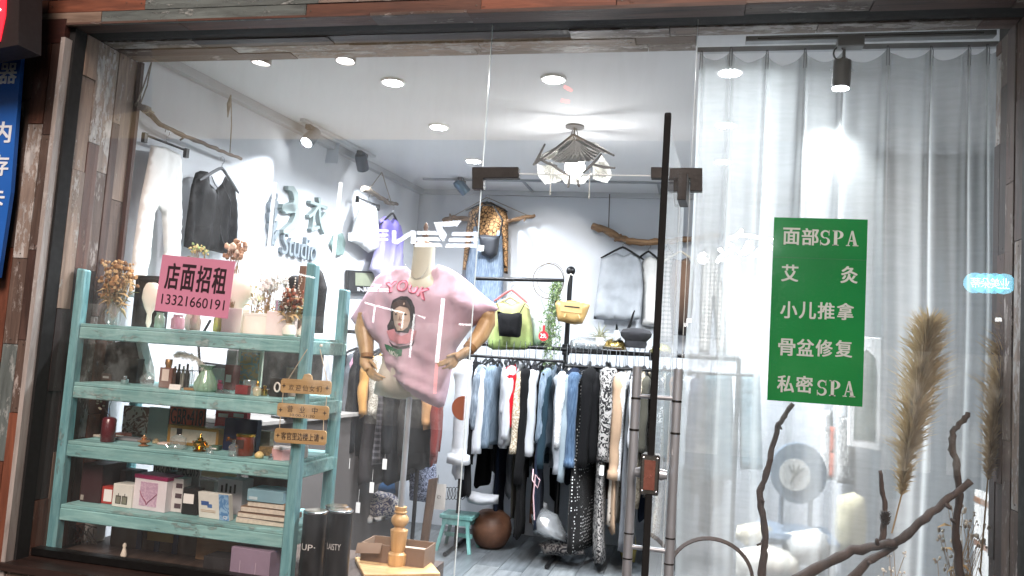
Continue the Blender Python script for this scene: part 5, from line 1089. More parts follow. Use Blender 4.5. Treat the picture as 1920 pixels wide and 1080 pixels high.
carton('box', 'black box with faint lettering beside the mauve box', 'box', 404, 4, .06, 50, 1045, .1, mat('1d1b1c', .6))
# ---- canisters
for i, (px, Y, lb, tx) in enumerate(((593, .12, 'black lidded canister beside the aqua post', 'UP·'), (632, .24, 'black lidded canister standing behind the other two', 'DAISTY'), (640, .1, 'black lidded canister nearest the mannequin stand', 'LAISTY'))):
    x_ = P(px, 950, Y).x; r6 = .050; zt = P(px, [957, 948, 955][i], Y).z; o = root('canister', lb, 'canister', (x_, Y, SILL), 'tall black canisters in the window')
    M().lathe((x_, Y, SILL), [(r6 * .98, 0), (r6, .004), (r6, zt - SILL - .01)], 32).build('body', mat('0f0f10', .35, 0, .1, 6, .03), o, smooth=True)
    M().lathe((x_, Y, zt - .0095), [(r6, 0), (r6 * 1.03, .002), (r6 * 1.03, .008), (r6 * .97, .010)], 32).build('rim', SILV, o, smooth=True)
    M().lathe((x_, Y, zt), [(r6 * .9, -.001), (r6 * .9, .0015), (r6 * .1, .0035)], 32).build('lid', mat('c9bda8', .2, .9), o, smooth=True)
    cyl = lambda u, v, R=r6, X=x_: -(R - sqrt(max(0, R * R - (u - X) ** 2)))
    text('lettering', tx, YP(Y - r6), x_ - .03, zt - .155, x_ + .03, zt - .13, mat('cfccc8', .5), o, h=.0012, hfun=cyl)
# ---- cardboard box with goods beside the mannequin base
cbx = root('carton', 'open cardboard box with small goods behind the mannequin base', 'carton', (P(730, 1050, .55).x, .55, SILL))
x0, x1 = P(675, 1050, .5).x, P(795, 1050, .5).x; CB = mat('77604e', .85, 0, .1, 6, .2)
for a in ((x0, x1, .5, .504), (x0, x1, .66, .664), (x0, x0 + .004, .5045, .6595), (x1 - .004, x1, .5045, .6595)): M().box(*a, SILL + .001, SILL + .1).build('side', CB, cbx)
M().box(x0 + .005, x1 - .005, .505, .659, SILL + .001, SILL + .004).build('bottom', CB, cbx)
M().obox((x0 + .05, .47, SILL + .085), (.12, .05, .003), (1, 0, .1), (0, -.6, -.8)).build('flap', CB, cbx)
for i, (a, b, c, t, lb) in enumerate(((682, 722, 'cfc6b8', 1022, 'white printed packet in the open cardboard box'), (700, 735, '7ba09c', 1032, 'grey green packet in the open cardboard box'), (742, 790, '9a8a78', 1028, 'tan packet at the right of the open cardboard box'))):
    xa, xb = P(a, 1040, .56).x, P(b, 1040, .56).x; o = M().box(xa, xb, .52 + i * .04, .55 + i * .04, SILL + .006, P(a, t, .56).z).build('packet', mat(c, .7), bevel=.002, label=lb, cat='packet')
# ---- hanging wooden signs
HY_ = .02; HP = YP(HY_); SW = wood('cfae7c', 'b08c58', axis=0, rough=.55, bmp=.15); INKW = mat('3b2a1e', .8)
hs_ = root('hanging_sign', 'three wooden boards on cords hanging from the right aqua post of the shelf', 'sign', HP.hit(572, 720))
for i, (c4, txt) in enumerate(((((528, 710), (622, 714), (620, 742), (526, 735)), '欢迎仙女们'), (((521, 755), (618, 762), (615, 788), (520, 780)), '营业中'), (((517, 802), (613, 808), (611, 835), (514, 829)), '客官里边楼上请'))):
    q = [HP.uv(*p) for p in c4]; x0, x1 = (q[0][0] + q[3][0]) / 2, (q[1][0] + q[2][0]) / 2; z1, z0 = (q[0][1] + q[1][1]) / 2, (q[2][1] + q[3][1]) / 2; sl_ = ((q[1][1] - q[0][1]) + (q[2][1] - q[3][1])) / 2 / (x1 - x0)
    f = Plane((x0, HY_, (q[0][1] + q[3][1]) / 2), (1, 0, sl_), (-sl_, 0, 1)); w_, h_ = x1 - x0, z1 - z0
    mb = M(); rc = .008; poly = [(rc, -h_ / 2), (w_ - rc, -h_ / 2), (w_, -h_ / 2 + rc), (w_, h_ / 2 - rc), (w_ - rc, h_ / 2), (rc, h_ / 2), (0, h_ / 2 - rc), (0, -h_ / 2 + rc)]
    if i == 0: poly[5:5] = [(w_ * .62, h_ / 2), (w_ * .6, h_ / 2 + .018), (w_ * .54, h_ / 2 + .026), (w_ * .46, h_ / 2 + .022), (w_ * .42, h_ / 2)]
    b_ = mb.prism(poly, f, -.004, .004).build('board', SW, hs_)
    if i == 1:
        for k, ch in enumerate(txt): text('sign_lettering', ch, f, w_ * (.2 + .24 * k), -h_ * .12, w_ * (.31 + .24 * k), h_ * .36, INKW, hs_, h=.0045, bold=.02)
        text('sign_lettering', '10:00-21:30', f, w_ * .26, -h_ * .42, w_ * .74, -h_ * .22, INKW, hs_, h=.0045, bold=.01)
    elif i == 0:
        for k, ch in enumerate(txt): text('sign_lettering', ch, f, w_ * (.17 + .138 * k), -h_ * .32, w_ * (.27 + .138 * k), h_ * .12, INKW, hs_, h=.0045, bold=.015)
    else: text('sign_lettering', txt, f, w_ * .13, -h_ * .28, w_ * .87, h_ * .25, INKW, hs_, h=.0045, bold=.03)
    for cx_ in (.07, .93):
        st_ = M(); R4 = .010; st_.prism([(w_ * cx_ + R4 * (1 if k % 2 == 0 else .33) * cos(k * pi / 4), R4 * (1 if k % 2 == 0 else .33) * sin(k * pi / 4)) for k in range(8)], f, .0042, .006); st_.build('star', INKW, hs_)
for a, b in (((576, 655), (540, 712)), ((600, 655), (614, 716)), ((531, 736), (529, 757)), ((613, 742), (611, 762)), ((526, 780), (524, 804)), ((607, 788), (606, 809))):
    M().tube([HP.hit(*a), HP.hit(*b)], .0018, 5).build('cord', mat('c9b9a0', .9), hs_)
M().ball(HP.hit(602, 648), .007, 8).build('cord_knot', mat('e8e0d2', .9), hs_)
# ================================================================== NOTICES ON THE GLASS
pn = root('paper_notice', 'pink paper notice with a phone number stuck on the left window pane', 'notice', P(365, 535, 0))
G = YP(-.004); qs = [G.uv(*p) for p in ((303, 477), (440, 490), (427, 594), (290, 582))]; w_ = (qs[1][0] + qs[2][0] - qs[0][0] - qs[3][0]) / 2; sl_ = (qs[1][1] - qs[0][1]) / w_; f = Plane((qs[3][0], -.004, qs[3][1]), (1, 0, sl_), (-sl_, 0, 1)); h_ = qs[0][1] - qs[3][1]
PKP = mat('c47f98', .6, 0, .06, 3, .1); M().prism([(0, 0), (w_, 0), (w_, h_), (0, h_)], f, 0, .0008).build('sheet', PKP, pn)
INKP = mat('26101a', .6)
for k, ch in enumerate('店面招租'): text('notice_lettering', ch, f, w_ * (.085 + .215 * k), h_ * .40, w_ * (.275 + .215 * k), h_ * .87, INKP, pn, h=.0014, bold=.045)
text('notice_number', '13321660191', f, w_ * .075, h_ * .13, w_ * .935, h_ * .31, INKP, pn, h=.0014, bold=.01)
gn = root('vinyl_sign', 'green vinyl sign with white treatment names stuck on the right window pane', 'sign', P(1530, 590, 0))
qs = [G.uv(*p) for p in ((1452, 407), (1626, 412), (1618, 765), (1438, 748))]; x0, x1, z1, z0 = (qs[0][0] + qs[3][0]) / 2, (qs[1][0] + qs[2][0]) / 2, (qs[0][1] + qs[1][1]) / 2, (qs[2][1] + qs[3][1]) / 2
f = Plane((x0, -.004, z0), (1, 0, 0), (0, 0, 1)); w_, h_ = x1 - x0, z1 - z0
gm, gt, gb, go = nodes('green_vinyl'); gc_ = objco(gt); gb.inputs['Roughness'].default_value = .22; gn_ = N(gt, 'TexNoise', i_Scale=90.0, i_Detail=3.0); gt.links.new(gc_, gn_.inputs[0]); bump(gt, gn_.outputs[0], .4, .002, gb)
gn2 = N(gt, 'TexNoise', i_Scale=3.0); gt.links.new(gc_, gn2.inputs[0]); gt.links.new(ramp(gt, gn2.outputs[0], [(.3, hx('0a6b30')), (.7, hx('0e7a38'))]).outputs[0], gb.inputs['Base Color']); gb.inputs['Coat Weight'].default_value = .5; gb.inputs['Coat Roughness'].default_value = .08
M().prism([(0, 0), (w_, 0), (w_, h_), (0, h_)], f, 0, .001).build('sheet', gm, gn)
WV = mat('aeb6b2', .45, 0, .04, 8, .05)
def gtx(ch, px, py, half=16, hh=16, bold=.035):
    u, v = G.uv(px, py); a = G.uv(px - half, py)[0]; b = G.uv(px + half, py)[0]; c = G.uv(px, py + hh)[1]; d = G.uv(px, py - hh)[1]
    text('sign_character', ch, YP(-.004), a, c, b, d, WV, gn, h=.0018, bold=bold)
for r_i, (y_, chars) in enumerate(((443, (('面', 1484), ('部', 1519))), (512, (('艾', 1481), ('灸', 1592))), (581, (('小', 1479), ('儿', 1514), ('推', 1549), ('拿', 1585))), (651, (('骨', 1475), ('盆', 1510), ('修', 1545), ('复', 1582))), (720, (('私', 1473), ('密', 1508))))):
    for ch, x_ in chars: gtx(ch, x_, y_ + (x_ - 1480) * .03)
def serif(ch, px, py, w2=12, h2=14):
    """a heavy serif capital cut as a flat letter"""
    a, b = G.uv(px - w2, py + h2), G.uv(px + w2, py - h2); X = lambda s_: a[0] + (b[0] - a[0]) * s_; Y_ = lambda s_: a[1] + (b[1] - a[1]) * s_; mb = M(); pl = YP(-.004)
    def poly(*p): mb.prism([(X(s_), Y_(t)) for s_, t in p], pl, .0006, .0018)
    def ring(cx, cy, rx, ry, a0, a1, t0, t1, n=10):
        o_, i_ = [], []
        for k in range(n + 1):
            q = radians(a0 + (a1 - a0) * k / n); th = t0 + (t1 - t0) * sin(pi * k / n); o_.append((cx + rx * cos(q), cy + ry * sin(q))); i_.append((cx + (rx - th) * cos(q), cy + (ry - th * .55) * sin(q)))
        poly(*(o_ + i_[::-1]))
    if ch == 'P': poly((.12, 0), (.38, 0), (.38, 1), (.12, 1)); poly((0, 0), (.5, 0), (.5, .06), (0, .06)); poly((0, .94), (.3, .94), (.3, 1), (0, 1)); ring(.38, .72, .5, .28, -90, 90, .06, .26)
    if ch == 'A': poly((.42, 1), (.56, 1), (.9, .03), (.62, .03)); poly((.42, 1), (.48, .86), (.2, .03), (.12, .03)); poly((.24, .3), (.7, .3), (.7, .37), (.26, .37)); poly((0, 0), (.32, 0), (.32, .06), (0, .06)); poly((.54, 0), (1, 0), (1, .06), (.54, .06))
    if ch == 'S': ring(.5, .73, .38, .27, 20, 268, .1, .2); ring(.5, .27, .4, .27, 88, -160, .1, .22); poly((.78, .66), (.84, .66), (.84, 1), (.8, 1)); poly((.12, 0), (.16, 0), (.16, .34), (.1, .34))
    mb.build('sign_character', WV, gn)
for y_, o_ in ((446, 0), (727, -6)):
    for k, ch in enumerate('SPA'): serif(ch, 1547 + o_ + k * 25.5, y_ + k * (.6 if o_ == 0 else 1.2))
M().prism([(0, h_ * .778), (w_, h_ * .778), (w_, h_ * .7805), (0, h_ * .7805)], f, .0011, .0013).build('seam', mat('0b5528', .4), gn)
# ================================================================== CLOTHES RACKS
RY, RZ = 3.05, 1.585
rk = root('clothes_rack', 'long black pipe clothes rack in front of the back wall, crowded with clothes', 'clothes rack', (-1.0, RY, 0))
PIPE = mat('131315', .4, .3, .1, 12, .1)
M().tube([(-1.72, RY, RZ - .005), (-.94, RY, RZ - .005)], .016, 12).build('rail', PIPE, rk, smooth=True)
M().tube([(-.93, RY, RZ - .02), (.32, RY, RZ + .01)], .016, 12).build('rail', PIPE, rk, smooth=True)
M().tube([(-1.72, RY - .16, RZ - .10), (-.94, RY - .16, RZ - .10)], .011, 10).build('lower_rail', PIPE, rk, smooth=True)
M().tube([(-.93, RY - .16, RZ - .13), (.42, RY - .16, RZ - .11)], .011, 10).build('lower_rail', PIPE, rk, smooth=True)
a_, b_ = P(890, 522, RY + .05), P(1058, 526, RY + .05)
M().tube([a_, b_], .015, 12).build('upper_rail', PIPE, rk, smooth=True)
px_ = P(1066, 560, RY).x; zt = P(1071, 512, RY).z
M().tube([(px_, RY + .03, .02), (px_, RY + .03, zt)], .019, 12).build('post', PIPE, rk, smooth=True); M().ball((px_, RY + .03, zt + .02), .036, 16).build('finial', PIPE, rk, smooth=True)
for xx in (-1.72, .32): M().tube([(xx, RY + .0, .02), (xx, RY + .0, RZ)], .016, 12).build('post', PIPE, rk, smooth=True)
for xx in (px_, -.3):
    M().lathe((xx, RY + .02, RZ - .05), [(.022, 0), (.03, .005), (.03, .08), (.022, .085)], 12).build('pipe_joint', PIPE, rk, smooth=True)
for xx in (-1.72, px_, .32): M().tube([(xx, RY - .28, .02), (xx, RY + .28, .02)], .016, 10).build('foot', PIPE, rk, smooth=True)
HB = mat('151517', .45); HKM = CHROME
def garment(name, label, cat, x, y, zr, L, m, T=.032, W=.19, sl=.5, sm=None, seed=0, hm=None, lean=0.0, drop=.10, cuff=None, kind='shirt', group=None, hemw=1.0, tagm=None, shift=0.0):
    """clothing on a hanger, hung across the rail: its narrow side faces the street"""
    r_ = random.Random(seed); o = root(name, label, cat, (x, y, zr), group); zt = zr - drop
    hk = M(); hk.tube([(x, y, zt - .0), (x, y, zr + .012)] + [(x, y + .014 - .018 * cos(q), zr + .02 + .018 * sin(q)) for q in [radians(k) for k in (20, 60, 100, 140, 180, 220)]], .0022, 5)
    hg = M().tube([(x, y - W * 1.0, zt - .065), (x, y - W * .5, zt - .02), (x, y, zt + .004), (x, y + W * .5, zt - .02), (x, y + W, zt - .065)], [.007, .009, .011, .009, .007], 6).build('hanger', hm or HB, o, smooth=True)
    hk.build('hook', HKM, hg, smooth=True)
    mb = M(); n = 22; rows = 16; ph = r_.uniform(0, 6); vs = []
    for i in range(rows + 1):
        t = i / rows; z = zt - .012 - L * t
        if kind == 'trousers': wy = W * (.62 + .1 * t); tx = T * (1.0 + .15 * sin(3 * t + ph))
        else:
            sh_ = min(1, (t * L) / .085); wy = W * (.30 + .70 * sh_ ** .7) * (1 + (hemw - 1) * t); tx = T * (.55 + .45 * min(1, t * L / .12)) * (1 + .12 * sin(5 * t + ph))
        cx = x + lean * t + .008 * sin(6 * t + ph)
        for j in range(n):
            q = 2 * pi * j / n; w_ = 1 + .10 * sin(5 * q + ph + t * 2) * (.3 + t) + .06 * sin(9 * q + 2 * ph)
            zz = z - (.06 * abs(sin(q)) * max(0, 1 - t * 5) if kind != 'trousers' else 0) + (.012 * sin(4 * q + ph) if i == rows else 0)
            vs.append((cx + tx * cos(q) * w_, y + wy * sin(q) * (1 + .03 * sin(7 * t + ph)), zz))
    fs = [(i * n + j, i * n + (j + 1) % n, (i + 1) * n + (j + 1) % n, (i + 1) * n + j) for i in range(rows) for j in range(n)] + [tuple(range(n))[::-1], tuple(rows * n + j for j in range(n))]
    mb.add(vs, fs); mb.crumple(.012, 9, seed); mb.crumple(.004, 30, seed); mb.build({'shirt': 'garment_body', 'trousers': 'garment_body', 'skirt': 'garment_body'}[kind], m, o, smooth=True, auto=180)
    if sl:
        for s_ in (-1, 1):
            y0 = y + s_ * W * .93; pts = [(x, y + s_ * W * .72, zt - .055), (x + .002, y0, zt - .085), (x + .004 + lean * .3 + shift * .3, y0 + s_ * .02, zt - .16), (x + lean * .5 + shift * .7 + .008 * sin(ph), y0 + s_ * .024, zt - .09 - sl * .5), (x + lean * .7 + shift, y0 + s_ * .012, zt - .09 - sl)]
            q_ = []; R_ = []
            for i in range(4):
                for k in range(6): t = (i + k / 6) / 4; q_.append(Vector(pts[i]).lerp(Vector(pts[i + 1]), k / 6)); R_.append((T * .95 + .012) * (1.15 - .32 * t) * min(1, .35 + t * 5) * (1 + .07 * sin(19 * t + ph)))
            q_.append(Vector(pts[4])); R_.append(R_[-1] * .98)
            if cuff: q_ += [Vector(pts[4]) - Vector((0, 0, .004)), Vector(pts[4]) - Vector((0, 0, cuff[1]))]; R_ += [R_[-1] * cuff[0], R_[-1] * cuff[0] * 1.08]
            s2 = M(); s2.tube(q_, R_, 14, flat=.85); s2.crumple(.011, 13, seed + s_); s2.crumple(.004, 38, seed); s2.build('sleeve', sm or m, o, smooth=True, auto=180)
    if tagm is not None:
        zz = zt - (sl or L) - .16; M().obox((x + .01, y - W - .02, zz), (.03, .07, .002), (1, .2, 0), (.1, 0, 1)).build('price_tag', WHITEP, o)
        M().tube([(x + .01, y - W - .02, zz + .035), (x + .005, y - W - .01, zz + .12)], .0008, 4).build('tag_string', WHITEP, o)
    o.rotation_euler.z = radians(r_.uniform(-15, 17)); return o
WH = cloth('babcc0', var=.04, trans=.05); WH2 = cloth('b9bcc1', var=.05); DN1 = cloth('5b6b7b', '86939f', pattern='denim'); DN2 = cloth('33475f', '5b7088', pattern='denim'); DN3 = cloth('57616c', '98a2ac', pattern='denim')
BK = cloth('0c0c0e', sheen=.05); BK2 = cloth('17181b', sheen=.05); NV = cloth('1a2233', sheen=.05); TL = cloth('22343f', sheen=.05); GY = cloth('8d9299'); GY2 = cloth('5b5e63'); RD = cloth('b3131f', sheen=.1); PS = cloth('c9c8c6', '2c2b2d', pattern='print', ps=30); PS2 = cloth('1f1e20', 'a39f9c', pattern='print', ps=24)
BG = cloth('a58a72'); BR = cloth('6e4b38'); LC = cloth('b9bbbe', 'e6e6e6', pattern='print', ps=50); DT = cloth('121213', 'd8d8d8', pattern='dots', ps=42); DT2 = cloth('d3cabf', '2b2724', pattern='dots', ps=30); SKY = cloth('909da6', trans=.05); CRM = cloth('cfc5b3', 'a08f78', pattern='print', ps=30); OLV = cloth('44423a'); DKP = cloth('2b2a2e', '6e6b70', pattern='plaid', ps=24)
# (px of the hanging sleeve, px of the lowest point, material, sleeve?, thickness, name, label)
def rz(px, py, y=RY): return P(px, py, y).z
RACK = [
 (851, 895, WH, .62, .062, 'blouse', 'big white blouse with flared ruffled cuffs, first on the long rack', 'blouse', dict(cuff=(1.5, .07), W=.24)),
 (874, 930, BK, .70, .04, 'coat', 'black coat showing below the white ruffled blouse', 'coat', {}),
 (893, 870, WH2, .60, .034, 'shirt', 'white shirt hanging behind the grey denim collar on the long rack', 'shirt', dict(seed=3)),
 (904, 880, DN3, .42, .034, 'jacket', 'grey washed denim jacket near the start of the long rack', 'jacket', {}),
 (917, 885, DN1, .56, .036, 'jacket', 'light blue denim jacket beside the grey denim one', 'jacket', {}),
 (932, 845, WH, .30, .03, 'tee_shirt', 'white tee with a navy collar left of the red garment', 'tee', dict(sm=WH)),
 (946, 800, RD, .40, .028, 'shirt', 'bright red shirt, the only red one on the long rack', 'shirt', {}),
 (958, 835, WH2, .50, .026, 'shirt', 'white sleeve garment directly right of the red shirt', 'shirt', {}),
 (968, 860, CRM, .55, .024, 'jacket', 'cream jacket with dark edge third right of the red shirt', 'jacket', {}),
 (977, 1010, BK, .80, .030, 'dress', 'long black dress reaching almost to the floor right of the red shirt', 'dress', dict(sm=BK)),
 (990, 855, WH, .60, .034, 'blouse', 'bright white long sleeved blouse at the middle left of the rack', 'blouse', {}),
 (1003, 880, BK2, .62, .026, 'jacket', 'black jacket between the two white garments', 'jacket', {}),
 (1012, 990, NV, .66, .026, 'dress', 'long navy dress hanging in the middle of the long rack', 'dress', dict(sl=0)),
 (1018, 880, TL, .66, .028, 'cardigan', 'dark teal cardigan left of the grey sweater', 'cardigan', {}),
 (1026, 850, DN1, .50, .024, 'shirt', 'pale chambray shirt behind the grey sweater', 'shirt', {}),
 (1036, 872, GY, .60, .040, 'sweater', 'grey ribbed sweater with white cuff in the middle of the rack', 'sweater', dict(cuff=(1.02, .07), W=.2)),
 (1050, 905, SKY, .72, .024, 'shirt', 'sky blue shirt right of the grey sweater', 'shirt', {}),
 (1058, 840, LC, .50, .022, 'blouse', 'pale lilac blouse beside the sky blue shirt', 'blouse', {}),
 (1067, 900, NV, .66, .036, 'jacket', 'charcoal navy jacket with turned cuff beside the blue denim', 'jacket', {}),
 (1081, 875, DN2, .58, .034, 'jacket', 'deep blue denim jacket with rolled cuff', 'jacket', dict(cuff=(1.12, .05))),
 (1092, 1030, DT, .60, .040, 'skirt', 'long black skirt with white dots near the floor', 'skirt', dict(sl=0, hemw=1.25, W=.17)),
 (1096, 890, BK, .66, .034, 'coat', 'black coat right of the deep blue denim jacket', 'coat', {}),
 (1108, 885, BK, .60, .034, 'coat', 'second black coat, before the paisley blouse', 'coat', {}),
 (1119, 840, WH2, .50, .020, 'shirt', 'narrow white shirt squeezed against the paisley blouse', 'shirt', {}),
 (1128, 1055, PS2, .60, .040, 'dress', 'long dark printed dress brushing the floor with a white tag', 'dress', dict(tagm=1, W=.2)),
 (1134, 860, PS2, .56, .034, 'blouse', 'black paisley blouse with loose cuff', 'blouse', dict(cuff=(1.25, .05))),
 (1146, 890, BG, .64, .028, 'cardigan', 'beige brown cardigan right of the paisley blouse', 'cardigan', dict(cuff=(1.25, .06))),
 (1153, 1000, BG, .60, .026, 'dress', 'long beige dress below the beige brown cardigan', 'dress', dict(sl=0)),
 (1162, 985, DT2, .62, .034, 'dress', 'cream dress with small black dots', 'dress', dict(sl=0, W=.17)),
 (1168, 890, LC, .66, .036, 'blouse', 'white and silver lace blouse left of the near door handle', 'blouse', dict(cuff=(1.05, .06))),
 (1180, 840, WH, .50, .024, 'blouse', 'white ribbed blouse partly behind the near door handle', 'blouse', {}),
 (1190, 1035, GY2, .56, .034, 'dress', 'dark grey long dress behind the near door handle', 'dress', dict(sl=0)),
 (1201, 960, CRM, .50, .026, 'dress', 'cream patterned dress just left of the door edge', 'dress', dict(sl=.5)),
 (1212, 880, OLV, .50, .024, 'jacket', 'olive brown jacket behind the door edge', 'jacket', {}),
 (1222, 940, PS, .60, .028, 'blouse', 'white blouse with black print right of the door edge', 'blouse', {}),
 (1232, 900, DKP, .60, .028, 'shirt', 'dark checked shirt right of the door lock', 'shirt', {}),
 (1241, 1010, CRM, .60, .026, 'dress', 'tall cream floral dress between the two door handles', 'dress', dict(sl=0)),
 (1252, 880, BK2, .56, .030, 'coat', 'black coat behind the far door handle', 'coat', {}),
 (1264, 930, BR, .60, .024, 'cardigan', 'brown cardigan behind the far door handle', 'cardigan', {}),
 (1274, 900, BK, .66, .030, 'coat', 'last black coat before the curtain edge', 'coat', {}),
 (1290, 900, GY, .6, .03, 'coat', 'grey coat seen through the left edge of the sheer curtain', 'coat', {}),
 (1306, 930, NV, .6, .034, 'coat', 'navy coat seen through the sheer curtain left of the plaid trousers', 'coat', {}),
]
for i, (px, py, m_, sl_, T_, nm, lb, ct_, kw) in enumerate(RACK):
    W_ = kw.get('W', .19); yf = RY - .06; x_ = P(px, 760, yf - W_).x; zb_ = P(px, py, yf - W_).z
    zr = RZ + .01 if x_ > -.93 else RZ - .002; drop = random.Random(i + 7).uniform(.10, .155); W_ = kw.get('W', .19) + random.Random(i + 3).uniform(-.03, .035)
    Lb = zr - drop - zb_; kw = dict(kw); kw['W'] = W_; sl2 = kw.pop('sl', sl_)
    Lbody = max(.35, Lb if (Lb > .85 or not sl2) else min(Lb, .62)); sl3 = min(sl2, Lb - .09) if sl2 else 0
    kw.setdefault('seed', i * 7 + 1); garment(nm + '_on_hanger', lb, ct_, x_, yf, zr, Lbody, m_, T=T_ * 1.04, sl=sl3, lean=random.Random(i).uniform(-.03, .03), drop=drop, **kw)
for i in range(26):                                              # back row, glimpsed in the gaps
    x_ = -1.62 + i * .073; m_ = [BK, BK2, NV, GY2, OLV, DN3, BR, BK2][i % 8]; y_ = RY + .34
    garment('coat_on_hanger', 'dark garment of the back row glimpsed between the front clothes', 'garment', x_, y_, RZ, random.Random(i + 50).uniform(.75, 1.25), m_, T=.032, sl=.55, seed=i + 300, drop=.12, group='back row of dark clothes on the long rack')
M().tube([(-1.72, RY + .34, RZ), (.35, RY + .34, RZ)], .014, 10).build('back_rail', PIPE, rk, smooth=True)
# ---- second rack of dark coats behind the mannequin
LY2, LZ2 = 2.35, 1.60
r2 = root('clothes_rack', 'short black clothes rack of dark coats behind the mannequin', 'clothes rack', (-2.0, LY2, 0)); xa, xb = P(636, 640, LY2).x, P(775, 640, LY2).x
M().tube([(xa, LY2, LZ2), (xb + .1, LY2, LZ2)], .014, 12).build('rail', PIPE, r2, smooth=True)
for xx in (xa, xb + .1):
    M().tube([(xx, LY2, .02), (xx, LY2, LZ2)], .014, 12).build('post', PIPE, r2, smooth=True); M().tube([(xx, LY2 - .25, .02), (xx, LY2 + .25, .02)], .014, 10).build('foot', PIPE, r2, smooth=True)
for i, (px, py, m_, nm, lb, ct_, T_, sl_) in enumerate((
 (640, 930, BK, 'coat', 'long black coat at the left end of the short rack', 'coat', .04, .6), (648, 800, GY2, 'shirt', 'grey cardigan next to the long black coat', 'cardigan', .03, .5), (655, 765, cloth('b98ea0'), 'blouse', 'dusty pink long sleeve between the dark coats', 'blouse', .024, .55),
 (664, 900, BK2, 'coat', 'black coat right of the dusty pink sleeve', 'coat', .04, .62), (683, 780, cloth('c9985c'), 'coat', 'camel sleeve hanging beside the mannequin hand', 'coat', .036, .56), (694, 908, cloth('2f2b2c'), 'skirt', 'long dark brown skirt under the camel sleeve', 'skirt', .06, 0),
 (708, 780, cloth('cfc7b8', '8f8678', pattern='print', ps=40), 'cardigan', 'cream cardigan with black trim under the mannequin skirt', 'cardigan', .034, .5), (716, 870, DKP, 'skirt', 'dark checked wool skirt with a hang tag', 'skirt', .05, 0), (735, 905, BK2, 'coat', 'black coat left of the mannequin pole', 'coat', .04, .6),
 (756, 890, cloth('2a2725'), 'coat', 'dark brown coat behind the mannequin pole', 'coat', .036, .6), (775, 880, BK, 'coat', 'black coat right of the mannequin pole', 'coat', .036, .6), (792, 800, cloth('c08f62'), 'shirt', 'tan shirt hem showing below the right of the pink tee', 'shirt', .03, .4), (806, 870, cloth('6b231f'), 'coat', 'dark red coat between the pole and the white blouse', 'coat', .024, .6))):
    x_ = P(px, 760, LY2 - .19).x; zb_ = P(px, py, LY2 - .19).z; Lb = LZ2 - .12 - zb_
    garment(nm + '_on_hanger', lb, ct_, x_, LY2, LZ2, Lb, m_, T=T_, sl=min(sl_, Lb - .1) if sl_ else 0, seed=i * 5 + 90, drop=.12, tagm=1 if i in (3, 5, 7, 8) else None)
# ---- things on and over the long rack
yc = RY - .10
cam = root('top_on_hanger', 'black ruched camisole on a rose pink hanger over the long rack', 'top', P(958, 555, yc)); CP = YP(yc)
u, v = CP.uv(960, 546); hanger(CP, u, v, .26, mat('a8605e', .35), cam, h=.02, drop=.085)
Cloth([(932, 583), (946, 587), (960, 588), (972, 586), (979, 589), (979, 605), (976, 630), (972, 633), (936, 630), (934, 610)], CP.off(.02), T=.045, R=.06, fold=.006, freq=90, seed=5).build('camisole', BK, cam)
for a, b in (((936, 584), (930, 562)), ((974, 588), (985, 568))): M().tube([CP.off(.04).hit(*a), CP.off(.03).hit(*b)], .003, 5).build('strap', BK, cam)
c1 = root('cardigan_on_hanger', 'yellow green cardigan hanging behind the black camisole', 'cardigan', P(960, 560, yc + .1)); CQ = YP(yc + .1)
u, v = CQ.uv(958, 560); hanger(CQ, u, v, .3, mat('cbb68c', .5), c1, h=.02)
Cloth([(938, 562), (925, 575), (917, 610), (914, 650), (925, 656), (985, 656), (1000, 650), (998, 610), (992, 575), (980, 562), (960, 572)], CQ, T=.05, R=.07, fold=.014, freq=50, seed=6).build('cardigan', cloth('a9a873', '8fa866', pattern='ombre'), c1)
c2 = root('cardigan_on_hanger', 'pale grey and green cardigan between the yellow green one and the vine', 'cardigan', P(1015, 570, yc + .16)); CR_ = YP(yc + .16)
Cloth([(1002, 560), (994, 590), (990, 650), (1034, 655), (1034, 620), (1024, 585), (1014, 556)], CR_, T=.04, R=.06, fold=.012, seed=8).build('cardigan', cloth('c6cbc6', '5f7f5c', pattern='ombre'), c2)
pt_ = root('price_tag', 'round red price tag reading 29 standing on the long rack', 'price tag', P(1019, 640, yc)); cc = P(1019, 630, yc - .05); CT = YP(yc - .05)
RDT = mat('c4202c', .4); M().prism([(cc.x + .037 * cos(q), cc.z + .037 * sin(q)) for q in [i * pi / 14 for i in range(28)]], CT, 0, .004).build('disc', RDT, pt_)
a_, b_ = CT.uv(1017, 628), CT.uv(1022, 612); M().prism([(a_[0], a_[1]), (b_[0], a_[1]), (b_[0], b_[1] + .008), (a_[0], b_[1] + .008)], CT, -.001, .003).build('stem', RDT, pt_)
text('tag_number', '29', CT, cc.x - .024, cc.z - .015, cc.x + .014, cc.z + .017, WHITEP, pt_, h=.005, bold=.02); text('tag_number', 'R', CT, cc.x + .016, cc.z - .016, cc.x + .026, cc.z - .004, WHITEP, pt_, h=.005)
M().obox(P(1019, 645, yc), (.05, .02, .02)).build('clip', BLACKP, pt_)
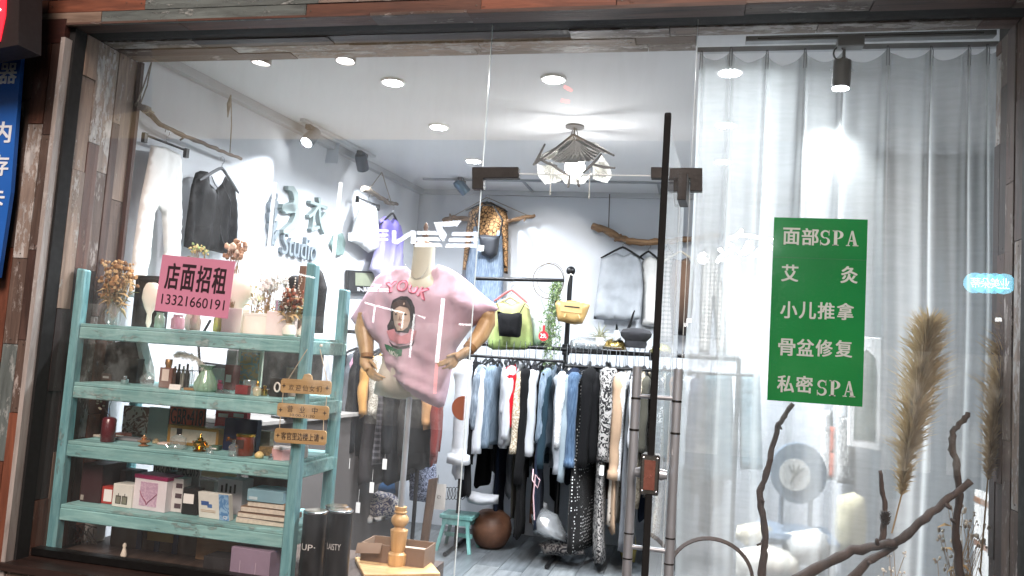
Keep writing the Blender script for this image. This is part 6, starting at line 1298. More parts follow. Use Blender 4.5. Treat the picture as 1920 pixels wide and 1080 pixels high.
# hanging vine
vn = root('hanging_vine', 'long green artificial vine hanging from the upper rack bar beside the yellow bag', 'plant', P(1040, 530, yc)); r_ = random.Random(12); st_, lv, lv2 = M(), M(), M()
for i in range(26):
    x0 = r_.uniform(1036, 1056); top_ = P(x0, 528, yc + r_.uniform(-.04, .04)); L_ = r_.uniform(.35, .85); xe = top_.x + r_.uniform(-.09, .03); pts = [top_ + Vector(((xe - top_.x) * t + .012 * sin(t * 9 + i), r_.uniform(-.01, .01), -L_ * t)) for t in [k / 8 for k in range(9)]]
    st_.tube(pts, .0015, 4)
    for k in range(34):
        t = r_.random() * 7.9; j = int(t); p = pts[j].lerp(pts[j + 1], t - j); d = Vector((r_.uniform(-1, 1), r_.uniform(-1, 1), r_.uniform(-1, .1))).normalized() * r_.uniform(.018, .034); s_ = d.cross(Vector((.3, 1, .2))).normalized() * .0045
        (lv if r_.random() < .6 else lv2).add([p, p + d * .5 + s_, p + d, p + d * .5 - s_], [(0, 1, 2, 3)])
tag(st_.build('stems', mat('4b5a36', .8), vn), kind='stuff'); tag(lv.build('leaves', mat('4f6b3c', .6, 0, .3, 30, .1), vn, fix=False), kind='stuff'); tag(lv2.build('leaves', mat('8a9c6a', .6, 0, .3, 30, .1), vn, fix=False), kind='stuff')
# yellow bag
yb_ = YP(RY - .14); hb = root('handbag', 'mustard yellow leather handbag hanging from the rack post by white cords', 'handbag', yb_.hit(1072, 590)); YL = mat('a98a55', .45, 0, .1, 20, .2)
Cloth([(1040, 563), (1056, 564), (1072, 563), (1090, 567), (1107, 571), (1100, 590), (1092, 607), (1078, 609), (1060, 605), (1046, 602), (1043, 585)], yb_, T=.06, R=.05, fold=.002, seed=2, back=.9, step=.02).build('bag_body', YL, hb)
M().prism([yb_.uv(*p) for p in ((1053, 566), (1096, 570), (1093, 590), (1053, 585))], yb_.off(.06), 0, .006).build('flap', mat('b59560', .45, 0, .1, 20, .2), hb, bevel=.003)
M().prism([yb_.uv(*p) for p in ((1061, 574), (1089, 577), (1089, 579), (1061, 576))], yb_.off(.0665), 0, .003).build('slot', BLACKP, hb)
for a, b in (((1061, 588), (1058, 595)), ((1084, 590), (1087, 597))): M().tube([yb_.off(.07).hit(*a), yb_.off(.075).hit(*b)], .006, 6).build('tie', YL, hb, smooth=True)
for pts in (((1056, 566), (1058, 540), (1066, 515), (1072, 514)), ((1089, 568), (1083, 540), (1076, 517), (1070, 514)), ((1060, 566), (1061, 540), (1068, 514))): M().tube([yb_.off(.03).hit(*p) for p in pts], .005, 6).build('cord', mat('d9d3c8', .8), hb, smooth=True)
# hats
def sits(px, py, y=RY): q = P(px, py, y); q.z = RZ + .026; return q
q = P(1192, 650, RY); bt = root('beret', 'dark grey beret perched on the rack beside the door edge', 'hat', q)
M().lathe((q.x, RY - .03, q.z - .01), [(.075, 0), (.085, .03), (.08, .05), (.112, .085), (.118, .11), (.10, .135), (.05, .148), (.01, .15)], 24, sy=.9).build('crown', cloth('2f2f32', sheen=.15), bt, smooth=True)
M().tube([(q.x - .06, RY - .03, q.z + .13), (q.x - .045, RY - .03, q.z + .17), (q.x - .03, RY - .03, q.z + .24), (q.x - .02, RY - .03, q.z + .27)], [.012, .01, .007, .004], 8).build('feather', BK, bt, smooth=True)
q = P(1153, 656, RY); gcp = root('cap', 'shiny gold cap sitting on the rack left of the dark beret', 'cap', q)
M().lathe((q.x, RY - .02, q.z), [(.085, 0), (.086, .02), (.078, .05), (.055, .075), (.02, .085), (.004, .087)], 24, sy=1.05).build('crown', mat('b39a5c', .18, .9, .2, 12, .3), gcp, smooth=True)
M().obox((q.x, RY - .13, q.z + .008), (.13, .09, .006), (1, 0, 0), (0, 1, -.2)).build('peak', mat('c9c0a8', .2, .8), gcp, bevel=.003)
for px, c, lb in ((1240, 'a9a24e', 'silver gold cap seen right of the door edge on the rack'),):
    q = P(px, 662, RY); g_ = root('cap', lb, 'cap', q); M().lathe((q.x, RY - .02, q.z), [(.075, 0), (.076, .02), (.068, .045), (.045, .065), (.004, .075)], 20).build('crown', mat(c, .2, .8, .3, 14, .3), g_, smooth=True)
    M().obox((q.x, RY - .12, q.z + .006), (.12, .08, .006), (1, 0, 0), (0, 1, -.2)).build('peak', mat('c9b98a', .25, .7), g_, bevel=.003)
# clear hat bag, air plant
q = P(1105, 655, RY); Cloth([(1068, 652), (1070, 638), (1085, 632), (1120, 634), (1142, 640), (1144, 655), (1110, 656)], YP(RY - .02), T=.06, R=.06, fold=.012, freq=70, seed=9, back=.8).build('plastic_bag', clear('eef1f2', .3, .3, .15, name='clear_plastic'), label='crumpled clear plastic bag with a pale hat lying on the rack', cat='plastic bag')
q = P(1125, 632, RY - .05); ap = root('air_plant', 'spiky grey green air plant in a small white pot on the rack', 'plant', q); r_ = random.Random(4); mb = M()
for i in range(46):
    a, e = r_.uniform(0, 6.28), r_.uniform(-.1, 1.4); d = Vector((cos(a) * cos(e), sin(a) * cos(e), sin(e))); L_ = r_.uniform(.07, .13); p0 = Vector(q) + Vector((0, 0, .0)); mb.tube([p0, p0 + d * L_ * .6, p0 + d * L_ + Vector((0, 0, -.03 * cos(e)))], [.004, .0025, .0008], 4)
mb.build('leaf', mat('8a8a72', .7, 0, .3, 20), ap, smooth=True); M().lathe((q.x, q.y, q.z - .07), [(.02, 0), (.03, .02), (.032, .06), (.028, .065)], 14).build('pot', CREAM, ap, smooth=True)
Cloth([(1148, 640), (1156, 606), (1166, 640)], YP(RY - .1), T=.02, R=.02, fold=0, seed=1).build('party_hat', mat('d9dde0', .5), label='small pale pointed cone standing behind the gold cap', cat='ornament')
# ---- on the floor under and around the racks
AQ2 = wood('83b8b2', '5f9693', axis=2, rough=.5, bmp=.2)
def stool(label, px, py, w_, h_, Y=None):
    q = PZ(px, py, 0); o = root('stool', label, 'stool', (q.x, q.y, 0)); M().box(q.x - w_ / 2, q.x + w_ / 2, q.y, q.y + .22, h_ - .03, h_).build('seat', AQ2, o, bevel=.004)
    for sx2 in (-1, 1):
        for sy2 in (0, 1):
            a = Vector((q.x + sx2 * (w_ / 2 + .0), q.y + .22 * sy2 + (-.02 if sy2 == 0 else .02), 0)); b = Vector((q.x + sx2 * (w_ / 2 - .045), q.y + .02 + .18 * sy2, h_ - .032)); M().tube([a, b], .017, 4).build('leg', AQ2, o)
        M().box(q.x + sx2 * (w_ / 2 - .035) - .01, q.x + sx2 * (w_ / 2 - .035) + .01, q.y + .03, q.y + .19, h_ - .07, h_ - .032).build('side_apron', AQ2, o)
    M().box(q.x - w_ / 2 + .02, q.x + w_ / 2 - .02, q.y + .01, q.y + .03, h_ - .075, h_ - .032).build('apron', AQ2, o); M().box(q.x - w_ / 2 + .02, q.x + w_ / 2 - .02, q.y + .1, q.y + .115, .09, .12).build('stretcher', AQ2, o); return o
stool('small aqua wooden stool on the floor under the white ruffled blouse', 850, 1035, .26, .27); stool('aqua wooden stool deeper under the long rack behind the navy dress', 900, 985, .26, .24); stool('aqua stool under the long rack near the curtain edge', 1250, 1010, .30, .30)
q = PZ(912, 1032, 0); bo_ = root('storage_pouf', 'round brown woven leather pouf on the floor beside the aqua stool', 'pouf', (q.x, q.y + .12, 0))
M().lathe((q.x, q.y + .12, 0), [(.08, 0), (.12, .03), (.155, .1), (.16, .16), (.14, .24), (.09, .28), (.02, .285)], 28).build('body', mat('5b3d2c', .55, 0, .25, 14, .4), bo_, smooth=True)
def sack(label, pts, Y, m, T=.12, name='sack', cat='bag', **kw): return Cloth(pts, YP(Y), **{**dict(T=T, R=.12, fold=.02, freq=28, seed=random.Random(label).uniform(0, 9), back=.9, step=.03), **kw}).build(name, m, label=label, cat=cat)
sack('big patterned cloth sack on the floor behind the black canisters', [(672, 925), (700, 918), (735, 925), (752, 940), (748, 962), (725, 975), (690, 975), (668, 966), (660, 945)], 2.6, cloth('b9b2ac', '55556e', pattern='print', ps=26))
sack('blue cloth bundle on top of the patterned sack', [(690, 905), (712, 895), (740, 905), (742, 925), (712, 930), (688, 924)], 2.7, cloth('2f567f'))
sack('dark navy flowered bag standing on the floor right of the mannequin pole', [(768, 858), (800, 852), (818, 870), (820, 930), (800, 942), (768, 938)], 2.75, cloth('252d45', '8d93a8', pattern='print', ps=40))
sack('white crumpled paper lying beside the patterned sack', [(640, 958), (672, 950), (700, 970), (725, 966), (722, 974), (690, 982), (655, 978)], 2.5, PAPER, T=.05, name='crumpled_paper', cat='paper')
sack('white cloth bundle under the rack near the aqua stool', [(872, 930), (885, 920), (905, 925), (935, 928), (934, 945), (900, 948), (878, 942)], 3.0, WH2, T=.08)
sack('translucent grey plastic bag on the floor under the long rack', [(995, 965), (1020, 952), (1045, 965), (1062, 1000), (1070, 1020), (1030, 1010), (1000, 1000)], 2.9, clear('a9adb0', .25, .5, .2, name='grey_plastic'), name='plastic_bag', cat='plastic bag')
sack('dark crumpled bag with straps lying on the floor under the dotted skirt', [(1010, 1020), (1040, 1008), (1090, 1020), (1098, 1040), (1060, 1042), (1020, 1040)], 2.95, cloth('3b3a3e', '8d8a88', pattern='print', ps=20), T=.08)
sack('olive yellow bag on the floor behind the near door handle', [(1162, 985), (1188, 980), (1194, 1030), (1190, 1055), (1166, 1050), (1158, 1020)], 3.2, cloth('7d7332'), T=.1)
sack('white soft bundle on the floor between grey clothes in the middle', [(997, 945), (1012, 938), (1026, 944), (1026, 962), (1000, 962)], 3.2, WH2, T=.06)
ch = root('card_sign', 'pale hang card with small lettering in front of the white blouse', 'card', P(822, 935, 2.5)); f = Plane(P(810, 954, 2.5), (1, 0, .02), (0, 0, 1)); a, b = P(834, 954, 2.5) - P(810, 954, 2.5), P(810, 906, 2.5) - P(810, 954, 2.5)
M().prism([(0, 0), (a.x, 0), (a.x, b.z), (0, b.z)], f, 0, .003).build('card', mat('b9b4ae', .7), ch); text('card_lettering', 'ICY', f, a.x * .35, b.z * .42, a.x * .65, b.z * .55, BLACKP, ch, h=.004)
M().tube([P(822, 906, 2.5), P(822, 890, 2.5)], .002, 4).build('string', BLACKP, ch)
for i in range(5): pass
ck = root('coiled_rack', 'black wire plate holder standing under the rack beside the hang card', 'wire holder', P(850, 930, 2.9)); mb = M()
for i in range(6): c = P(838 + i * 6, 925, 2.9); mb.tube([c + Vector((.02 * cos(q), .02 * sin(q) * .3, .045 * sin(q))) for q in [k * pi / 6 for k in range(12)]], .003, 5, closed=True)
mb.build('wire_loops', BLACKM, ck, smooth=True)
ls_ = root('drawstring', 'pink braided drawstring hanging from a garment in the middle of the rack', 'cord', P(1004, 890, 2.7))
M().tube([P(1000, 880, 2.75), P(998, 900, 2.7), P(1008, 915, 2.7), P(1012, 900, 2.7), P(1004, 890, 2.7), P(1000, 930, 2.7), P(1002, 975, 2.7)], .005, 6).build('cord', mat('b99aa0', .8), ls_, smooth=True)
lb_ = root('leaning_board', 'tall brown board leaning at the left of the aqua stool', 'board', P(815, 900, 2.3)); M().prism([YP(2.3).uv(*p) for p in ((806, 898), (822, 895), (800, 1045), (786, 1045))], YP(2.3), 0, .03).build('board', wood('5c4534', '3a2a20', axis=2), lb_, bevel=.002)

# ================================================================== SHEER CURTAIN
CY = .40
cm, ct2, cb_, co_ = nodes('sheer_voile'); cc_ = objco(ct2)
lw_ = N(ct2, 'LayerWeight'); pw_ = N(ct2, 'Math', operation='POWER', i_1=1.6); ct2.links.new(lw_.outputs['Facing'], pw_.inputs[0])
wn = N(ct2, 'TexNoise', i_Scale=7.0, i_Detail=8.0, i_Roughness=.7); mpz = N(ct2, 'Mapping'); mpz.inputs['Scale'].default_value = (1, 1, 8); ct2.links.new(cc_, mpz.inputs[0]); ct2.links.new(mpz.outputs[0], wn.inputs[0])
mrn = N(ct2, 'MapRange'); mrn.inputs[3].default_value = .30; mrn.inputs[4].default_value = .47; ct2.links.new(wn.outputs[0], mrn.inputs[0])
mu = N(ct2, 'Math', operation='MULTIPLY_ADD', i_1=.62, use_clamp=True); ct2.links.new(pw_.outputs[0], mu.inputs[0]); ct2.links.new(mrn.outputs[0], mu.inputs[2])
df = N(ct2, 'BsdfDiffuse'); df.inputs[0].default_value = (*hx('d2d7d8'), 1); tl = N(ct2, 'BsdfTranslucent'); tl.inputs[0].default_value = (*hx('d8dddd'), 1)
m1 = N(ct2, 'MixShader', i_0=.45); ct2.links.new(df.outputs[0], m1.inputs[1]); ct2.links.new(tl.outputs[0], m1.inputs[2]); trn = N(ct2, 'BsdfTransparent'); m2 = N(ct2, 'MixShader')
ct2.links.new(mu.outputs[0], m2.inputs[0]); ct2.links.new(trn.outputs[0], m2.inputs[1]); ct2.links.new(m1.outputs[0], m2.inputs[2]); ct2.links.new(m2.outputs[0], co_.inputs[0]); ct2.nodes.remove(cb_)
cu_ = root('curtain', 'long sheer white voile curtain hanging behind the right hand window pane', 'curtain', (.5, CY, .45))
x0, x1 = -.035, 1.17; hooks = [P(px, 95, CY).x for px in (1316, 1370, 1438, 1508, 1580, 1660, 1742, 1812, 1845, 1872)]; ztop = 2.85; nx_ = 300; nz_ = 46; rc = random.Random(5); ph = [rc.uniform(0, 6.28) for _ in range(8)]
def cyd(x, t):          # depth of the cloth at x, t = 0 top .. 1 foot
    d = 0
    for k, (f_, a_) in enumerate(((17, .040), (31, .016), (57, .009), (91, .004), (7, .035))): d += a_ * sin(f_ * (x + .02 * sin(3 * t + k) * t) + ph[k] + 1.1 * sin(2.3 * x + ph[k + 1])) * (.45 + .65 * t)
    for hx_ in hooks: d -= .035 * math.exp(-((x - hx_ + .012 * t * sin(hx_ * 40)) / (.010 + .012 * t)) ** 2) * (1 - .35 * t)
    return d
vs, fs = [], []
for i in range(nz_ + 1):
    t = i / nz_
    for j in range(nx_ + 1):
        x = x0 + (x1 - x0) * j / nx_; sag = 0
        if i == 0 or t < .06:
            k = min(range(len(hooks) - 1), key=lambda k: 0 if hooks[k] <= x <= hooks[k + 1] else min(abs(x - hooks[k]), abs(x - hooks[k + 1])) + 1)
            a_, b_ = hooks[k], hooks[k + 1]; s_ = min(1, max(0, (x - a_) / (b_ - a_))); sag = .036 * sin(pi * s_) * (1 - t / .06) * (b_ - a_) / .15
        zf = .46; z = ztop - sag - (ztop - zf) * t; vs.append((x + (.012 * sin(7 * t + x * 5)) * t, CY + cyd(x, t), z))
W_n = nx_ + 1; fs = [(i * W_n + j, i * W_n + j + 1, (i + 1) * W_n + j + 1, (i + 1) * W_n + j) for i in range(nz_) for j in range(nx_)]
cl_ = M().add(vs, fs).build('voile', cm, cu_, smooth=True, auto=180, fix=False)
# heading band: the doubled hem at the top, a second layer close behind
hbv, hbf = [], []
for i in range(3):
    for j in range(nx_ + 1): v_ = vs[i * W_n + j]; hbv.append((v_[0], v_[1] + .004, v_[2] - (0 if i < 2 else .0)))
hbf = [(i * W_n + j, i * W_n + j + 1, (i + 1) * W_n + j + 1, (i + 1) * W_n + j) for i in range(2) for j in range(nx_)]
M().add(hbv, hbf).build('heading', cm, cu_, smooth=True, auto=180, fix=False)
for hx_ in hooks:
    mb = M(); yy = CY + cyd(hx_, 0) - .008
    for dx in (-.005, .005): mb.tube([(hx_ + dx, yy, ztop - .075), (hx_ + dx, yy, ztop - .01), (hx_ + dx * .4, yy + .01, ztop + .012)], .0017, 5)
    mb.build('hook', mat('6f7276', .35, .8), cu_, smooth=True)
M().box(x0 - .01, x1 + .02, CY - .012, CY + .012, ztop + .012, ztop + .034).build('curtain_track', mat('b3b6b8', .4, .3), cu_)
# short pelmet track with the big spotlight
a_, b_ = P(1398, 76, .24), P(1866, 64, .24); kt = root('light_track', 'long grey double track under the window head over the curtain', 'light track', (a_ + b_) / 2)
L4 = (b_ - a_); M().obox((a_ + b_) / 2, (L4.length, .022, .04), L4, (0, 0, 1)).build('track', mat('8f9294', .4, .4, .1, 6), kt, bevel=.002); M().obox((a_ + b_) / 2 + Vector((0, -.022, -.002)), (L4.length * .9, .005, .004), L4, (0, 0, 1)).build('slot', mat('1c1d1f', .6), kt)
q1 = P(1594, 78, .24); M().obox(q1 + Vector((0, -.0, -.004)), (.10, .046, .052), L4, (0, 0, 1)).build('adapter', mat('7e8183', .4, .3), kt, bevel=.003)
M().tube([Vector((.9, 0, ZH + .01)) + Vector((0, .24, 0)), (.9, .24, (a_.z + b_.z) / 2)], .005, 6).build('stay', mat('8f9294', .4), kt)
M().tube([(.25, .24, ZH + .01), (.25, .24, (a_.z + b_.z) / 2)], .005, 6).build('stay', mat('8f9294', .4), kt)
sp_ = root('curtain_spotlight', 'big grey cylinder spotlight shining down on the sheer curtain', 'spotlight', P(1578, 90, .24)); t0_, t1_ = P(1580, 113, .24), P(1576, 166, .24)
M().lathe(t1_, [(.026, 0), (.034, .002), (.036, .02), (.034, (t0_ - t1_).length - .004), (.02, (t0_ - t1_).length)], 24, axis=(t0_ - t1_)).build('lamp_head', mat('55595c', .4, .4, .08, 6, .03), sp_, smooth=True)
c_ = P(1573, 100, .24); M().tube([c_ + Vector((.020 * cos(k), 0, .026 * sin(k))) for k in [i * pi / 9 for i in range(18)]], .0035, 6, closed=True).build('cable_loop', BLACKP, sp_, smooth=True)
M().tube([P(1583, 92, .24), P(1582, 114, .24)], .006, 8).build('arm', mat('3b3c3e', .4), sp_)
for px in (1558, 1598): pass
M().tube([P(1557, 131, .24), P(1600, 131, .24)], .004, 8).build('pivot', STEEL, sp_, smooth=True)
M().lathe(t1_ - Vector((0, 0, .0015)), [(.031, 0), (.031, .001)], 20).build('lens', emit((.97, .99, 1), 45), sp_)
spot(t1_ - Vector((0, 0, .004)), (t1_.x - .01, CY + .02, 2.28), 70, 75, 1.0, (.93, .97, 1), .03)
# ================================================================== IN FRONT OF AND BEHIND THE CURTAIN
BRK = wood('4a3a32', '241b17', 'b0a69c', .12, axis=2, rough=.7, bmp=.9)
def branch(label, pts, r, seed, Y=.2, knots=3, taper=None, ys=None, name='bare_branch'):
    P_ = [P(*p, Y if ys is None else ys[i]) for i, p in enumerate(pts)]
    return stick(P_, r, seed, n=9, knots=knots).build(name, BRK, smooth=True, auto=180, label=label, cat='branch')
branch('tall thin branch rising to the bottom of the green sign', [(1428, 1110), (1432, 1040), (1436, 1010), (1428, 960), (1424, 922), (1434, 895), (1446, 850), (1458, 800), (1470, 780), (1487, 757)], .0135, 3, .16)
branch('upright crooked branch at the right with a cut bent top', [(1800, 1110), (1798, 1050), (1790, 1000), (1798, 930), (1796, 880), (1786, 840), (1787, 808), (1803, 792), (1815, 773)], .0145, 4, .24)
branch('long heavy branch rising diagonally to the right across the window', [(1480, 1095), (1540, 1060), (1600, 1032), (1660, 1022), (1690, 1012), (1735, 972), (1780, 935), (1820, 902)], .018, 6, .14, knots=2)
branch('shorter lower diagonal branch joined under the long heavy branch', [(1570, 1110), (1620, 1060), (1650, 1040), (1680, 1022)], .016, 7, .17)
branch('short upright twig with a pine cone tied to it', [(1652, 1018), (1658, 985), (1661, 950), (1652, 915), (1650, 882)], .0105, 8, .18, knots=1)
pc = root('pine_cone', 'dark pine cone tied on the short upright twig', 'pine cone', P(1659, 972, .15)); q = P(1660, 972, .15); mb = M()
for i in range(46):
    a = i * 2.4; zz = -.022 + .044 * i / 46; rr = .020 * sqrt(max(.05, 1 - (zz / .026) ** 2)); d = Vector((cos(a), sin(a), .3)); c = Vector((q.x, q.y, q.z + zz)) + d * rr * .5; s_ = Vector((-sin(a), cos(a), 0)) * .006; mb.add([c - s_, c + d * .012 + s_ * .3 + Vector((0, 0, .004)), c + s_, c + d * .004 - Vector((0, 0, .004))], [(0, 1, 2), (0, 2, 3), (0, 3, 1), (1, 3, 2)])
mb.build('scale', mat('2c211c', .8, 0, .3, 60, .4), pc, fix=False); M().ball(q, .013, 10, sz=1.6).build('core', mat('241a16', .9), pc, smooth=True)
# round basket with a bent handle at the bottom
hk_ = root('basket', 'dark wicker basket with a high bent handle at the bottom of the curtain', 'basket', P(1335, 1080, .2)); cx = P(1333, 1060, .2); R8 = (P(1410, 1060, .2).x - P(1256, 1060, .2).x) / 2; zt_ = P(1335, 1012, .2).z
for k in range(3): M().tube([(cx.x + (R8 + .003 * k) * cos(a), .2 + .006 * k, zt_ - .14 + (.14 + .003 * k) * sin(a)) for a in [radians(t) for t in range(-10, 191, 8)]], .0042, 6).build('handle', BRK, hk_, smooth=True)
M().lathe((cx.x, .2, SILL + .001), [(R8 * .7, 0), (R8 * .9, .06), (R8 * 1.0, .14), (R8 * .97, .15), (R8 * .85, .08), (R8 * .6, .01)], 28, sy=.75).build('bowl', mat('3a2d26', .85, 0, .3, 50, .8), hk_, smooth=True)
# window ledge in the right bay
pr2 = root('display_ledge', 'dark ledge board behind the right window pane carrying the branches', 'ledge', (.5, .3, 0)); M().box(-.02, XR - .005, .035, .62, 0, .46).build('body', mat('3c3633', .8), pr2); M().box(-.02, XR - .005, .033, .63, .461, .5).build('board', wood('4d4039', '2c2420', axis=0, rough=.5), pr2)
# pampas grass: behind the curtain and one in front
def pampas(label, pts, Y, n, seed, c, wd=.06, vase=True):
    P_ = [P(*p, Y) for p in pts]; o = root('pampas_grass', label, 'dried grass', P_[0]); M().tube(P_, .003, 5).build('stalk', mat('8a7452', .8), o); r_ = random.Random(seed); mb = M(); k0 = 1
    for i in range(n):
        t = k0 + r_.random() ** .9 * (len(P_) - 1.01 - k0); k = int(t); f_ = (t - k0) / (len(P_) - 1 - k0); p = P_[k].lerp(P_[k + 1], t - k); tang = (P_[min(k + 1, len(P_) - 1)] - P_[k]).normalized()
        ww = wd * (sin(pi * min(1, .12 + .88 * (1 - f_)) ** .8) * .7 + .3); a = r_.uniform(0, 6.28); side = Vector((cos(a), sin(a), 0)); d = (tang * r_.uniform(.5, 1.4) + side * r_.uniform(.3, 1)).normalized() * ww * r_.uniform(.7, 1.5); s_ = d.cross(Vector((.2, 1, .1))).normalized() * .0015
        m_ = p + d * .5; e_ = p + d + Vector((0, 0, -.012)); mb.add([p - s_, p + s_, m_ + s_, e_, m_ - s_], [(0, 1, 2, 3, 4)])
    tag(mb.build('plume', cloth(c, trans=.35, var=.2), o, fix=False), kind='stuff'); return o
pampas('tall tan pampas plume standing right of the green sign before the curtain', [(1672, 1000), (1690, 930), (1700, 860), (1716, 780), (1728, 700), (1742, 610)], .28, 3000, 3, 'b3a27f', .115)
pampas('tan pampas plume at the right edge of the window', [(1838, 1070), (1852, 900), (1862, 800), (1880, 700), (1905, 590)], .24, 1600, 4, 'b09c7c', .105)
dried('feathery pale grey sprigs standing at the lower right of the window', 'dried grass', 1800, 960, .3, .09, 34, ('b9b2a4', '8f887c'), 22, 0, None, .5, headr=.006, leafs=20, zb=SILL)
dried('thin dark twigs with small pale buds beside the diagonal branch', 'dried flowers', 1672, 1035, .22, .05, 16, ('d6d0c4',), 23, 0, None, .5, headr=.004, leafs=6, zb=SILL)
# behind the curtain: mirror, round backed chair, cushions, cream chair, console, hangings
mr_ = root('mirror', 'arched mirror in a white frame seen right of the green sign', 'mirror', P(1635, 760, 1.5)); MPp = YP(1.5)
M().prism([MPp.uv(*p) for p in ((1592, 630), (1652, 634), (1648, 846), (1588, 836))], MPp, 0, .03).build('frame', mat('f0f1f2', .4), mr_, bevel=.006)
M().prism([MPp.uv(*p) for p in ((1602, 700), (1608, 670), (1622, 655), (1636, 668), (1641, 700), (1638, 826), (1598, 822))], MPp, .031, .034).build('glass', mat('7f9088', .15, .6, .2, 2, 0), mr_)
cr = root('round_back_chair', 'blue grey chair with a round deer emblem back, blurred behind the curtain', 'chair', P(1497, 1000, 1.3)); CHM = cloth('5d6d7e'); cc = P(1495, 885, 1.3); CP2 = YP(1.3)
M().prism([(cc.x + .135 * cos(q), cc.z + .15 * sin(q)) for q in [i * pi / 16 for i in range(32)]], CP2, 0, .05).build('backrest', CHM, cr, bevel=.01)
c3 = P(1490, 890, 1.25); M().prism([(c3.x + .075 * cos(q), c3.z + .08 * sin(q)) for q in [i * pi / 16 for i in range(32)]], YP(1.249), 0, .006).build('emblem', mat('c3c6c4', .7), cr)
mb = M(); mb.tube([(c3.x - .02, 1.238, c3.z - .04), (c3.x, 1.238, c3.z), (c3.x + .03, 1.238, c3.z + .03)], .005, 5)
for dx, dz in ((-.03, .045), (-.01, .05), (.02, .05), (.045, .04)): mb.tube([(c3.x, 1.238, c3.z), (c3.x + dx, 1.238, c3.z + dz)], .003, 5)
mb.build('deer_print', mat('5f5d52', .7), cr)
z7 = P(1495, 985, 1.3).z; M().box(cc.x - .2, cc.x + .17, 1.0, 1.36, z7 - .05, z7).build('seat', CHM, cr, bevel=.02)
for dx in (-.17, .14):
    for dy in (1.03, 1.33): M().tube([(cc.x + dx, dy, 0), (cc.x + dx * .95, dy, z7 - .05)], .016, 8).build('leg', CHM, cr)
for dx in (-.07, .07): M().tube([(cc.x + dx, 1.32, z7), (cc.x + dx, 1.32, cc.z - .13)], .012, 8).build('back_post', CHM, cr)
sack('cream chair cover seen behind the curtain right of the round back', [(1570, 930), (1600, 922), (1622, 935), (1625, 985), (1620, 1040), (1568, 1040), (1564, 980)], 1.2, cloth('c4bd9e'), T=.08, name='chair_cover', cat='chair cover')
sack('cream printed cushion on the floor behind the curtain, leftmost', [(1382, 985), (1420, 978), (1448, 990), (1446, 1020), (1400, 1024), (1378, 1008)], 1.1, cloth('cfc9b4', 'a79f8a', pattern='print', ps=16), name='cushion', cat='cushion')
sack('white cushion lower left behind the curtain beside the basket handle', [(1380, 1030), (1440, 1020), (1500, 1040), (1500, 1085), (1380, 1085)], 1.0, cloth('cac7bc'), name='cushion', cat='cushion')
sack('pale grey cushion in the middle behind the curtain', [(1465, 1000), (1530, 990), (1560, 1010), (1556, 1060), (1470, 1060)], 1.05, cloth('b3b5b4'), name='cushion', cat='cushion')
for i, (pts, Y, c, c2, pat, lb) in enumerate((
  (((1540, 770), (1560, 768), (1572, 900), (1536, 900)), 2.4, 'c9c9c8', None, None, 'white garment hanging far behind the curtain below the green sign'),
  (((1572, 780), (1602, 780), (1606, 910), (1568, 905)), 2.2, '9b9b98', '5b5c5e', 'print', 'grey patterned scarf hanging behind the curtain below the green sign'),
  (((1556, 800), (1568, 800), (1570, 895), (1554, 895)), 2.3, 'b2604a', None, None, 'thin coral strip of cloth behind the curtain'),
  (((1320, 700), (1372, 700), (1380, 900), (1318, 900)), 3.1, '41555c', None, None, 'dark teal coat far behind the left part of the curtain'),
  (((1385, 700), (1425, 700), (1430, 880), (1388, 880)), 3.1, '6a7d84', None, None, 'grey blue coat far behind the curtain left of the green sign'))):
    Cloth(pts, YP(Y), T=.05, R=.06, fold=.012, seed=i + 40).build('hanging_cloth', cloth(c, c2, pattern=pat, ps=20), label=lb, cat='clothing')
sh2 = root('side_shelf', 'brown and dark stepped shelf beyond the right end of the curtain', 'shelf', P(1870, 1000, .9))
for i, py in enumerate((950, 1035)):
    q = P(1878, py, .9); M().box(q.x - .05, q.x + .4, .85, 1.1, q.z - .012, q.z + .012).build('shelf_board', wood('a0683a', '6e4526', axis=0), sh2)
q = P(1860, 1000, .9); M().box(q.x - .01, q.x + .012, .83, 1.1, 0, P(1860, 930, .9).z).build('side_panel', WHITEP, sh2)
q = P(1880, 1000, 1.15); M().box(q.x - .05, q.x + .4, 1.101, 1.12, 0, P(1880, 700, 1.15).z).build('back_panel', mat('33363c', .7), sh2)
# beauty room partition: grey wall panel behind the curtain on the right
q = P(1665, 700, 3.0); M().box(.95, 2.0, 2.4, 2.46, 0, CEIL).build('wall_partition', mat('878c90', .85, 0, .05, 2, .05), kind='structure')

# ================================================================== FAR LEFT: neighbour's signs
bs = root('shop_sign', 'blue neighbouring shop sign with white characters at the far left', 'sign', P(20, 300, -.2)); SPn = YP(-.19)
M().prism([SPn.uv(*p) for p in ((-120, 120), (43, 66), (20, 360), (-4, 520), (-120, 520))], SPn, -.02, 0).build('panel', mat('1f5fb4', .45, 0, .06, 2, .05), bs)
def stx(ch, px, py, h, w_=None): u, v = SPn.uv(px, py); w_ = w_ or h; text('sign_character', ch, SPn, u - w_ / 2, v - h / 2, u + w_ / 2, v + h / 2, mat('dfe3ea', .5), bs, h=.002, bold=.04)
for ch, px, py in (('器', 16, 138), ('内', 5, 248), ('存', 0, 310), ('卡', -8, 372)): stx(ch, px, py, .095)
rl = root('led_sign', 'corner of a red glowing LED sign box at the upper left', 'sign', P(5, 50, -.45)); RP = YP(-.42)
M().prism([RP.uv(*p) for p in ((-160, -140), (40, -140), (34, 84), (-160, 120))], RP, -.12, 0).build('box', mat('1b0f10', .6), rl)
M().prism([RP.uv(*p) for p in ((-140, -120), (18, -120), (12, 30), (2, 78), (-140, 100))], RP, .001, .006).build('screen', emit('ff2a3c', .8), rl)
mb = M(); r_ = random.Random(3)
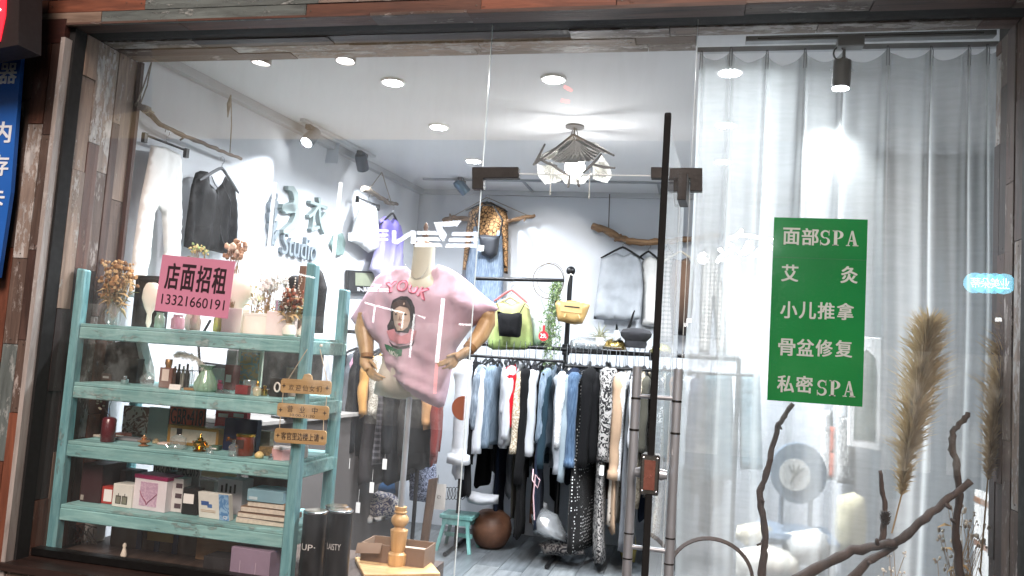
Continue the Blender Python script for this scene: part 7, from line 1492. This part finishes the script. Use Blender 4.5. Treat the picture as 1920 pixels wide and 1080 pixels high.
for i in range(60):
    px, py = r_.uniform(-30, 4), r_.uniform(6, 34); u, v = RP.uv(px, py); mb.box(u - .0016, u + .0016, -.428 - .0, -.4265, v - .0016, v + .0016)
tag(mb.build('led_dots', emit('ffd9d9', 5), rl), kind='stuff')
pa_ = P(1790, 0, -.3)

# ================================================================== ACROSS THE STREET (seen mirrored in the glass)
OY = -9.0
def V(px, py, D=-OY): q = P(px, py, D); return Vector((q.x, -D, q.z))       # the real place of what shows mirrored at a pixel
op = root('opposite_building', 'dark shop building on the other side of the street', 'building', (0, OY, -.15))
M().box(-16, 14, OY - 4, OY - .5, -.15, 5).build('wall', mat('191a1d', .9, 0, .3, 1), op)
M().box(-16, 14, OY - .49, OY - .3, 3.4, 3.6).build('canopy', mat('2a2a2e', .8), op)
OPp = Plane((0, OY, 0), (-1, 0, 0), (0, 0, 1))                     # faces +Y, so its letters read right from the street
NW = emit('f6f8ff', 9, 'neon_white')
def neon(label, shapes, m, cat='neon sign', D=-OY):
    o = root('neon_sign', label, cat, V(*shapes[0][0], D)); pl = Plane((0, -D, 0), (-1, 0, 0), (0, 0, 1))
    for sh_ in shapes: M().prism([pl.uv_w(V(*p, D)) for p in sh_], pl, 0, .05).build('neon_stroke', m, o)
    return o
Plane.uv_w = lambda s, w_: ((w_ - s.o).dot(s.u), (w_ - s.o).dot(s.v))
def bars(x0, x1, ys, th, sk=0): return [[(x0 + sk * i, y), (x1 + sk * i * .3, y), (x1 + sk * i * .3, y + th), (x0 + sk * i, y + th)] for i, y in enumerate(ys)]
SEV = []
for i, y in enumerate((435, 446.5, 458)): SEV.append([(784 - i * 1.5, y - 1), (818 + i * 4, y - 1), (822 + i * 4, y + 5), (782 - i * 1.5, y + 5)])
for i, y in enumerate((437, 448, 459)): SEV.append([(851 - i * 6, y - 1), (896, y - 1), (896, y + 5), (848 - i * 6, y + 5)])
SEV += [[(815, 418), (826, 421), (838, 440), (832, 453), (826, 446)], [(815, 418), (865, 414), (858, 424), (835, 425), (825, 424)], [(890, 436), (900, 436), (900, 464), (890, 464)]]
SEV += [[(773, 433), (779, 433), (779, 457), (772, 457)], [(739, 455), (773, 433), (775, 439), (745, 458)], [(737, 433), (743, 433), (743, 456), (737, 456)]]
for i, y in enumerate((431, 439, 447)): SEV.append([(703, y), (728, y), (728, y + 4), (703, y + 4)])
SEV += [[(682, 436), (700, 436), (697, 440), (682, 440)], [(686, 446), (700, 446), (697, 450), (686, 450)], [(655, 447), (680, 442), (681, 446), (662, 452)], [(655, 437), (668, 437), (662, 452), (655, 452)]]
neon('large white SEVEN lettering across the street, mirrored in the left pane', SEV, NW)
neon('small white SEVEN lettering across the street, mirrored over the pink tee', [[(672, 539), (675, 539), (675, 546), (672, 546)], [(675, 539), (684, 546), (682, 547), (675, 542)], [(684, 539), (687, 539), (687, 546), (684, 546)]] + [[(690, y), (708, y), (708, y + 2), (690, y + 2)] for y in (539, 542, 545)] + [[(712, y), (729, y), (729, y + 2), (712, y + 2)] for y in (541, 545)] + [[(700, 532), (716, 534), (708, 542)]], emit('f6f8ff', 7, 'neon_white'))
def stroke(label, polys, r, m, D=-OY):
    o = root('neon_sign', label, 'neon sign', V(*polys[0][0], D))
    for pts in polys: M().tube([V(*p, D) for p in pts], r, 6).build('neon_tube', m, o, smooth=True)
    return o
stroke('white handwritten neon sign across the street, mirrored in the curtain pane', [[(1452, 468), (1440, 458), (1432, 450), (1430, 455)], [(1449, 450), (1410, 443), (1385, 440), (1366, 448), (1364, 456), (1376, 462)], [(1392, 430), (1384, 440), (1378, 448)], [(1436, 455), (1420, 472), (1414, 478), (1428, 480)], [(1412, 462), (1404, 470), (1396, 476)], [(1404, 452), (1396, 468), (1388, 478), (1384, 470)], [(1378, 466), (1368, 470), (1360, 478), (1348, 466)], [(1356, 474), (1352, 488), (1372, 486)], [(1370, 476), (1380, 494), (1386, 488)], [(1352, 480), (1344, 492)]], .028, emit('f6f8ff', 24, 'neon_white'))
stroke('small round neon mark beside the handwritten sign, mirrored', [[(1318 + 8 * cos(a), 484 + 9 * sin(a)) for a in [k * .7 for k in range(9)]], [(1314, 482), (1322, 482)], [(1318, 478), (1318, 490)]], .025, NW)
bn = root('neon_sign', 'blue glowing cloud shaped sign across the street, mirrored at the right', 'neon sign', V(1855, 532)); BE = emit('7fd3ee', 7, 'neon_blue')
for i, px in enumerate((1826, 1844, 1862, 1880)): q = V(px, 531 + i * .6); M().lathe(q, [(.13, 0), (.14, .02), (.14, .06)], 20, axis=(0, 1, 0)).build('cloud_lobe', BE, bn)
for i, (px, ch) in enumerate(((1826, '蒂'), (1844, '朵'), (1862, '美'), (1880, '业'))): q = V(px, 531 + i * .6); text('neon_character', ch, Plane((0, OY + .07, 0), (-1, 0, 0), (0, 0, 1)), -q.x - .06, q.z - .07, -q.x + .06, q.z + .07, emit('eaffff', 14, 'neon_core'), bn, h=.002)
# lit shop windows over there, shelves and people's clothes as a blur of light and dark
lm, lt, lb3, lo = nodes('lit_interior'); lc3 = objco(lt, (1, 1, .7)); ln = N(lt, 'TexNoise', i_Scale=2.6, i_Detail=6.0, i_Roughness=.6); lt.links.new(lc3, ln.inputs[0])
lr3 = ramp(lt, ln.outputs[0], [(.38, hx('17181c')), (.5, hx('8d8478')), (.62, hx('e9e4da'))]); lt.links.new(lr3.outputs[0], lb3.inputs['Emission Color']); lb3.inputs['Emission Strength'].default_value = .85; lb3.inputs['Base Color'].default_value = (.1, .1, .1, 1)
ow = root('shop_window', 'dimly lit shop window across the street, mirrored low in the glass', 'shop window', (0, OY - .45, 0))
for i in range(7):
    xa = -11 + i * 2.9; M().box(xa, xa + 2.7, OY - .49, OY - .46, .25, 1.95).build('pane', lm, ow); M().box(xa + 2.72, xa + 2.88, OY - .49, OY - .38, -.15, 2.3).build('mullion', mat('3a3634', .6), ow)
led = emit('ffffff', 7, 'led_tube')
for i, (pts, lb) in enumerate((([(516, 342), (500, 500)], 'white LED tube mirrored left of the wall logo'), ([(639, 342), (623, 505)], 'white LED tube mirrored right of the wall logo'), ([(500, 500), (590, 521)], 'thin lower LED line joining under the mirrored logo frame'), ([(831, 560), (819, 680)], 'bright LED tube mirrored over the right of the pink tee'), ([(703, 574), (699, 605), ], 'short LED line mirrored on the tee, left'), ([(706, 573), (742, 583), (757, 586), (753, 616)], 'angled LED line mirrored over the tee portrait'), ([(797, 596), (777, 589), (768, 670)], 'long LED line mirrored beside the tee portrait'), ([(860, 608), (884, 609)], 'short level LED line mirrored under the tee sleeve'), ([(684, 567), (703, 573)], 'tiny LED line mirrored over the left sleeve'))):
    M().tube([V(*p) for p in pts], .032 if i in (0, 1, 3) else .016, 6).build('led_tube', led, smooth=True, label=lb, cat='led light')
pk_ = emit('ff9a88', 3.5, 'pink_led'); M().tube([V(819, 682), V(815, 738)], .03, 6).build('led_tube', pk_, label='salmon pink LED tube mirrored below the bright tube on the tee', cat='led light')
for i, (pts, lb) in enumerate((([(1058, 162), (1072, 170)], 'small red light mirrored beside the middle downlight'), ([(1052, 188), (1068, 191)], 'second small red light mirrored below the first'))): M().tube([V(*p) for p in pts], .03, 6).build('red_light', emit('ff5a3c', 6), label=lb, cat='light')
for i, (px, py) in enumerate(((1400, 563), (1396, 617), (1414, 630), (1872, 599), (1292, 601), (1284, 609))): M().tube([V(px - 5, py), V(px + 5, py)], .03, 6).build('shop_light', led, label=['small white light mirrored upper left of the green sign foot', 'small white light mirrored below the first in the curtain pane', 'faint white light mirrored beside the second in the curtain pane', 'small white light mirrored under the blue cloud sign', 'small white light mirrored at the curtain edge, upper', 'small white light mirrored at the curtain edge, lower'][i], cat='light')
